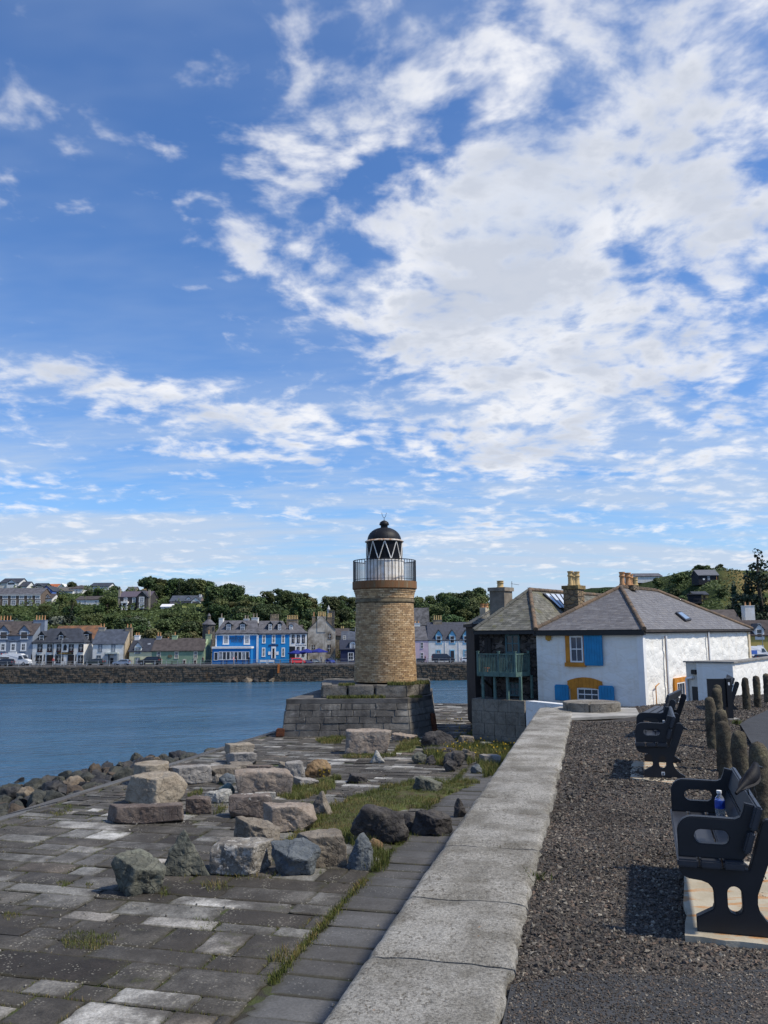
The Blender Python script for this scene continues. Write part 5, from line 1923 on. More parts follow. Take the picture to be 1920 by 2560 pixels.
def panel(fr, parent, x0, y0, x1, y1, mat, name, out=0.06, th=0.06):
 s0, za = sz(fr, x0, y0)
 s1, zb_ = sz(fr, x1, y1)
 b = B(fr)
 b.box(s0, -out, min(za, zb_), s1, -out + th, max(za, zb_))
 return b.build(name, mat, parent)
def chimney(fr, parent, x0, x1, ytop, t, zdown, mat, pots=2, potmat=POT, ypot=None, dep=0.7):
 s0, zt_ = sz(fr, x0, ytop, t)
 s1, _ = sz(fr, x1, ytop, t)
 b = B(fr)
 b.box(s0, t - dep / 2, zt_ - zdown, s1, t + dep / 2, zt_ - 0.12)
 b.box(s0 - 0.06, t - dep / 2 - 0.06, zt_ - 0.12, s1 + 0.06, t + dep / 2 + 0.06, zt_)
 ch = b.build('chimney', mat, parent)
 ph = (sz(fr, x0, ypot, t)[1] - zt_) if ypot else 0.5
 for k in range(pots):
  s = s0 + (s1 - s0) * (k + 0.5) / pots
  r = min(0.16, (s1 - s0) / pots * 0.44)
  b = B(fr)
  p0 = Vector((s, t, zt_ - 0.02))
  for (ra, rb, ha, hb) in ((r, r * 0.85, 0, ph * 0.85), (r * 1.05, r * 1.05, ph * 0.85, ph)):
   b.tube(p0 + Vector((0, 0, ha)), p0 + Vector((0, 0, hb)), ra, rb, 8)
  b.build('chimney_pot', potmat, ch)
 return ch
def house(name, label, xl, xr, yg, ye, yr, depth, wall, roof, Y=VY, yaw=0.0, rtype='gable', cat='house', group=None, ov=0.22, base=None, ridge=None, rt=0.5):
 """house by its facade's pixels; returns (thing, frame, info)"""
 fr = frame_at(xl, ye, Y, yaw)
 O, a, bb = fr
 fr = (Vector((O.x, O.y, 0)), a, bb)
 W, ze = sz(fr, xr, ye)
 ze = (ze + sz(fr, xl, ye)[1]) / 2
 zg = sz(fr, (xl + xr) / 2, yg)[1] if base is None else base
 zg = min(zg, ze - 0.8)
 zr = sz(fr, (xl + xr) / 2, yr, depth * rt)[1]
 zr = max(zr, ze + 0.3)
 th = thing(name, label, cat, tuple(fr[0] + a * (W / 2) + bb * (depth / 2) + Vector((0, 0, zg))), group)
 b = B(fr)
 zb_ = zg - 0.6
 if rtype == 'gable':
  b.prism([(0, 0, zb_), (0, depth, zb_), (0, depth, ze), (0, depth * rt, zr - 0.08), (0, 0, ze)], (W, 0, 0))
 elif rtype == 'front':
  b.prism([(0, 0, zb_), (W, 0, zb_), (W, 0, ze), (W / 2, 0, zr - 0.08), (0, 0, ze)], (0, depth, 0))
 else:
  b.box(0, 0, zb_, W, depth, ze)
 b.build('wall', wall, th)
 rb = B(fr)
 if rtype == 'gable':
  k = (zr - ze) / (depth * rt)
  k2 = (zr - ze) / (depth * (1 - rt))
  for sg in (0, 1):
   if sg == 0:
    rb.prism([(-ov, -ov, ze - ov * k), (-ov, depth * rt, zr), (-ov, depth * rt, zr + 0.16), (-ov, -ov, ze - ov * k + 0.16)], (W + 2 * ov, 0, 0))
   else:
    rb.prism([(-ov, depth + ov, ze - ov * k2), (-ov, depth * rt + 0.001, zr), (-ov, depth * rt + 0.001, zr + 0.16), (-ov, depth + ov, ze - ov * k2 + 0.16)], (W + 2 * ov, 0, 0))
 elif rtype == 'front':
  k = (zr - ze) / (W / 2)
  for sg in (0, 1):
   x0 = -ov if sg == 0 else W + ov
   xm = W / 2 - 0.0005 if sg == 0 else W / 2 + 0.0005
   rb.prism([(x0, -ov, ze - ov * k), (xm, -ov, zr), (xm, -ov, zr + 0.16), (x0, -ov, ze - ov * k + 0.16)], (0, depth + 2 * ov, 0))
 else:
  r0, r1 = (ridge if ridge else (depth * 0.5, W - depth * 0.5))
  if rtype == 'hipR':
   r0 = -ov
  e = [(-ov, -ov, ze - 0.02), (W + ov, -ov, ze - 0.02), (W + ov, depth + ov, ze - 0.02), (-ov, depth + ov, ze - 0.02)]
  tps = [(r0, depth * rt, zr), (r1, depth * rt, zr)]
  idx = [rb.v(p) for p in e + tps]
  lo = [rb.v((p[0], p[1], p[2] - 0.16)) for p in e]
  for f in ([0, 1, 5, 4], [1, 2, 5], [2, 3, 4, 5], [3, 0, 4]):
   rb.F.append([idx[q] for q in f])
  for q in range(4):
   rb.F.append([idx[q], idx[(q + 1) % 4], lo[(q + 1) % 4], lo[q]])
  rb.F.append(lo[::-1])
 rf = rb.build('roof', roof, th)
 return th, fr, dict(W=W, ze=ze, zg=zg, zr=zr, d=depth, roof=rf)
def dormer(fr, info, parent, xc, ya, ye, yb, w, wallm, roofm, t0=0.3, deep=2.6, glass=GLASS, sur=WHITE, wy=None, sw=0.1, hip=False):
 """gabled dormer: apex ya, eave ye, foot yb (pixels), half into the roof"""
 s0, ze = sz(fr, xc - w / 2, ye, t0)
 s1, _ = sz(fr, xc + w / 2, ye, t0)
 za = sz(fr, xc, ya, t0)[1]
 zb_ = sz(fr, xc, yb, t0)[1]
 b = B(fr)
 sm = (s0 + s1) / 2
 b.prism([(s0, t0, zb_), (s1, t0, zb_), (s1, t0, ze), (sm, t0, za - 0.06), (s0, t0, ze)], (0, deep, 0))
 dm = b.build('dormer', wallm, parent)
 b = B(fr)
 o = 0.18
 k = (za - ze) / (sm - s0)
 b.prism([(s0 - o, t0 - o, ze - o * k), (sm - 0.0005, t0 - o, za), (sm - 0.0005, t0 - o, za + 0.12), (s0 - o, t0 - o, ze - o * k + 0.12)], (0, deep, 0))
 b.prism([(s1 + o, t0 - o, ze - o * k), (sm + 0.0005, t0 - o, za), (sm + 0.0005, t0 - o, za + 0.12), (s1 + o, t0 - o, ze - o * k + 0.12)], (0, deep, 0))
 b.build('dormer_roof', roofm, dm)
 f2 = (fr[0] + fr[2] * t0, fr[1], fr[2])
 y0, y1 = wy if wy else (ye + 0.5, yb)
 s0w, zaw = sz(f2, xc - w * 0.36, y0)
 s1w, zbw = sz(f2, xc + w * 0.36, y1)
 b = B(f2)
 b.box(s0w, -0.05, zbw, s1w, 0.02, zaw)
 fo = b.build('dormer_window', sur, dm)
 zm = (zaw + zbw) / 2
 b = B(f2)
 b.box(s0w + sw, -0.06, zm + 0.04, s1w - sw, -0.03, zaw - sw)
 b.box(s0w + sw, -0.06, zbw + sw, s1w - sw, -0.03, zm - 0.04)
 b.name = ''
 o = b.build('pane', glass, None)
 o.parent = dm
 return dm
def strip_gutter(fr, info, parent, mat=BLACKP):
 b = B(fr)
 b.box(-0.1, -0.26, info['ze'] - 0.26, info['W'] + 0.1, -0.02, info['ze'] - 0.12)
 return b.build('gutter', mat, parent)
GREYW = M('blue_grey_render', (0.215, 0.255, 0.315), 0.85, 0.08, 1.0, 0.15)
CREAM = M('cream_render_far', (0.70, 0.66, 0.42), 0.85, 0.08, 1.0, 0.15)
GREENW = M('sage_render', (0.215, 0.315, 0.215), 0.85, 0.08, 1.0, 0.15)
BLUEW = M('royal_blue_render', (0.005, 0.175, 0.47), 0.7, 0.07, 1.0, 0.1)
WHITEW = M('white_render', (0.74, 0.74, 0.72), 0.85, 0.06, 1.0, 0.15, col2=(0.64, 0.62, 0.56))
NAVYW = M('navy_render', (0.010, 0.018, 0.062), 0.7, 0.1, 1.0, 0.1)
PINKW = M('pale_pink_render', (0.60, 0.47, 0.53), 0.85, 0.05, 1.0, 0.1)
LBLUE = M('light_blue_trim', (0.21, 0.49, 0.66), 0.6, 0.06)
BEIGE = M('beige_harling', (0.44, 0.36, 0.25), 0.95, 0.2, 1.0, 0.3)
GOLD = M('gold_lettering', (0.55, 0.36, 0.09), 0.5, 0.1)
DGREY = M('dark_grey_lettering', (0.04, 0.045, 0.055), 0.6, 0.1)
# 1 blue-grey hotel
h, fr, inf = house('grey_hotel', 'blue-grey three-storey hotel with two gabled half dormers, beside white van', -62, 82, 1661, 1588, 1555, 9, GREYW, SLATE_B, rtype='gable')
for xc in (9.5, 60.5, -42):
 dormer(fr, inf, h, xc, 1563, 1577, 1600, 25, GREYW, SLATE_B, t0=-0.06, deep=3.2, wy=(1578.5, 1598), sw=0.16)
for xc in (7.5, 33, 58.5, -20):
 win(fr, h, xc, 1607, 1626.5, 13, WHITE, 0.3)
for xc in (6, 63):
 win(fr, h, xc, 1637, 1656, 12, WHITE, 0.25)
panel(fr, h, 22, 1630, 42, 1635, WHITE, 'door_hood', 0.3, 0.3)
panel(fr, h, 26, 1636, 38, 1660, M('grey_door', (0.1, 0.12, 0.15)), 'door')
chimney(fr, h, 87.5, 116, 1550, 4.5, 8, GREYW, 4, POT, 1538.5, 1.6)
chimney(fr, h, -10, 30, 1551, 6.5, 4, GREYW, 5, POT, 1539.5, 1.4)
lettering('The', fr, sz(fr, 31, 1598)[0], sz(fr, 31, 1598.3)[1], 0.42, DGREY, h)
lettering('Waterfront', fr, sz(fr, 33, 1603)[0], sz(fr, 33, 1603)[1], 0.72, DGREY, h)
# 2 black and white inn
h, fr, inf = house('black_and_white_inn', 'white inn with black hipped roof, black window surrounds and parasols outside', 82, 209, 1661, 1605.5, 1571, 7.5, WHITEW, SLATE_D, rtype='hip', ridge=(2.3, 9.2), cat='inn')
for xc in (100, 124.5, 148, 178, 202.5):
 o = win(fr, h, xc, 1610.5, 1629, 11.8, BLACKP, 0.2, GLASS)
 s_, z_ = sz(fr, xc, 1627.5)
 b = B(fr)
 b.box(s_ - 0.36, -0.28, z_ - 0.12, s_ + 0.36, -0.1, z_ + 0.05)
 b.build('window_box', M('dark_red_flowers', (0.10, 0.015, 0.02), 0.9, 0.6, 9), h)
for xc in (98.5, 147, 201.5):
 win(fr, h, xc, 1638, 1657, 12, BLACKP, 0.2)
for xc in (125, 177):
 panel(fr, h, xc - 7.5, 1637, xc + 7.5, 1661, BLACKP, 'door_surround', 0.08, 0.08)
 panel(fr, h, xc - 3.5, 1641, xc + 3.5, 1660, M('dark_doorway', (0.02, 0.012, 0.01)), 'door', 0.12, 0.05)
ps_, pz_ = sz(fr, 163, 1618)
b = B(fr)
b.prism([(ps_ - 0.36, -0.07, pz_ - 0.65), (ps_ + 0.36, -0.07, pz_ - 0.65), (ps_ + 0.36, -0.07, pz_ + 0.3), (ps_, -0.07, pz_ + 0.68), (ps_ - 0.36, -0.07, pz_ + 0.3)], (0, 0.06, 0))
b.build('wall_plaque', BLACKP, h)
sg = panel(fr, h, 142, 1630.5, 183.5, 1636, BLACKP, 'fascia_sign', 0.12, 0.1)
lettering('CROWN HOTEL', fr, sz(fr, 162.7, 1633.3)[0], sz(fr, 162.7, 1633.5)[1], 0.40, GOLD, h, out=0.13)
for xc in (104, 152.5):
 dormer(fr, inf, h, xc, 1578.5, 1588, 1602.5, 14, BLACKP, SLATE_D, t0=0.5, deep=3, wy=(1588.5, 1602))
dormer(fr, inf, h, 216, 1578, 1583, 1601, 13, BLACKP, SLATE_D, t0=3.2, deep=2, wy=(1586, 1598))
strip_gutter(fr, inf, h)
b = B(fr)
s_ = sz(fr, 132.5, 1640)[0]
b.tube((s_, -0.08, inf['zg']), (s_, -0.08, inf['ze'] - 0.2), 0.05, 0.05, 6)
b.build('downpipe', BLACKP, h)
# 3 brown tiled roof behind
h, fr, inf = house('brown_roof_house', 'house with orange-brown tiled roof rising behind the black-roofed inn', 128, 252, 1650, 1606, 1564, 9, BEIGE, M('lichened_brown_tile', (0.20, 0.095, 0.045), 0.9, 0.35, 0.8, 0.5, 5, 0.06, col2=(0.11, 0.065, 0.045)), Y=200, rtype='hipR', ridge=(0, 10.5), base=QUAY_Z)
# 4 white house with two chimneys and sunlit gable
h, fr, inf = house('white_gabled_house', 'white two-storey house with blue-grey slates and beige sunlit gable', 232.5, 309.5, 1661, 1609, 1575, 7.2, WHITEW, M('blue_slate', (0.070, 0.083, 0.110), 0.7, 0.2, 1.2, 0.4, 6, 0.05), rtype='gable')
b = B(fr)
W = inf['W']; d = inf['d']
b.prism([(W + 0.005, 0, inf['zg'] - .5), (W + 0.005, d, inf['zg'] - .5), (W + 0.005, d, inf['ze']), (W + 0.005, d / 2, inf['zr']), (W + 0.005, 0, inf['ze'])], (0.3, 0, 0))
b.build('gable_wall', BEIGE, h)
for xc in (250.5, 283.2):
 win(fr, h, xc, 1611, 1629, 9.5, M('grey_blue_trim', (0.16, 0.20, 0.24), 0.8, 0.1), 0.12, CURTAIN)
win(fr, h, 247, 1638, 1653, 10.5, M('grey_blue_trim', (0.16, 0.20, 0.24)), 0.16)
panel(fr, h, 265.5, 1631, 297.5, 1634.5, M('pale_cornice', (0.45, 0.50, 0.47)), 'porch_cornice', 1.3, 1.28)
for xa, xb in ((267, 273.5), (289, 296)):
 panel(fr, h, xa, 1634.8, xb, 1661, M('grey_blue_trim', (0.16, 0.20, 0.24)), 'porch_pier', 1.2, 1.18)
panel(fr, h, 274.5, 1637, 285, 1661, WHITE, 'door_frame', 0.1, 0.08)
panel(fr, h, 276, 1645, 283.5, 1660.5, M('dark_door', (0.03, 0.03, 0.04)), 'door', 0.14, 0.05)
chimney(fr, h, 248, 264, 1568, 3.6, 3.0, M('pale_stone_stack', (0.36, 0.33, 0.28), 0.9, 0.2), 2, POT, 1559, 1.0)
chimney(fr, h, 314.5, 331, 1569, 3.6, 3.0, M('stone_stack', (0.26, 0.215, 0.155), 0.9, 0.2), 2, POT, 1560, 1.0)
# 5 cream cottage
h, fr, inf = house('cream_cottage', 'cream cottage with dark slates and one white gabled dormer beside green cottage', 323.5, 379.5, 1660, 1628, 1598, 7, CREAM, M('cottage_slate', (0.035, 0.040, 0.055), 0.7, 0.2), rtype='gable')
dormer(fr, inf, h, 345, 1605, 1616, 1635, 17, WHITE, SLATE_D, t0=-0.05, deep=3, sur=M('pale_green_trim', (0.30, 0.36, 0.25)), wy=(1618, 1635), glass=CURTAIN)
win(fr, h, 343.7, 1643, 1661, 13.5, M('pale_green_trim', (0.30, 0.36, 0.25)), 0.16, CURTAIN, name='garden_door')
win(fr, h, 370.5, 1642, 1652, 10, M('pale_green_trim', (0.30, 0.36, 0.25)), 0.14)
vz = sz(fr, 372, 1614, 1.6)
b = B(fr)
b.prism([(vz[0] - .35, 1.3, vz[1] - .45), (vz[0] + .35, 1.3, vz[1] - .45), (vz[0] + .35, 2.1, vz[1] + .45), (vz[0] - .35, 2.1, vz[1] + .45)], (0, -0.12, 0.1))
b.build('skylight', CURTAIN, h)
chimney(fr, h, 338, 350, 1588, 3.5, 3.2, WHITE, 2, POT, 1581, 1.0)
# 6 green cottage
h, fr, inf = house('green_cottage', 'long low sage green cottage with grey roof and oval wall sign', 379.8, 508.5, 1660, 1626.5, 1597, 7, GREENW, SLATE_B, rtype='gable')
b = B(fr)
W = inf['W']; d = inf['d']
b.prism([(W + 0.005, 0, inf['zg'] - .5), (W + 0.005, d, inf['zg'] - .5), (W + 0.005, d, inf['ze']), (W + 0.005, d / 2, inf['zr'] + 0.3), (W + 0.005, 0, inf['ze'])], (0.3, 0, 0))
b.build('gable_wall', M('sage_render_lit', (0.37, 0.47, 0.28), 0.85, 0.12), h)  # lighter sage carries the gable's sunlight in its colour
for xc in (397, 441.3, 489):
 win(fr, h, xc, 1628, 1645.5, 9.6, M('cream_trim', (0.66, 0.62, 0.50)), 0.2)
for xc in (461, 401, 488):
 panel(fr, h, xc - 4.2, 1648, xc + 4.2, 1661, M('cream_trim', (0.66, 0.62, 0.50)), 'door_frame', 0.07, 0.06)
 panel(fr, h, xc - 2.2, 1651, xc + 2.2, 1660.5, M('dark_red_door', (0.05, 0.02, 0.018)), 'door', 0.1, 0.04)
s_, z_ = sz(fr, 425, 1640.5)
b = B(fr)
b.prism([(s_ + 0.52 * math.cos(k * math.pi / 8), -0.08, z_ + 0.34 * math.sin(k * math.pi / 8)) for k in range(16)], (0, 0.07, 0))
b.build('oval_sign', M('brown_sign', (0.17, 0.14, 0.085), 0.8, 0.2), h)
chimney(fr, h, 392, 404, 1590, 3.5, 2.4, M('grey_stack', (0.30, 0.31, 0.33), 0.9, 0.1), 2, POT, 1580.5, 0.9)
chimney(fr, h, 431, 444, 1588, 3.5, 2.4, M('sage_render_lit', (0.37, 0.47, 0.28)), 1, POT, 1580, 0.9)
chimney(fr, h, 515, 528.5, 1585, 3.5, 2.6, M('sage_render_lit', (0.37, 0.47, 0.28)), 1, POT, 1575, 0.9)
chimney(fr, h, 417, 424, 1596, 5.5, 1.6, FSTONE, 1, POT, 1592, 0.6)
# 7 round church tower
c = at(521.5, 1590, 206)
rt_ = thing('round_tower', 'grey round stone church tower with conical slate cap and small cupola', 'tower', (c.x, 206, QUAY_Z))
z_ = lambda py: at(521.5, py, 206).z
b = B()
b.lathe([(1.58, QUAY_Z - 1), (1.52, z_(1562))], (c.x, 206, 0), 20)
b.build('wall', rubble_mat('tower_rubble', [(0.10, 0.09, 0.08), (0.15, 0.135, 0.115), (0.075, 0.07, 0.065)], (0.06, 0.055, 0.05), 2.0), rt_, smooth=True)
b = B()
b.lathe([(1.74, z_(1562)), (1.74, z_(1561)), (0.40, z_(1548))], (c.x, 206, 0), 20)
b.build('cap_roof', SLATE_F, rt_, smooth=True)
b = B()
for k in range(6):
 an = k * math.pi / 3 + .3
 b.tube((c.x + .32 * math.cos(an), 206 + .32 * math.sin(an), z_(1548.5)), (c.x + .32 * math.cos(an), 206 + .32 * math.sin(an), z_(1539)), 0.07, 0.07, 6)
b.build('cupola_posts', FSTONE, rt_)
b = B()
b.lathe([(0.46, z_(1539.5)), (0.42, z_(1538.5)), (0.03, z_(1532.5))], (c.x, 206, 0), 10)
b.build('cupola_roof', SLATE_F, rt_)
for px, py in ((510, 1571), (510, 1584), (532, 1571)):
 q = at(px, py, 204.4)
 b = B()
 b.box(q.x - 0.14, 204.42 if abs(px - 521) < 8 else 204.9, q.z - 0.4, q.x + 0.14, 205.6, q.z + 0.4)
 b.build('slit_window', GLASS, rt_)
# 8 royal blue hotel
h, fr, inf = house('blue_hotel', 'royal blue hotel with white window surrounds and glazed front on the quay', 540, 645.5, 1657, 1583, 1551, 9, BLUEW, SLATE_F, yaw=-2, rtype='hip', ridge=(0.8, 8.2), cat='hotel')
for xc in (565, 617.3):
 win(fr, h, xc, 1586, 1610, 14.6, WHITE, 0.28, CURTAIN)
panel(fr, h, 539, 1583.5, 645.5, 1588, WHITE, 'eaves_band', 0.08, 0.08)
panel(fr, h, 539, 1588.2, 541.5, 1616, WHITE, 'corner_strip', 0.07, 0.07)
panel(fr, h, 641.5, 1588.2, 645.5, 1656, WHITE, 'corner_strip', 0.07, 0.07)
for xc in (571.5, 606.5):
 dormer(fr, inf, h, xc, 1555, 1560.5, 1577, 15, M('dark_dormer_cheek', (0.05, 0.055, 0.06)), SLATE_F, t0=1.0, deep=2.6, glass=CURTAIN, wy=(1561, 1576))
chimney(fr, h, 549, 559, 1545, 4.5, 3.4, WHITEW, 1, FSTONE, 1533.5, 1.2)
chimney(fr, h, 610, 623, 1547, 5.5, 2.8, WHITEW, 2, FSTONE, 1537.5, 1.2)
chimney(fr, h, 630, 646, 1544, 5.5, 3.6, WHITEW, 2, FSTONE, 1533, 1.2)
strip_gutter(fr, inf, h)
lettering('The', fr, sz(fr, 590, 1588)[0], sz(fr, 590, 1590.5)[1], 0.34, DGREY, h, out=0.03)
lettering('HARBOUR', fr, sz(fr, 590, 1597)[0], sz(fr, 590, 1596.3)[1], 0.92, DGREY, h, out=0.03)
lettering('HOUSE', fr, sz(fr, 592, 1603)[0], sz(fr, 592, 1603.2)[1], 0.78, DGREY, h, out=0.03)
# glazed front extension
fx = (fr[0] - fr[2] * 2.6, fr[1], fr[2])
s0, zt_ = sz(fx, 531, 1617)
s1, _ = sz(fx, 627.5, 1617)
b = B(fx)
b.box(s0, 0, inf['zg'] - 0.5, s1, 2.58, zt_ - 0.42)
ext = b.build('glazed_extension', BLUEW, h)
b = B(fx)
b.box(s0 - 0.12, -0.14, zt_ - 0.42, s1 + 0.12, 2.58, zt_)
b.build('extension_cornice', WHITE, ext)
for k in range(8):
 xc = 551.5 + k * 9.6
 o = win(fx, None, xc, 1629, 1649, 9.2, WHITE, 0.10, GLASS if k % 3 else CURTAIN, bars=False)
 o.parent = h; o.matrix_parent_inverse = Matrix.Translation(-h.location)
o = win(fx, None, 540, 1630, 1650.5, 10, WHITE, 0.12, GLASS, bars=False)
o.parent = h; o.matrix_parent_inverse = Matrix.Translation(-h.location)
# right-hand front, turned to the sun
h2, fr2, inf2 = house('blue_hotel_wing', 'sunlit royal blue hotel front with white door, right of the glazed extension', 646, 723.5, 1657, 1583, 1552, 9, M('royal_blue_render_lit', (0.006, 0.215, 0.52), 0.7, 0.06, 1.0, 0.1), SLATE_F, Y=185.8, yaw=9, rtype='hip', ridge=(0.2, 5.6), cat='hotel')  # lit copy of the blue render: sunlight put into the colour
for xc in (659.7, 684, 708):
 win(fr2, h2, xc, 1586.5, 1607.5, 8.4, WHITE, 0.2)
for xc in (659, 708):
 win(fr2, h2, xc, 1619, 1641, 8.4, WHITE, 0.2)
panel(fr2, h2, 646, 1583.5, 723.5, 1586.5, WHITE, 'eaves_band', 0.08, 0.08)
panel(fr2, h2, 678.5, 1616.5, 689.5, 1646, WHITE, 'door_surround', 0.12, 0.12)
panel(fr2, h2, 681.5, 1621, 686, 1645, M('dark_doorway', (0.02, 0.012, 0.01)), 'door', 0.15, 0.05)
panel(fr2, h2, 672.5, 1611, 695.5, 1614.8, M('dark_blue_board', (0.02, 0.05, 0.12)), 'name_board', 0.12, 0.1)
panel(fr2, h2, 670.5, 1629, 676.5, 1637, WHITE, 'notice_board', 0.08, 0.06)
panel(fr2, h2, 690.5, 1629, 696.5, 1637, WHITE, 'notice_board', 0.08, 0.06)
for xc in (675.5, 699):
 dormer(fr2, inf2, h2, xc, 1553.5, 1559.5, 1575.5, 11, M('dark_dormer_cheek', (0.05, 0.055, 0.06)), SLATE_F, t0=1.0, deep=2.6, glass=CURTAIN, wy=(1561, 1575))
chimney(fr2, h2, 675.5, 697, 1545.5, 6, 3.2, FSTONE, 6, FSTONE, 1535, 1.2)
strip_gutter(fr2, inf2, h2)
for ch_ in list(h2.children):
 ch_.parent = h
 ch_.matrix_parent_inverse = Matrix.Translation(-h.location)
bpy.data.objects.remove(h2)
# 9 white building with black windows
h, fr, inf = house('white_bar', 'white bar with narrow black windows next to the blue hotel', 724, 767.5, 1656, 1581.5, 1556, 8, WHITEW, SLATE_F, Y=187, yaw=8, rtype='hip', ridge=(-0.1, 1.4), cat='bar')
for xc in (733, 746, 758.7):
 win(fr, h, xc, 1586.5, 1606.5, 6.4, BLACKP, 0.14)
for xc in (745.5, 758):
 win(fr, h, xc, 1617, 1640, 6.2, BLACKP, 0.14)
panel(fr, h, 723.8, 1616, 737.5, 1655, BLACKP, 'garage_door', 0.08, 0.08)
dormer(fr, inf, h, 727.5, 1560, 1563, 1573.5, 9, WHITE, SLATE_F, t0=1.0, deep=2.4, glass=CURTAIN)
lettering('The Harbour House', fr, sz(fr, 752, 1613)[0], sz(fr, 752, 1613)[1], 0.30, DGREY, h)
strip_gutter(fr, inf, h)
h, fr, inf = house('stack_cottage', 'stone cottage behind the white bar, mostly hidden, with long row of chimney pots', 712, 752, 1650, 1578, 1564, 6, FSTONE, SLATE_B, Y=198, rtype='gable', base=QUAY_Z)
chimney(fr, h, 717, 745, 1548, 3, 3.5, FSTONE, 7, YPOT, 1538, 1.2)
# 10 old stained house, gable to the front
STAIN = M('stained_harling', (0.40, 0.365, 0.305), 0.95, 0.45, 0.55, 0.4, 4, 0.04, col2=(0.155, 0.125, 0.09), streak=0.55)
h, fr, inf = house('old_stained_house', 'tall weathered grey-white house with stained gable and chimney stack, behind blue parasols', 770, 838, 1652, 1575, 1541, 10, STAIN, SLATE_B, Y=188, yaw=6, rtype='front', ov=0.1)
panel(fr, h, 793, 1541, 814.5, 1580, STAIN, 'gable_stack', 0.10, 1.2)
for xc, y0, y1, w in ((824.5, 1583, 1597, 9), (784, 1612, 1623.5, 9), (823, 1611, 1630.5, 9.5), (789, 1583, 1592, 0.1)):
 if w > 1:
  win(fr, h, xc, y0, y1, w, M('brown_stone_trim', (0.19, 0.15, 0.11)), 0.12)
chimney(fr, h, 794, 814, 1541.5, 0.6, 0.8, STAIN, 5, YPOT, 1529, 1.0)
chimney(fr, h, 780, 788.5, 1541, 6, 4.6, FSTONE, 1, POT, 1530, 1.0)
chimney(fr, h, 818, 829, 1543, 7, 4.6, FSTONE, 3, YPOT, 1533, 1.0)
b = B(fr)
W = inf['W']
b.box(W + 0.01, 0.1, inf['zg'] - .4, W + 0.05, 9.9, inf['ze'])
b.build('sunlit_side_wall', M('sunlit_harling', (0.62, 0.56, 0.42), 0.95, 0.2, 0.8), h)  # lighter cream paints the sun on this side into the harling
# 11 church tower with pinnacle
c = at(829, 1560, 222)
ct = thing('church_tower', 'square stone church tower with white pinnacle among the trees', 'church tower', (c.x, 222, 0))
z_ = lambda py: at(829, py, 222).z
b = B()
b.box(c.x - 0.75, 222, -4, c.x + 0.75, 223.6, z_(1528))
for k in (-1, 0, 1):
 b.box(c.x + k * 0.6 - 0.16, 221.95, z_(1528) + 0.002, c.x + k * 0.6 + 0.16, 222.3, z_(1525))
b.build('wall', rubble_mat('tower_rubble', [], ()), ct)
q = at(821.5, 1530, 222.4)
b = B()
b.lathe([(0.42, -3), (0.40, z_(1524)), (0.48, z_(1523)), (0.36, z_(1521)), (0.02, z_(1512.5))], (q.x, 222.4, 0), 8)
b.build('pinnacle', M('pale_pinnacle', (0.5, 0.49, 0.46), 0.9, 0.15), ct)
# 12 small houses towards the lighthouse
h, fr, inf = house('navy_cottage', 'dark navy cottage with white framed windows and slate roof near the lighthouse', 851.5, 905, 1654, 1623, 1601, 6, NAVYW, M('navy_slate', (0.025, 0.030, 0.050), 0.6, 0.15), Y=186, yaw=4, rtype='gable')
win(fr, h, 877, 1631, 1650, 14, WHITE, 0.14)
dormer(fr, inf, h, 882, 1603, 1607, 1622, 15, WHITE, SLATE_D, t0=0.1, deep=2.5, glass=CURTAIN)
h, fr, inf = house('white_back_house', 'white house with blue-grey roof behind the navy cottage', 854, 925, 1645, 1600, 1579, 7, WHITEW, M('blue_slate', (0.07, 0.083, 0.11)), Y=197, rtype='gable', base=QUAY_Z)
win(fr, h, 861, 1589, 1599, 7, WHITE, 0.1)
chimney(fr, h, 888, 896, 1568, 3.5, 2, WHITEW, 1, YPOT, 1564, 0.8)
h, fr, inf = house('brown_roof_cottage', 'cottage with brown slate roof tucked beside the stained house', 836, 870, 1640, 1589, 1572, 7, FSTONE, SLATE_B, Y=206, rtype='gable', base=QUAY_Z)
chimney(fr, h, 851, 860, 1571, 3.5, 1.5, FSTONE, 2, YPOT, 1565, 0.8)
# 13 houses right of the lighthouse
h, fr, inf = house('pink_house', 'pale pink house with grey slate roof just right of the lighthouse', 1018, 1070.6, 1655, 1601, 1567, 8, PINKW, SLATE_F, Y=185, rtype='gable', ov=0.1)
win(fr, h, 1054.8, 1605.5, 1620.5, 7.2, WHITE, 0.08)
win(fr, h, 1055, 1631.5, 1646, 7.2, WHITE, 0.08)
chimney(fr, h, 1034, 1050, 1557.5, 4.4, 2.2, WHITEW, 2, POT, 1552, 1.0)
h, fr, inf = house('white_house_blue_dormers', 'white house with three light blue gabled dormers right of the pink house', 1070.9, 1206, 1655, 1600.5, 1557, 8.5, WHITEW, M('blue_dark_slate', (0.050, 0.055, 0.074), 0.7, 0.2), Y=185, rtype='gable', ov=0.1)
for xc in (1097, 1130.5, 1165, 1199):
 dormer(fr, inf, h, xc, 1575, 1587, 1611, 16, LBLUE, M('olive_slate', (0.12, 0.105, 0.075), 0.8, 0.3), t0=-0.05, deep=3.2, sur=WHITE, wy=(1589.5, 1607.5))
for xc in (1096, 1165):
 win(fr, h, xc, 1624, 1644, 13.5, LBLUE, 0.22, CURTAIN)
panel(fr, h, 1124.5, 1624, 1137, 1655, LBLUE, 'door_surround', 0.08, 0.08)
panel(fr, h, 1126.5, 1627, 1135.5, 1654.5, M('dark_door', (0.03, 0.03, 0.04)), 'door', 0.12, 0.05)
chimney(fr, h, 1082.5, 1104.5, 1549.5, 4.25, 3.2, FSTONE, 4, YPOT, 1538.5, 1.1)
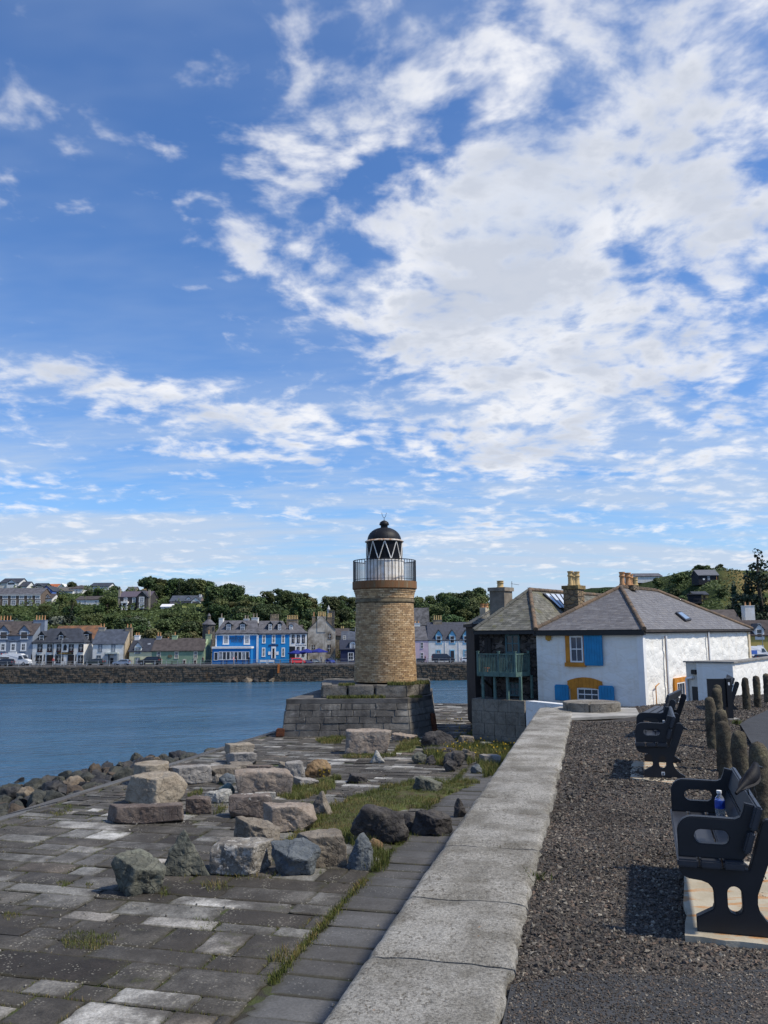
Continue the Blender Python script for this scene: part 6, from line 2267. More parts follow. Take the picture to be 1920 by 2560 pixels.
for px in (1113, 1147):
 s_ = sz(fr, px, 1630)[0]
 b = B(fr)
 b.tube((s_, -0.06, inf['zg']), (s_, -0.06, inf['ze'] - 0.2), 0.045, 0.045, 6)
 b.build('downpipe', WHITE, h)
h, fr, inf = house('stone_church_ruin', 'roofed grey stone church gable standing among trees behind the pink house', 1030, 1072, 1600, 1562, 1521, 7, rubble_mat('tower_rubble', [], ()), M('lichened_slate', (0.10, 0.10, 0.105), 0.9, 0.4, 1.0), Y=210, rtype='gable', cat='church', base=QUAY_Z)
win(fr, h, 1036, 1562.5, 1575, 5, FSTONE, 0.1)
# 14 right of the white house
h, fr, inf = house('slate_roof_house', 'grey slate roof with white chimney behind the white house, below the cabins', 1786, 1858, 1640, 1565, 1526, 8, WHITEW, SLATE_B, Y=150, rtype='gable', base=QUAY_Z + 1)
chimney(fr, h, 1857, 1881, 1514, 2.6, 5.5, WHITEW, 2, POT, 1505, 1.6)
b = B(fr)
W = inf['W']
b.box(W + 0.3, -1.5, inf['zg'], W + 0.9, 4, inf['ze'] - 0.5)
b.build('gable_wall', WHITEW, h)
h, fr, inf = house('yellow_house', 'ochre yellow house with brown roof and white dormer at the right edge', 1873, 1990, 1650, 1588, 1552, 8, M('ochre_render', (0.44, 0.34, 0.10), 0.85, 0.1), M('brown_tile', (0.055, 0.042, 0.040), 0.85, 0.25, 1.0, 0.8, 7, 0.06), Y=142, rtype='gable')
dormer(fr, inf, h, 1898, 1560, 1573, 1599, 23, WHITE, SLATE_D, t0=-0.05, deep=3, glass=GLASS, wy=(1572, 1595), sw=0.15)
win(fr, h, 1901, 1613, 1624, 17, WHITE, 0.2)
struct_yard = B()
struct_yard.face([(40, 100, QUAY_Z - 0.2), (140, 100, QUAY_Z - 0.2), (140, 160, QUAY_Z - 0.2), (40, 160, QUAY_Z - 0.2)])
struct(struct_yard.build('street', M('far_asphalt', (0.075, 0.075, 0.08))))
# ------------------------------------------------------------------ houses on the hillside
HILLBOX = []      # (x0, y0, x1, y1, Y) windows through the trees
def hill_house(name, label, xl, xr, yg, ye, yr, depth, wall, roof, rtype='gable', see=None, cat='house', ridge=None, ov=0.2, Yadd=0.0):
 q = hill_hit((xl + xr) / 2, yg)
 Y = q.y + Yadd
 r = house(name, label, xl, xr, yg, ye, yr, depth, wall, roof, Y=Y, rtype=rtype, cat=cat, ridge=ridge, ov=ov)
 HILLBOX.append((*(see or (xl, yr, xr, yg)), Y))
 # a short footing so it stands on the slope
 return r
h, fr, inf = hill_house('hilltop_white_house', 'white house with dark blue slate roof and front gable topmost on the far left hill', 0, 47, 1472, 1457, 1447, 8, WHITEW, SLATE_D)
dormer(fr, inf, h, 28, 1449.5, 1457, 1470, 22, WHITE, SLATE_D, t0=-0.6, deep=4, sur=SLATE_D, wy=(1457, 1461))
h, fr, inf = hill_house('hilltop_garage_house', 'dark roofed white annex beside the topmost white hill house', 44, 67, 1472, 1466, 1455, 7, WHITEW, SLATE_D)
h, fr, inf = hill_house('terrace', 'long brown terrace with grey roof and two rows of white windows on the hill', -30, 101, 1514, 1487, 1471.5, 9, M('brown_brick_far', (0.15, 0.115, 0.09), 0.9, 0.15), SLATE_F)
for xc in (-7, 13, 33.5, 54, 74.5, 94.5):
 win(fr, h, xc, 1489, 1497, 12, WHITE, 0.18, CURTAIN)
 win(fr, h, xc, 1500, 1513, 12, WHITE, 0.18, CURTAIN)
panel(fr, h, -30, 1486, 101, 1488.5, WHITE, 'fascia', 0.2, 0.18)
h, fr, inf = hill_house('cobalt_gable_house', 'cobalt blue house with white windows, gable end facing, on the hill', 101, 131, 1500, 1477, 1466.5, 8, M('cobalt_render', (0.085, 0.165, 0.42), 0.85, 0.06), SLATE_D, rtype='front')
for xc in (110.5, 121):
 win(fr, h, xc, 1474, 1482, 5.5, WHITE, 0.12, CURTAIN)
h, fr, inf = hill_house('cobalt_lean_to', 'low cobalt blue lean-to beside the blue gabled hill house', 128, 139, 1499, 1488, 1484, 5, M('cobalt_render', (0.085, 0.165, 0.42)), SLATE_D)
h, fr, inf = hill_house('orange_roof_house', 'house with bright orange tiled roof on the hill skyline', 113, 148, 1475, 1470, 1461, 7, BEIGE, M('orange_tile', (0.40, 0.12, 0.045), 0.85, 0.2, 1.0), Yadd=4)
h, fr, inf = hill_house('white_gable_cottage', 'small white gable standing beside the orange roofed hill house', 144, 164, 1474, 1469, 1461, 6, WHITEW, WHITE, rtype='front', Yadd=3)
h, fr, inf = hill_house('grey_bungalow', 'long white bungalow with plain grey roof below the orange roof on the hill', 130, 182, 1484, 1478, 1469.5, 8, WHITEW, M('olive_grey_tile', (0.12, 0.11, 0.095), 0.9, 0.15))
h, fr, inf = hill_house('hipped_white_house', 'white house with brown hipped roof at the hill skyline trees', 174, 206, 1484, 1471, 1463, 8, WHITEW, SLATE_B, rtype='hip', ridge=(2.2, 2.8))
win(fr, h, 192, 1474, 1482, 5, WHITE, 0.1)
h, fr, inf = hill_house('beige_gable_house', 'beige stone house with pale gable on the hill above the terrace', 80, 110, 1478, 1467, 1459, 7, M('beige_stone_far', (0.36, 0.30, 0.20), 0.9, 0.15), SLATE_D)
dormer(fr, inf, h, 97, 1459.5, 1466, 1476, 18, M('pale_gable', (0.55, 0.5, 0.38), 0.9, 0.1), SLATE_D, t0=-0.4, deep=4, sur=SLATE_D, wy=(1463, 1465))
h, fr, inf = hill_house('little_white_dormer_house', 'narrow white gabled house front just above the terrace roof', 86, 96.5, 1483, 1474, 1469.5, 5, WHITEW, SLATE_D, rtype='front', Yadd=-1)
win(fr, h, 91.3, 1474, 1480, 5, WHITE, 0.1)
h, fr, inf = hill_house('brown_cottage_hill', 'brown roofed cottage with white dormer between terrace and blue house', 104, 130, 1508, 1496, 1485.5, 7, WHITEW, SLATE_B, see=(104, 1485, 130, 1504))
dormer(fr, inf, h, 119, 1486, 1490, 1496, 8, WHITE, SLATE_B, t0=0.2, deep=2)
h, fr, inf = hill_house('flat_bungalow', 'low white bungalow with dark grey roof among trees left of the stone villa', 190, 250, 1512, 1499.5, 1491.5, 8, WHITEW, SLATE_B, see=(192, 1491, 249, 1508))
for xc in (200, 212, 240):
 win(fr, h, xc, 1501, 1509, 7, WHITE, 0.12, CURTAIN)
h, fr, inf = hill_house('skyline_house', 'dark roofed house with white gable peeping over skyline trees', 225, 272, 1480, 1466, 1458, 8, WHITEW, SLATE_D, see=(225, 1457, 272, 1467), Yadd=6)
VIL = M('dark_whinstone', (0.060, 0.056, 0.056), 0.9, 0.25, 1.2, 0.4, 6, 0.04)
h, fr, inf = hill_house('stone_villa', 'dark stone Victorian villa with white windows and porch on the hillside', 297, 374, 1525, 1492.5, 1479.5, 9, VIL, M('purple_slate', (0.10, 0.082, 0.105), 0.8, 0.15), see=(296, 1470, 375, 1516))
dormer(fr, inf, h, 355, 1478.5, 1491, 1524, 24, VIL, SLATE_D, t0=-0.9, deep=5, sur=VIL, wy=(1485, 1486))
for xc, y0, y1, w in ((314, 1494, 1504, 8.5), (335, 1494, 1506, 8), (331, 1513, 1524, 8), (314, 1512, 1524, 6)):
 win(fr, h, xc, y0, y1, w, WHITE, 0.18, CURTAIN)
f2 = (fr[0] - fr[2] * 0.9, fr[1], fr[2])
for y0, y1 in ((1492, 1505.5), (1508.5, 1520)):
 o = win(f2, None, 354, y0, y1, 12.5, WHITE, 0.22, CURTAIN)
 o.parent = h; o.matrix_parent_inverse = Matrix.Translation(-h.location)
panel(fr, h, 305, 1504, 322, 1508, WHITE, 'porch_pediment', 1.3, 1.28)
for xa in (306, 318):
 panel(fr, h, xa, 1508.2, xa + 3, 1525, WHITE, 'porch_column', 1.2, 0.4)
for xa, xb in ((296.5, 299), (371, 374)):
 panel(fr, h, xa, 1474, xb, 1525, M('pale_quoin', (0.36, 0.32, 0.25)), 'gable_quoin', 0.1, 0.5)
chimney(fr, h, 299, 303, 1473, 4, 1.5, FSTONE, 1, YPOT, 1470, 0.8)
chimney(fr, h, 355, 366, 1475, 5.5, 1.5, FSTONE, 3, YPOT, 1472, 0.8)
h, fr, inf = hill_house('hidden_villa_roof', 'grey roof with little white dormer above the stone villa', 315, 337, 1482, 1478, 1468, 6, FSTONE, SLATE_F, see=(315, 1467, 337, 1478), Yadd=6)
h, fr, inf = hill_house('lawn_house', 'blue-grey roofed house with dormers and white chimney above a lawn', 425, 499, 1508, 1503, 1490, 8, M('pink_stone', (0.30, 0.24, 0.23), 0.9, 0.2), M('blue_slate', (0.07, 0.083, 0.11)), see=(425, 1488, 504, 1518))
chimney(fr, h, 498.5, 503.5, 1486, 3, 3.2, WHITEW, 0, dep=1.0)
dormer(fr, inf, h, 471, 1491.5, 1496, 1501, 10, WHITE, SLATE_D, t0=0.8, deep=2.5)
dormer(fr, inf, h, 489, 1493, 1503, 1508, 22, WHITE, SLATE_D, t0=-0.3, deep=4, sur=M('pink_stone', (0.3, 0.24, 0.23)))
q = hill_hit(470, 1519)
b = B()
for k in range(1):
 l0, l1, l2, l3 = at(455, 1520, q.y - 0.5), at(512, 1519, q.y - 0.5), at(512, 1510.5, q.y + 4.5), at(455, 1511, q.y + 4.5)
 b.prism([l0, l1, l2, l3], (0, 0, -0.5))
struct(b.build('lawn', M('mown_lawn', (0.15, 0.17, 0.045), 0.95, 0.2, 1.0)))
h, fr, inf = hill_house('white_glasshouse', 'low white glasshouse roof on the slope below the lawn', 402, 430, 1521, 1517, 1511.5, 4, WHITEW, M('white_sheet_roof', (0.8, 0.8, 0.8), 0.4, 0.05), see=(400, 1511, 436, 1520))
# cabins on the right-hand slope
BLK = M('black_stained_boards', (0.014, 0.016, 0.024), 0.8, 0.2, 3, 0.4, 8, 0.03)
h, fr, inf = hill_house('black_cabin', 'black boarded cabin with grey roof and open porch high on the right slope', 1746, 1796, 1456, 1438, 1426, 5, BLK, M('grey_sheet_roof', (0.12, 0.125, 0.14), 0.6, 0.1), cat='cabin', see=(1740, 1424, 1812, 1457))
panel(fr, h, 1768, 1440, 1775, 1451, CURTAIN, 'door', 0.05, 0.04)
panel(fr, h, 1757, 1446, 1762, 1450, WHITE, 'window', 0.05, 0.04)
panel(fr, h, 1790, 1438, 1792.5, 1450, M('orange_post', (0.42, 0.2, 0.07)), 'porch_post', 0.1, 0.12)
h, fr, inf = hill_house('wooden_cabin', 'small wooden cabin with black roof and deck on the right slope', 1735, 1770, 1505, 1487, 1480, 4, M('golden_boards', (0.42, 0.30, 0.10), 0.8, 0.2, 3), SLATE_D, cat='cabin', see=(1716, 1476, 1778, 1508))
panel(fr, h, 1758, 1489, 1764, 1503, M('brown_door', (0.06, 0.03, 0.018)), 'door', 0.05, 0.04)
panel(fr, h, 1718, 1487, 1752, 1506, BLK, 'dark_porch', 0.7, 0.6)
panel(fr, h, 1716, 1485, 1754, 1487, SLATE_D, 'porch_roof', 1.2, 1.1)
panel(fr, h, 1728, 1497, 1776, 1499, BLK, 'deck_rail', 1.6, 0.06)
for k in range(7):
 panel(fr, h, 1728 + k * 7.8, 1499, 1729 + k * 7.8, 1507, BLK, 'rail_post', 1.6, 0.06)
panel(fr, h, 1722, 1506, 1776, 1509, BLK, 'deck', 1.7, 1.6)
h, fr, inf = hill_house('ridge_bungalow', 'long grey roofed bungalow with white gable on the right-hand skyline', 1590, 1655, 1452, 1441, 1434.5, 7, WHITEW, SLATE_F, see=(1585, 1434, 1656, 1443), Yadd=2)
# ------------------------------------------------------------------ rocks
def ico(sub):
 bm = bmesh.new()
 bmesh.ops.create_icosphere(bm, subdivisions=sub, radius=1.0)
 V = np.array([tuple(v.co) for v in bm.verts])
 Fa = np.array([[v.index for v in f.verts] for f in bm.faces])
 bm.free()
 return V, Fa
ICO5, ICO4, ICO3 = ico(6), ico(5), ico(4)
def rock_shape(kind, seed, base=None):
 D, Fa = base or ICO5
 r = np.random.default_rng(seed)
 N, dd, p = [], [], 18.0
 def add(n, d):
  n = np.array(n, float)
  N.append(n / np.linalg.norm(n)); dd.append(d)
 if kind in ('block', 'slab', 'long'):
  for a in range(3):
   for s in (-1, 1):
    n = np.zeros(3); n[a] = s
    add(n + r.normal(0, 0.06, 3), 1.0)
  for k in range(12):
   add(r.normal(0, 1, 3), r.uniform(1.2, 1.55))
  p = 45.0
 elif kind == 'pyramid':
  add((0, 0, -1), 0.45)
  a0 = r.uniform(0, 6)
  for k in range(4):
   an = a0 + k * 1.57 + r.normal(0, 0.25)
   add((math.cos(an), math.sin(an), r.uniform(0.25, 0.6)), r.uniform(0.7, 0.9))
  for k in range(5):
   add(r.normal(0, 1, 3), r.uniform(0.85, 1.1))
  p = 26.0
 elif kind == 'wedge':
  add((0, 0, -1), 0.6); add((0.25, -0.2, 1), 0.6)
  for k in range(6):
   an = k * 1.047 + r.normal(0, 0.2)
   add((math.cos(an), math.sin(an), r.normal(0, 0.3)), r.uniform(0.75, 1.05))
  for k in range(4):
   add(r.normal(0, 1, 3), r.uniform(0.9, 1.15))
  p = 26.0
 else:
  for k in range(22):
   add(r.normal(0, 1, 3), r.uniform(0.74, 1.12))
  add((0, 0, -1), 0.6)
  p = 17.0
 N, dd = np.array(N), np.array(dd)
 q = np.clip(D @ N.T, 0, None) / dd[None]
 R = 1.0 / (np.sum(q ** p, 1) ** (1 / p))
 if kind == 'drum':
  rr = np.hypot(D[:, 0], D[:, 1])
  R = 1.0 / ((rr ** 30 + np.abs(D[:, 2]) ** 30) ** (1 / 30))
 return D * R[:, None], Fa
def rock_object(name, kind, w, d, h, loc, rz, seed, mat, rough=0.045, base=None, tilt=(0, 0)):
 V, Fa = rock_shape(kind, seed, base)
 c, s = math.cos(rz), math.sin(rz)
 V = V @ np.array([[c, s, 0], [-s, c, 0], [0, 0, 1]])
 tx, ty = tilt
 V = V @ np.array([[1, 0, 0], [0, math.cos(tx), math.sin(tx)], [0, -math.sin(tx), math.cos(tx)]])
 V = V @ np.array([[math.cos(ty), 0, -math.sin(ty)], [0, 1, 0], [math.sin(ty), 0, math.cos(ty)]])
 lo, hi = V.min(0), V.max(0)
 V = (V - (lo + hi) / 2) / (hi - lo) * np.array([w, d, h])
 dirn = V / np.maximum(np.linalg.norm(V, axis=1, keepdims=True), 1e-6)
 size = (w * d * h) ** (1 / 3)
 n = fbm(V / size * 2.6 + seed * 3.1, 5, seed, 0.55)
 ridg = np.abs(vnoise(V / size * 3.3 + seed, seed + 4))
 V = V + dirn * (n * rough + (ridg - 0.4) * rough * 1.1 + fbm(V / size * 11 + seed, 3, seed + 9) * rough * 0.35)[:, None] * size
 V[:, 2] += h / 2 - 0.03 * size
 V[:, 2] = np.maximum(V[:, 2], -0.08)
 me = np_mesh(name, V, Fa, mat, smooth=True)
 try:
  me.set_sharp_from_angle(angle=math.radians(32))
 except Exception:
  pass
 return put(name, me, loc)
GRAN = stone_rock('tan_granite', (0.235, 0.195, 0.145), (0.33, 0.285, 0.22), (0.36, 0.27, 0.14), 0.5, 2.5, 0.60, 0.4)
GRAN2 = stone_rock('grey_granite', (0.22, 0.205, 0.185), (0.31, 0.29, 0.265), (0.40, 0.38, 0.34), 0.4, 4, 0.58, 0.45)
PINKG = stone_rock('pinkish_granite', (0.235, 0.190, 0.152), (0.33, 0.275, 0.225), (0.27, 0.26, 0.23), 0.5, 3, 0.58, 0.3)
REDB = stone_rock('dark_red_stone', (0.105, 0.080, 0.068), (0.175, 0.140, 0.115), (0.42, 0.40, 0.36), 0.85, 5, 0.62, 0.3)
GREENG = stone_rock('green_grey_whinstone', (0.062, 0.066, 0.056), (0.145, 0.145, 0.115), (0.20, 0.21, 0.165), 0.55, 3.0, 0.54, 0.3)
DARKG = stone_rock('dark_whinstone_rock', (0.038, 0.036, 0.038), (0.085, 0.078, 0.072), (0.16, 0.15, 0.12), 0.45, 4, 0.58, 0.3)
BRWN = stone_rock('brown_grey_stone', (0.15, 0.127, 0.10), (0.23, 0.20, 0.16), (0.27, 0.25, 0.21), 0.4, 4, 0.58, 0.3)
WHT = stone_rock('white_lichened_stone', (0.15, 0.135, 0.115), (0.26, 0.24, 0.205), (0.46, 0.44, 0.40), 0.85, 5.5, 0.52, 0.35)
PALE = stone_rock('pale_limestone', (0.27, 0.26, 0.23), (0.37, 0.36, 0.325), (0.46, 0.45, 0.4), 0.4, 5, 0.55, 0.35)
BLUEG = stone_rock('blue_grey_whinstone', (0.075, 0.088, 0.100), (0.135, 0.150, 0.160), (0.21, 0.22, 0.21), 0.4, 4, 0.56, 0.25)
TEAL = stone_rock('teal_stone', (0.11, 0.16, 0.155), (0.19, 0.24, 0.225), (0.3, 0.33, 0.3), 0.5, 5, 0.55, 0.3)
ORNG = stone_rock('rusty_brown_stone', (0.15, 0.095, 0.05), (0.24, 0.165, 0.09), (0.12, 0.11, 0.1), 0.5, 3, 0.58, 0.3)
SPOT = stone_rock('lichen_spotted_red_stone', (0.12, 0.095, 0.080), (0.19, 0.155, 0.13), (0.55, 0.53, 0.47), 0.95, 3.2, 0.60, 0.3)
# (x0, y0, x1, y1, kind, rot, material, name, category, label, depth factor)
ROCKS = [
 (317, 1933, 471, 2016, 'block', -0.62, GRAN, 'granite_block', 'stone block', 'large tan granite cube with dark left face standing behind long red slab', 0.9),
 (262, 2010, 463, 2059, 'slab', 0.08, REDB, 'red_slab', 'stone slab', 'long dark red slab lying in front of the granite cube', 0.32),
 (462, 1993, 531, 2036, 'block', 0.2, REDB, 'red_block', 'stone block', 'small reddish block touching the right end of the long red slab', 0.7),
 (510, 1972, 579, 2008, 'boulder', 0.4, PALE, 'white_boulder', 'boulder', 'pale white rounded boulder between red block and lichen-spotted block', 0.7),
 (414, 1911, 532, 1962, 'block', 0.5, GRAN2, 'granite_slab', 'stone block', 'flat-topped grey granite block right behind the tan cube', 0.8),
 (530, 1936, 563, 1958, 'boulder', 0, BRWN, 'small_boulder', 'boulder', 'small brown boulder right of the flat-topped granite block', 0.8),
 (519, 1913, 606, 1939, 'slab', 0.3, BRWN, 'flat_slab', 'stone slab', 'broad flat brown-grey slab behind the small brown boulder', 1.0),
 (561, 1880, 646, 1912, 'block', 0.35, GRAN2, 'lower_block', 'stone block', 'lower of two stacked granite blocks near the water', 0.7),
 (563, 1905, 640, 1925, 'slab', 0.25, BRWN, 'tilted_slab', 'stone slab', 'thin tilted slab in front of the two stacked blocks', 0.9),
 (619, 1913, 684, 1934, 'slab', -0.1, REDB, 'red_plank_stone', 'stone slab', 'flat dark red stone left of the upright granite block', 0.4),
 (671, 1919, 706, 1937, 'boulder', 0.2, TEAL, 'teal_stone', 'boulder', 'small teal green stone behind the long granite block', 0.8),
 (694, 1904, 724, 1936, 'wedge', 0.2, BRWN, 'leaning_slab', 'stone slab', 'grey-green leaning slab left of the upright granite block', 0.5),
 (712, 1904, 764, 1950, 'block', 0.15, GRAN2, 'upright_block', 'stone block', 'pale upright granite block with shaded left side, mid pier', 0.7),
 (758, 1897, 831, 1945, 'boulder', 0.5, ORNG, 'brown_boulder', 'boulder', 'rusty brown boulder with black left side, right of upright granite block', 0.8),
 (733, 1941, 798, 1967, 'wedge', 0.6, GRAN2, 'grey_wedge', 'boulder', 'low grey wedge stone at the grass below the rusty brown boulder', 0.7),
 (546, 1934, 590, 1962, 'boulder', 0.9, BLUEG, 'dark_boulder', 'boulder', 'blue-grey boulder against the left end of the long granite block', 0.7),
 (546, 1957, 588, 1986, 'boulder', 0.3, TEAL, 'teal_boulder', 'boulder', 'teal and black boulder just above the pale white boulder', 0.6),
 (585, 1924, 734, 1990, 'long', 0.12, PINKG, 'long_granite_block', 'stone block', 'long rough granite block with ridged front, grass at its right end', 0.42),
 (636, 1980, 691, 1997, 'slab', 0.1, PALE, 'white_slab', 'stone slab', 'thin white slab at the foot of the long granite block', 0.5),
 (572, 1987, 685, 2045, 'block', 0.12, SPOT, 'spotted_block', 'stone block', 'dark red block covered in white lichen spots', 0.6),
 (654, 2008, 795, 2082, 'block', 0.35, PINKG, 'pink_block', 'stone block', 'big pinkish granite block with dark left end, beside grass', 0.75),
 (776, 1985, 835, 2041, 'pyramid', 0.2, BRWN, 'pyramid_rock', 'boulder', 'sharp pyramid rock standing on pale slabs right of pink block', 0.8),
 (584, 2044, 702, 2124, 'wedge', 0.5, BRWN, 'slab_boulder', 'boulder', 'flat-faced brown boulder leaning behind the white-topped block', 0.5),
 (410, 2085, 533, 2187, 'pyramid', 0.75, GREENG, 'peaked_boulder', 'boulder', 'peaked dark boulder with lit cracked right face in the foreground', 0.85),
 (282, 2134, 412, 2240, 'wedge', 0.25, GREENG, 'green_boulder', 'boulder', 'nearest green-grey flat-topped boulder on the paving', 0.9),
 (529, 2104, 683, 2190, 'block', -0.25, WHT, 'white_topped_block', 'stone block', 'block with crusty white lichen top between peaked boulder and grey wedge', 0.75),
 (673, 2105, 799, 2190, 'wedge', -0.3, BLUEG, 'grey_boulder', 'boulder', 'blue-grey boulder with brown top in front of brown block', 0.7),
 (736, 2083, 870, 2167, 'block', 0.3, BRWN, 'brown_block', 'stone block', 'brown block with pale edge behind the blue-grey boulder', 0.6),
 (867, 2099, 936, 2175, 'pyramid', 1.1, BLUEG, 'blue_boulder', 'boulder', 'pale blue upright boulder beside dry grass at the paved strip', 0.9),
 (872, 2010, 1020, 2110, 'boulder', 0.4, DARKG, 'big_dark_boulder', 'boulder', 'biggest dark boulder on the grass near the parapet wall', 0.6),
 (1005, 2035, 1045, 2080, 'boulder', 1.4, DARKG, 'dark_lump', 'boulder', 'narrow dark stone wedged right of the biggest dark boulder', 0.8),
 (1028, 2024, 1130, 2089, 'wedge', 0.2, DARKG, 'flat_dark_boulder', 'boulder', 'low dark flat boulder lying across the paved strip by the wall', 0.8),
 (1135, 1999, 1165, 2045, 'boulder', 0.2, DARKG, 'wall_stone', 'boulder', 'dark stone half hidden against the parapet wall', 0.9),
 (919, 2098, 957, 2126, 'boulder', 0.7, ORNG, 'little_brown_stone', 'boulder', 'little brown stone in dry grass behind pale blue boulder', 0.8),
 (1053, 1824, 1142, 1872, 'boulder', 0.2, DARKG, 'hollow_boulder', 'boulder', 'dark overhanging boulder right of the platform', 0.6),
 (1057, 1867, 1139, 1883, 'slab', 0.05, DARKG, 'dark_slab', 'stone slab', 'thin dark slab in front of the overhanging boulder', 0.6),
 (1142, 1839, 1185, 1867, 'block', 0.25, BRWN, 'grass_block', 'stone block', 'square brown block in the grass right of overhanging boulder', 0.8),
 (1028, 1880, 1066, 1910, 'boulder', 0.4, GREENG, 'round_dark_rock', 'boulder', 'two-tone boulder at the left end of the grey chippings', 0.8),
 (1062, 1890, 1091, 1912, 'pyramid', 0.3, DARKG, 'small_dark_peak', 'boulder', 'small black peaked stone beside the two-tone boulder', 0.8),
 (1110, 1877, 1163, 1917, 'boulder', 0.8, DARKG, 'upper_dark_rock', 'boulder', 'upper of two touching dark boulders at the grass edge', 0.8),
 (1109, 1900, 1142, 1929, 'boulder', 0.1, DARKG, 'lower_dark_rock', 'boulder', 'lower nearer one of two touching dark boulders', 0.8),
 (1150, 1872, 1187, 1902, 'wedge', 0.9, BRWN, 'tilted_light_rock', 'boulder', 'light topped tilted stone with black underside in the grass', 0.8),
 (1197, 1886, 1251, 1912, 'block', 0.2, GRAN2, 'grey_block', 'stone block', 'grey flat-topped block in tall grass nearest the coping', 0.7),
 (1177, 1910, 1208, 1934, 'boulder', 0.6, BLUEG, 'blue_black_rock', 'boulder', 'small blue-black boulder below the grey flat-topped block', 0.8),
 (1209, 1814, 1236, 1841, 'boulder', 0.2, PALE, 'pale_round_stone', 'boulder', 'pale rounded stone in the grass under the stone plinth', 0.8),
 (1242, 1813, 1266, 1838, 'block', 0.3, GRAN2, 'stump_stone', 'stone block', 'upright stump-like stone right of the pale rounded stone', 0.8),
 (1262, 1824, 1303, 1837, 'wedge', 0.2, BRWN, 'low_grass_stone', 'boulder', 'low flat stone right of the stump-like stone', 0.8),
 (1272, 1836, 1302, 1851, 'wedge', 0.5, GRAN2, 'wall_edge_stone', 'boulder', 'grey stone in grass touching the coping', 0.8),
 (1197, 1854, 1233, 1868, 'slab', 0.3, PALE, 'white_flat_stone', 'stone slab', 'flat white stone in the middle of the weedy grass', 0.7),
 (1031, 1943, 1110, 1982, 'wedge', 0.4, GREENG, 'notched_boulder', 'boulder', 'notched grey boulder at the top of the grass strip', 0.6),
 (863, 1824, 980, 1886, 'block', 0.05, PINKG, 'rough_faced_block', 'stone block', 'big rough-faced granite block in front of the platform', 0.55),
 (979, 1831, 1044, 1854, 'wedge', 0.1, PINKG, 'flat_end_block', 'stone block', 'flat pale block right of the rough-faced granite block', 0.6),
 (925, 1879, 962, 1908, 'pyramid', 0.6, PALE, 'white_pointed_rock', 'boulder', 'small white pointed stone alone on the paving below rough-faced block', 0.8),
 (867, 1932, 921, 1957, 'wedge', 0.2, DARKG, 'flat_lone_rock', 'boulder', 'flat dark stone alone on the pale paving mid pier', 0.7),
 (1303, 1795, 1327, 1824, 'boulder', 0.2, DARKG, 'corner_boulder', 'boulder', 'dark boulder at the corner of white wall and coping', 0.9),
]
for k, (x0, y0, x1, y1, kind, rz, mt, nm, cat, lab, df) in enumerate(ROCKS):
 g = onz((x0 + x1) / 2, y1, PLAZA_Z)
 Yf = g.y
 w = (x1 - x0) * Yf / F * 0.97
 d = max(0.25, w * df * 0.85)
 el = math.atan((EYE - PLAZA_Z) / Yf)
 hv = (y1 - y0) * Yf / F
 h = max(hv * 0.5, (hv - d * math.sin(el) * 0.62) / math.cos(el)) * (1.12 if kind == 'pyramid' else 1.0)
 ctr_ = Vector((g.x * (Yf + d / 2) / Yf, Yf + d * 0.42, PLAZA_Z))
 o = rock_object(nm, kind, w, d, h, ctr_, rz, 100 + k, mt, 0.03 if kind in ('block', 'slab', 'long') else 0.05, base=ICO4 if (x1 - x0) < 60 else ICO5)
 tag(o, lab, cat, 'loose stones lying on the pier')
# stones resting on others
g = onz(394, 2016, PLAZA_Z)
Yd = at(369, 1948, 27.2).y
dz0 = at(369, 1951, 27.2)
hb = at(369, 1904, 27.6).z
o = rock_object('granite_drum', 'drum', 84 * 27.2 / F, 84 * 27.2 / F, at(369, 1909, 27.2).z - PLAZA_Z, (dz0.x, 27.6, PLAZA_Z), 0, 301, GRAN, 0.012)
tag(o, 'round tan granite drum behind the granite cube', 'stone drum', 'loose stones lying on the pier')
g = onz(603, 1912, PLAZA_Z)
lowtop = at(603, 1884, g.y + 0.3).z
w_ = 80 * g.y / F
o = rock_object('upper_block', 'block', w_, w_ * 0.6, 0.42, (at(598, 1880, g.y + 0.8).x, g.y + 0.8, lowtop - 0.10), 0.3, 305, GRAN, 0.02, ICO4)
tag(o, 'upper of two stacked granite blocks near the water', 'stone block', 'loose stones lying on the pier')
# rubble bank and shore boulders
b = B()
prof = [(V_EDGE - 1.6, -4.2), (V_EDGE - 3.5, -4.2), (V_EDGE - 6.0, -4.7), (V_EDGE - 13.5, SEA_Z - 0.6), (V_EDGE - 13.5, SEA_Z - 1.5), (V_EDGE - 1.6, SEA_Z - 1.5)]
b.prism([uv(4, v, z) for v, z in prof], U * 48)
struct(b.build('shore_bank', M('dark_shore_rubble', (0.03, 0.028, 0.026), 0.8, 0.5, 1.5, 0.9, 4, 0.15)))
shore_m = [stone_rock('shore_dark', (0.022, 0.022, 0.024), (0.055, 0.052, 0.048), (0.10, 0.095, 0.08), 0.4, 4, 0.6, 0.3, 0.6),
           stone_rock('shore_brown', (0.055, 0.042, 0.030), (0.105, 0.080, 0.056), (0.05, 0.05, 0.045), 0.5, 3, 0.58, 0.3, 0.7),
           stone_rock('shore_green', (0.030, 0.032, 0.027), (0.066, 0.066, 0.053), (0.17, 0.17, 0.14), 0.4, 4, 0.58, 0.3, 0.7),
           stone_rock('shore_tan', (0.13, 0.10, 0.07), (0.22, 0.18, 0.13), (0.08, 0.07, 0.06), 0.4, 3, 0.58, 0.3, 0.8)]
shore_lab = ['dark wet boulder in the heap along the seaward edge of the pier', 'brown boulder in the heap along the seaward edge of the pier', 'greenish boulder in the heap along the seaward edge of the pier', 'tan boulder in the heap along the seaward edge of the pier']
shore_me = []
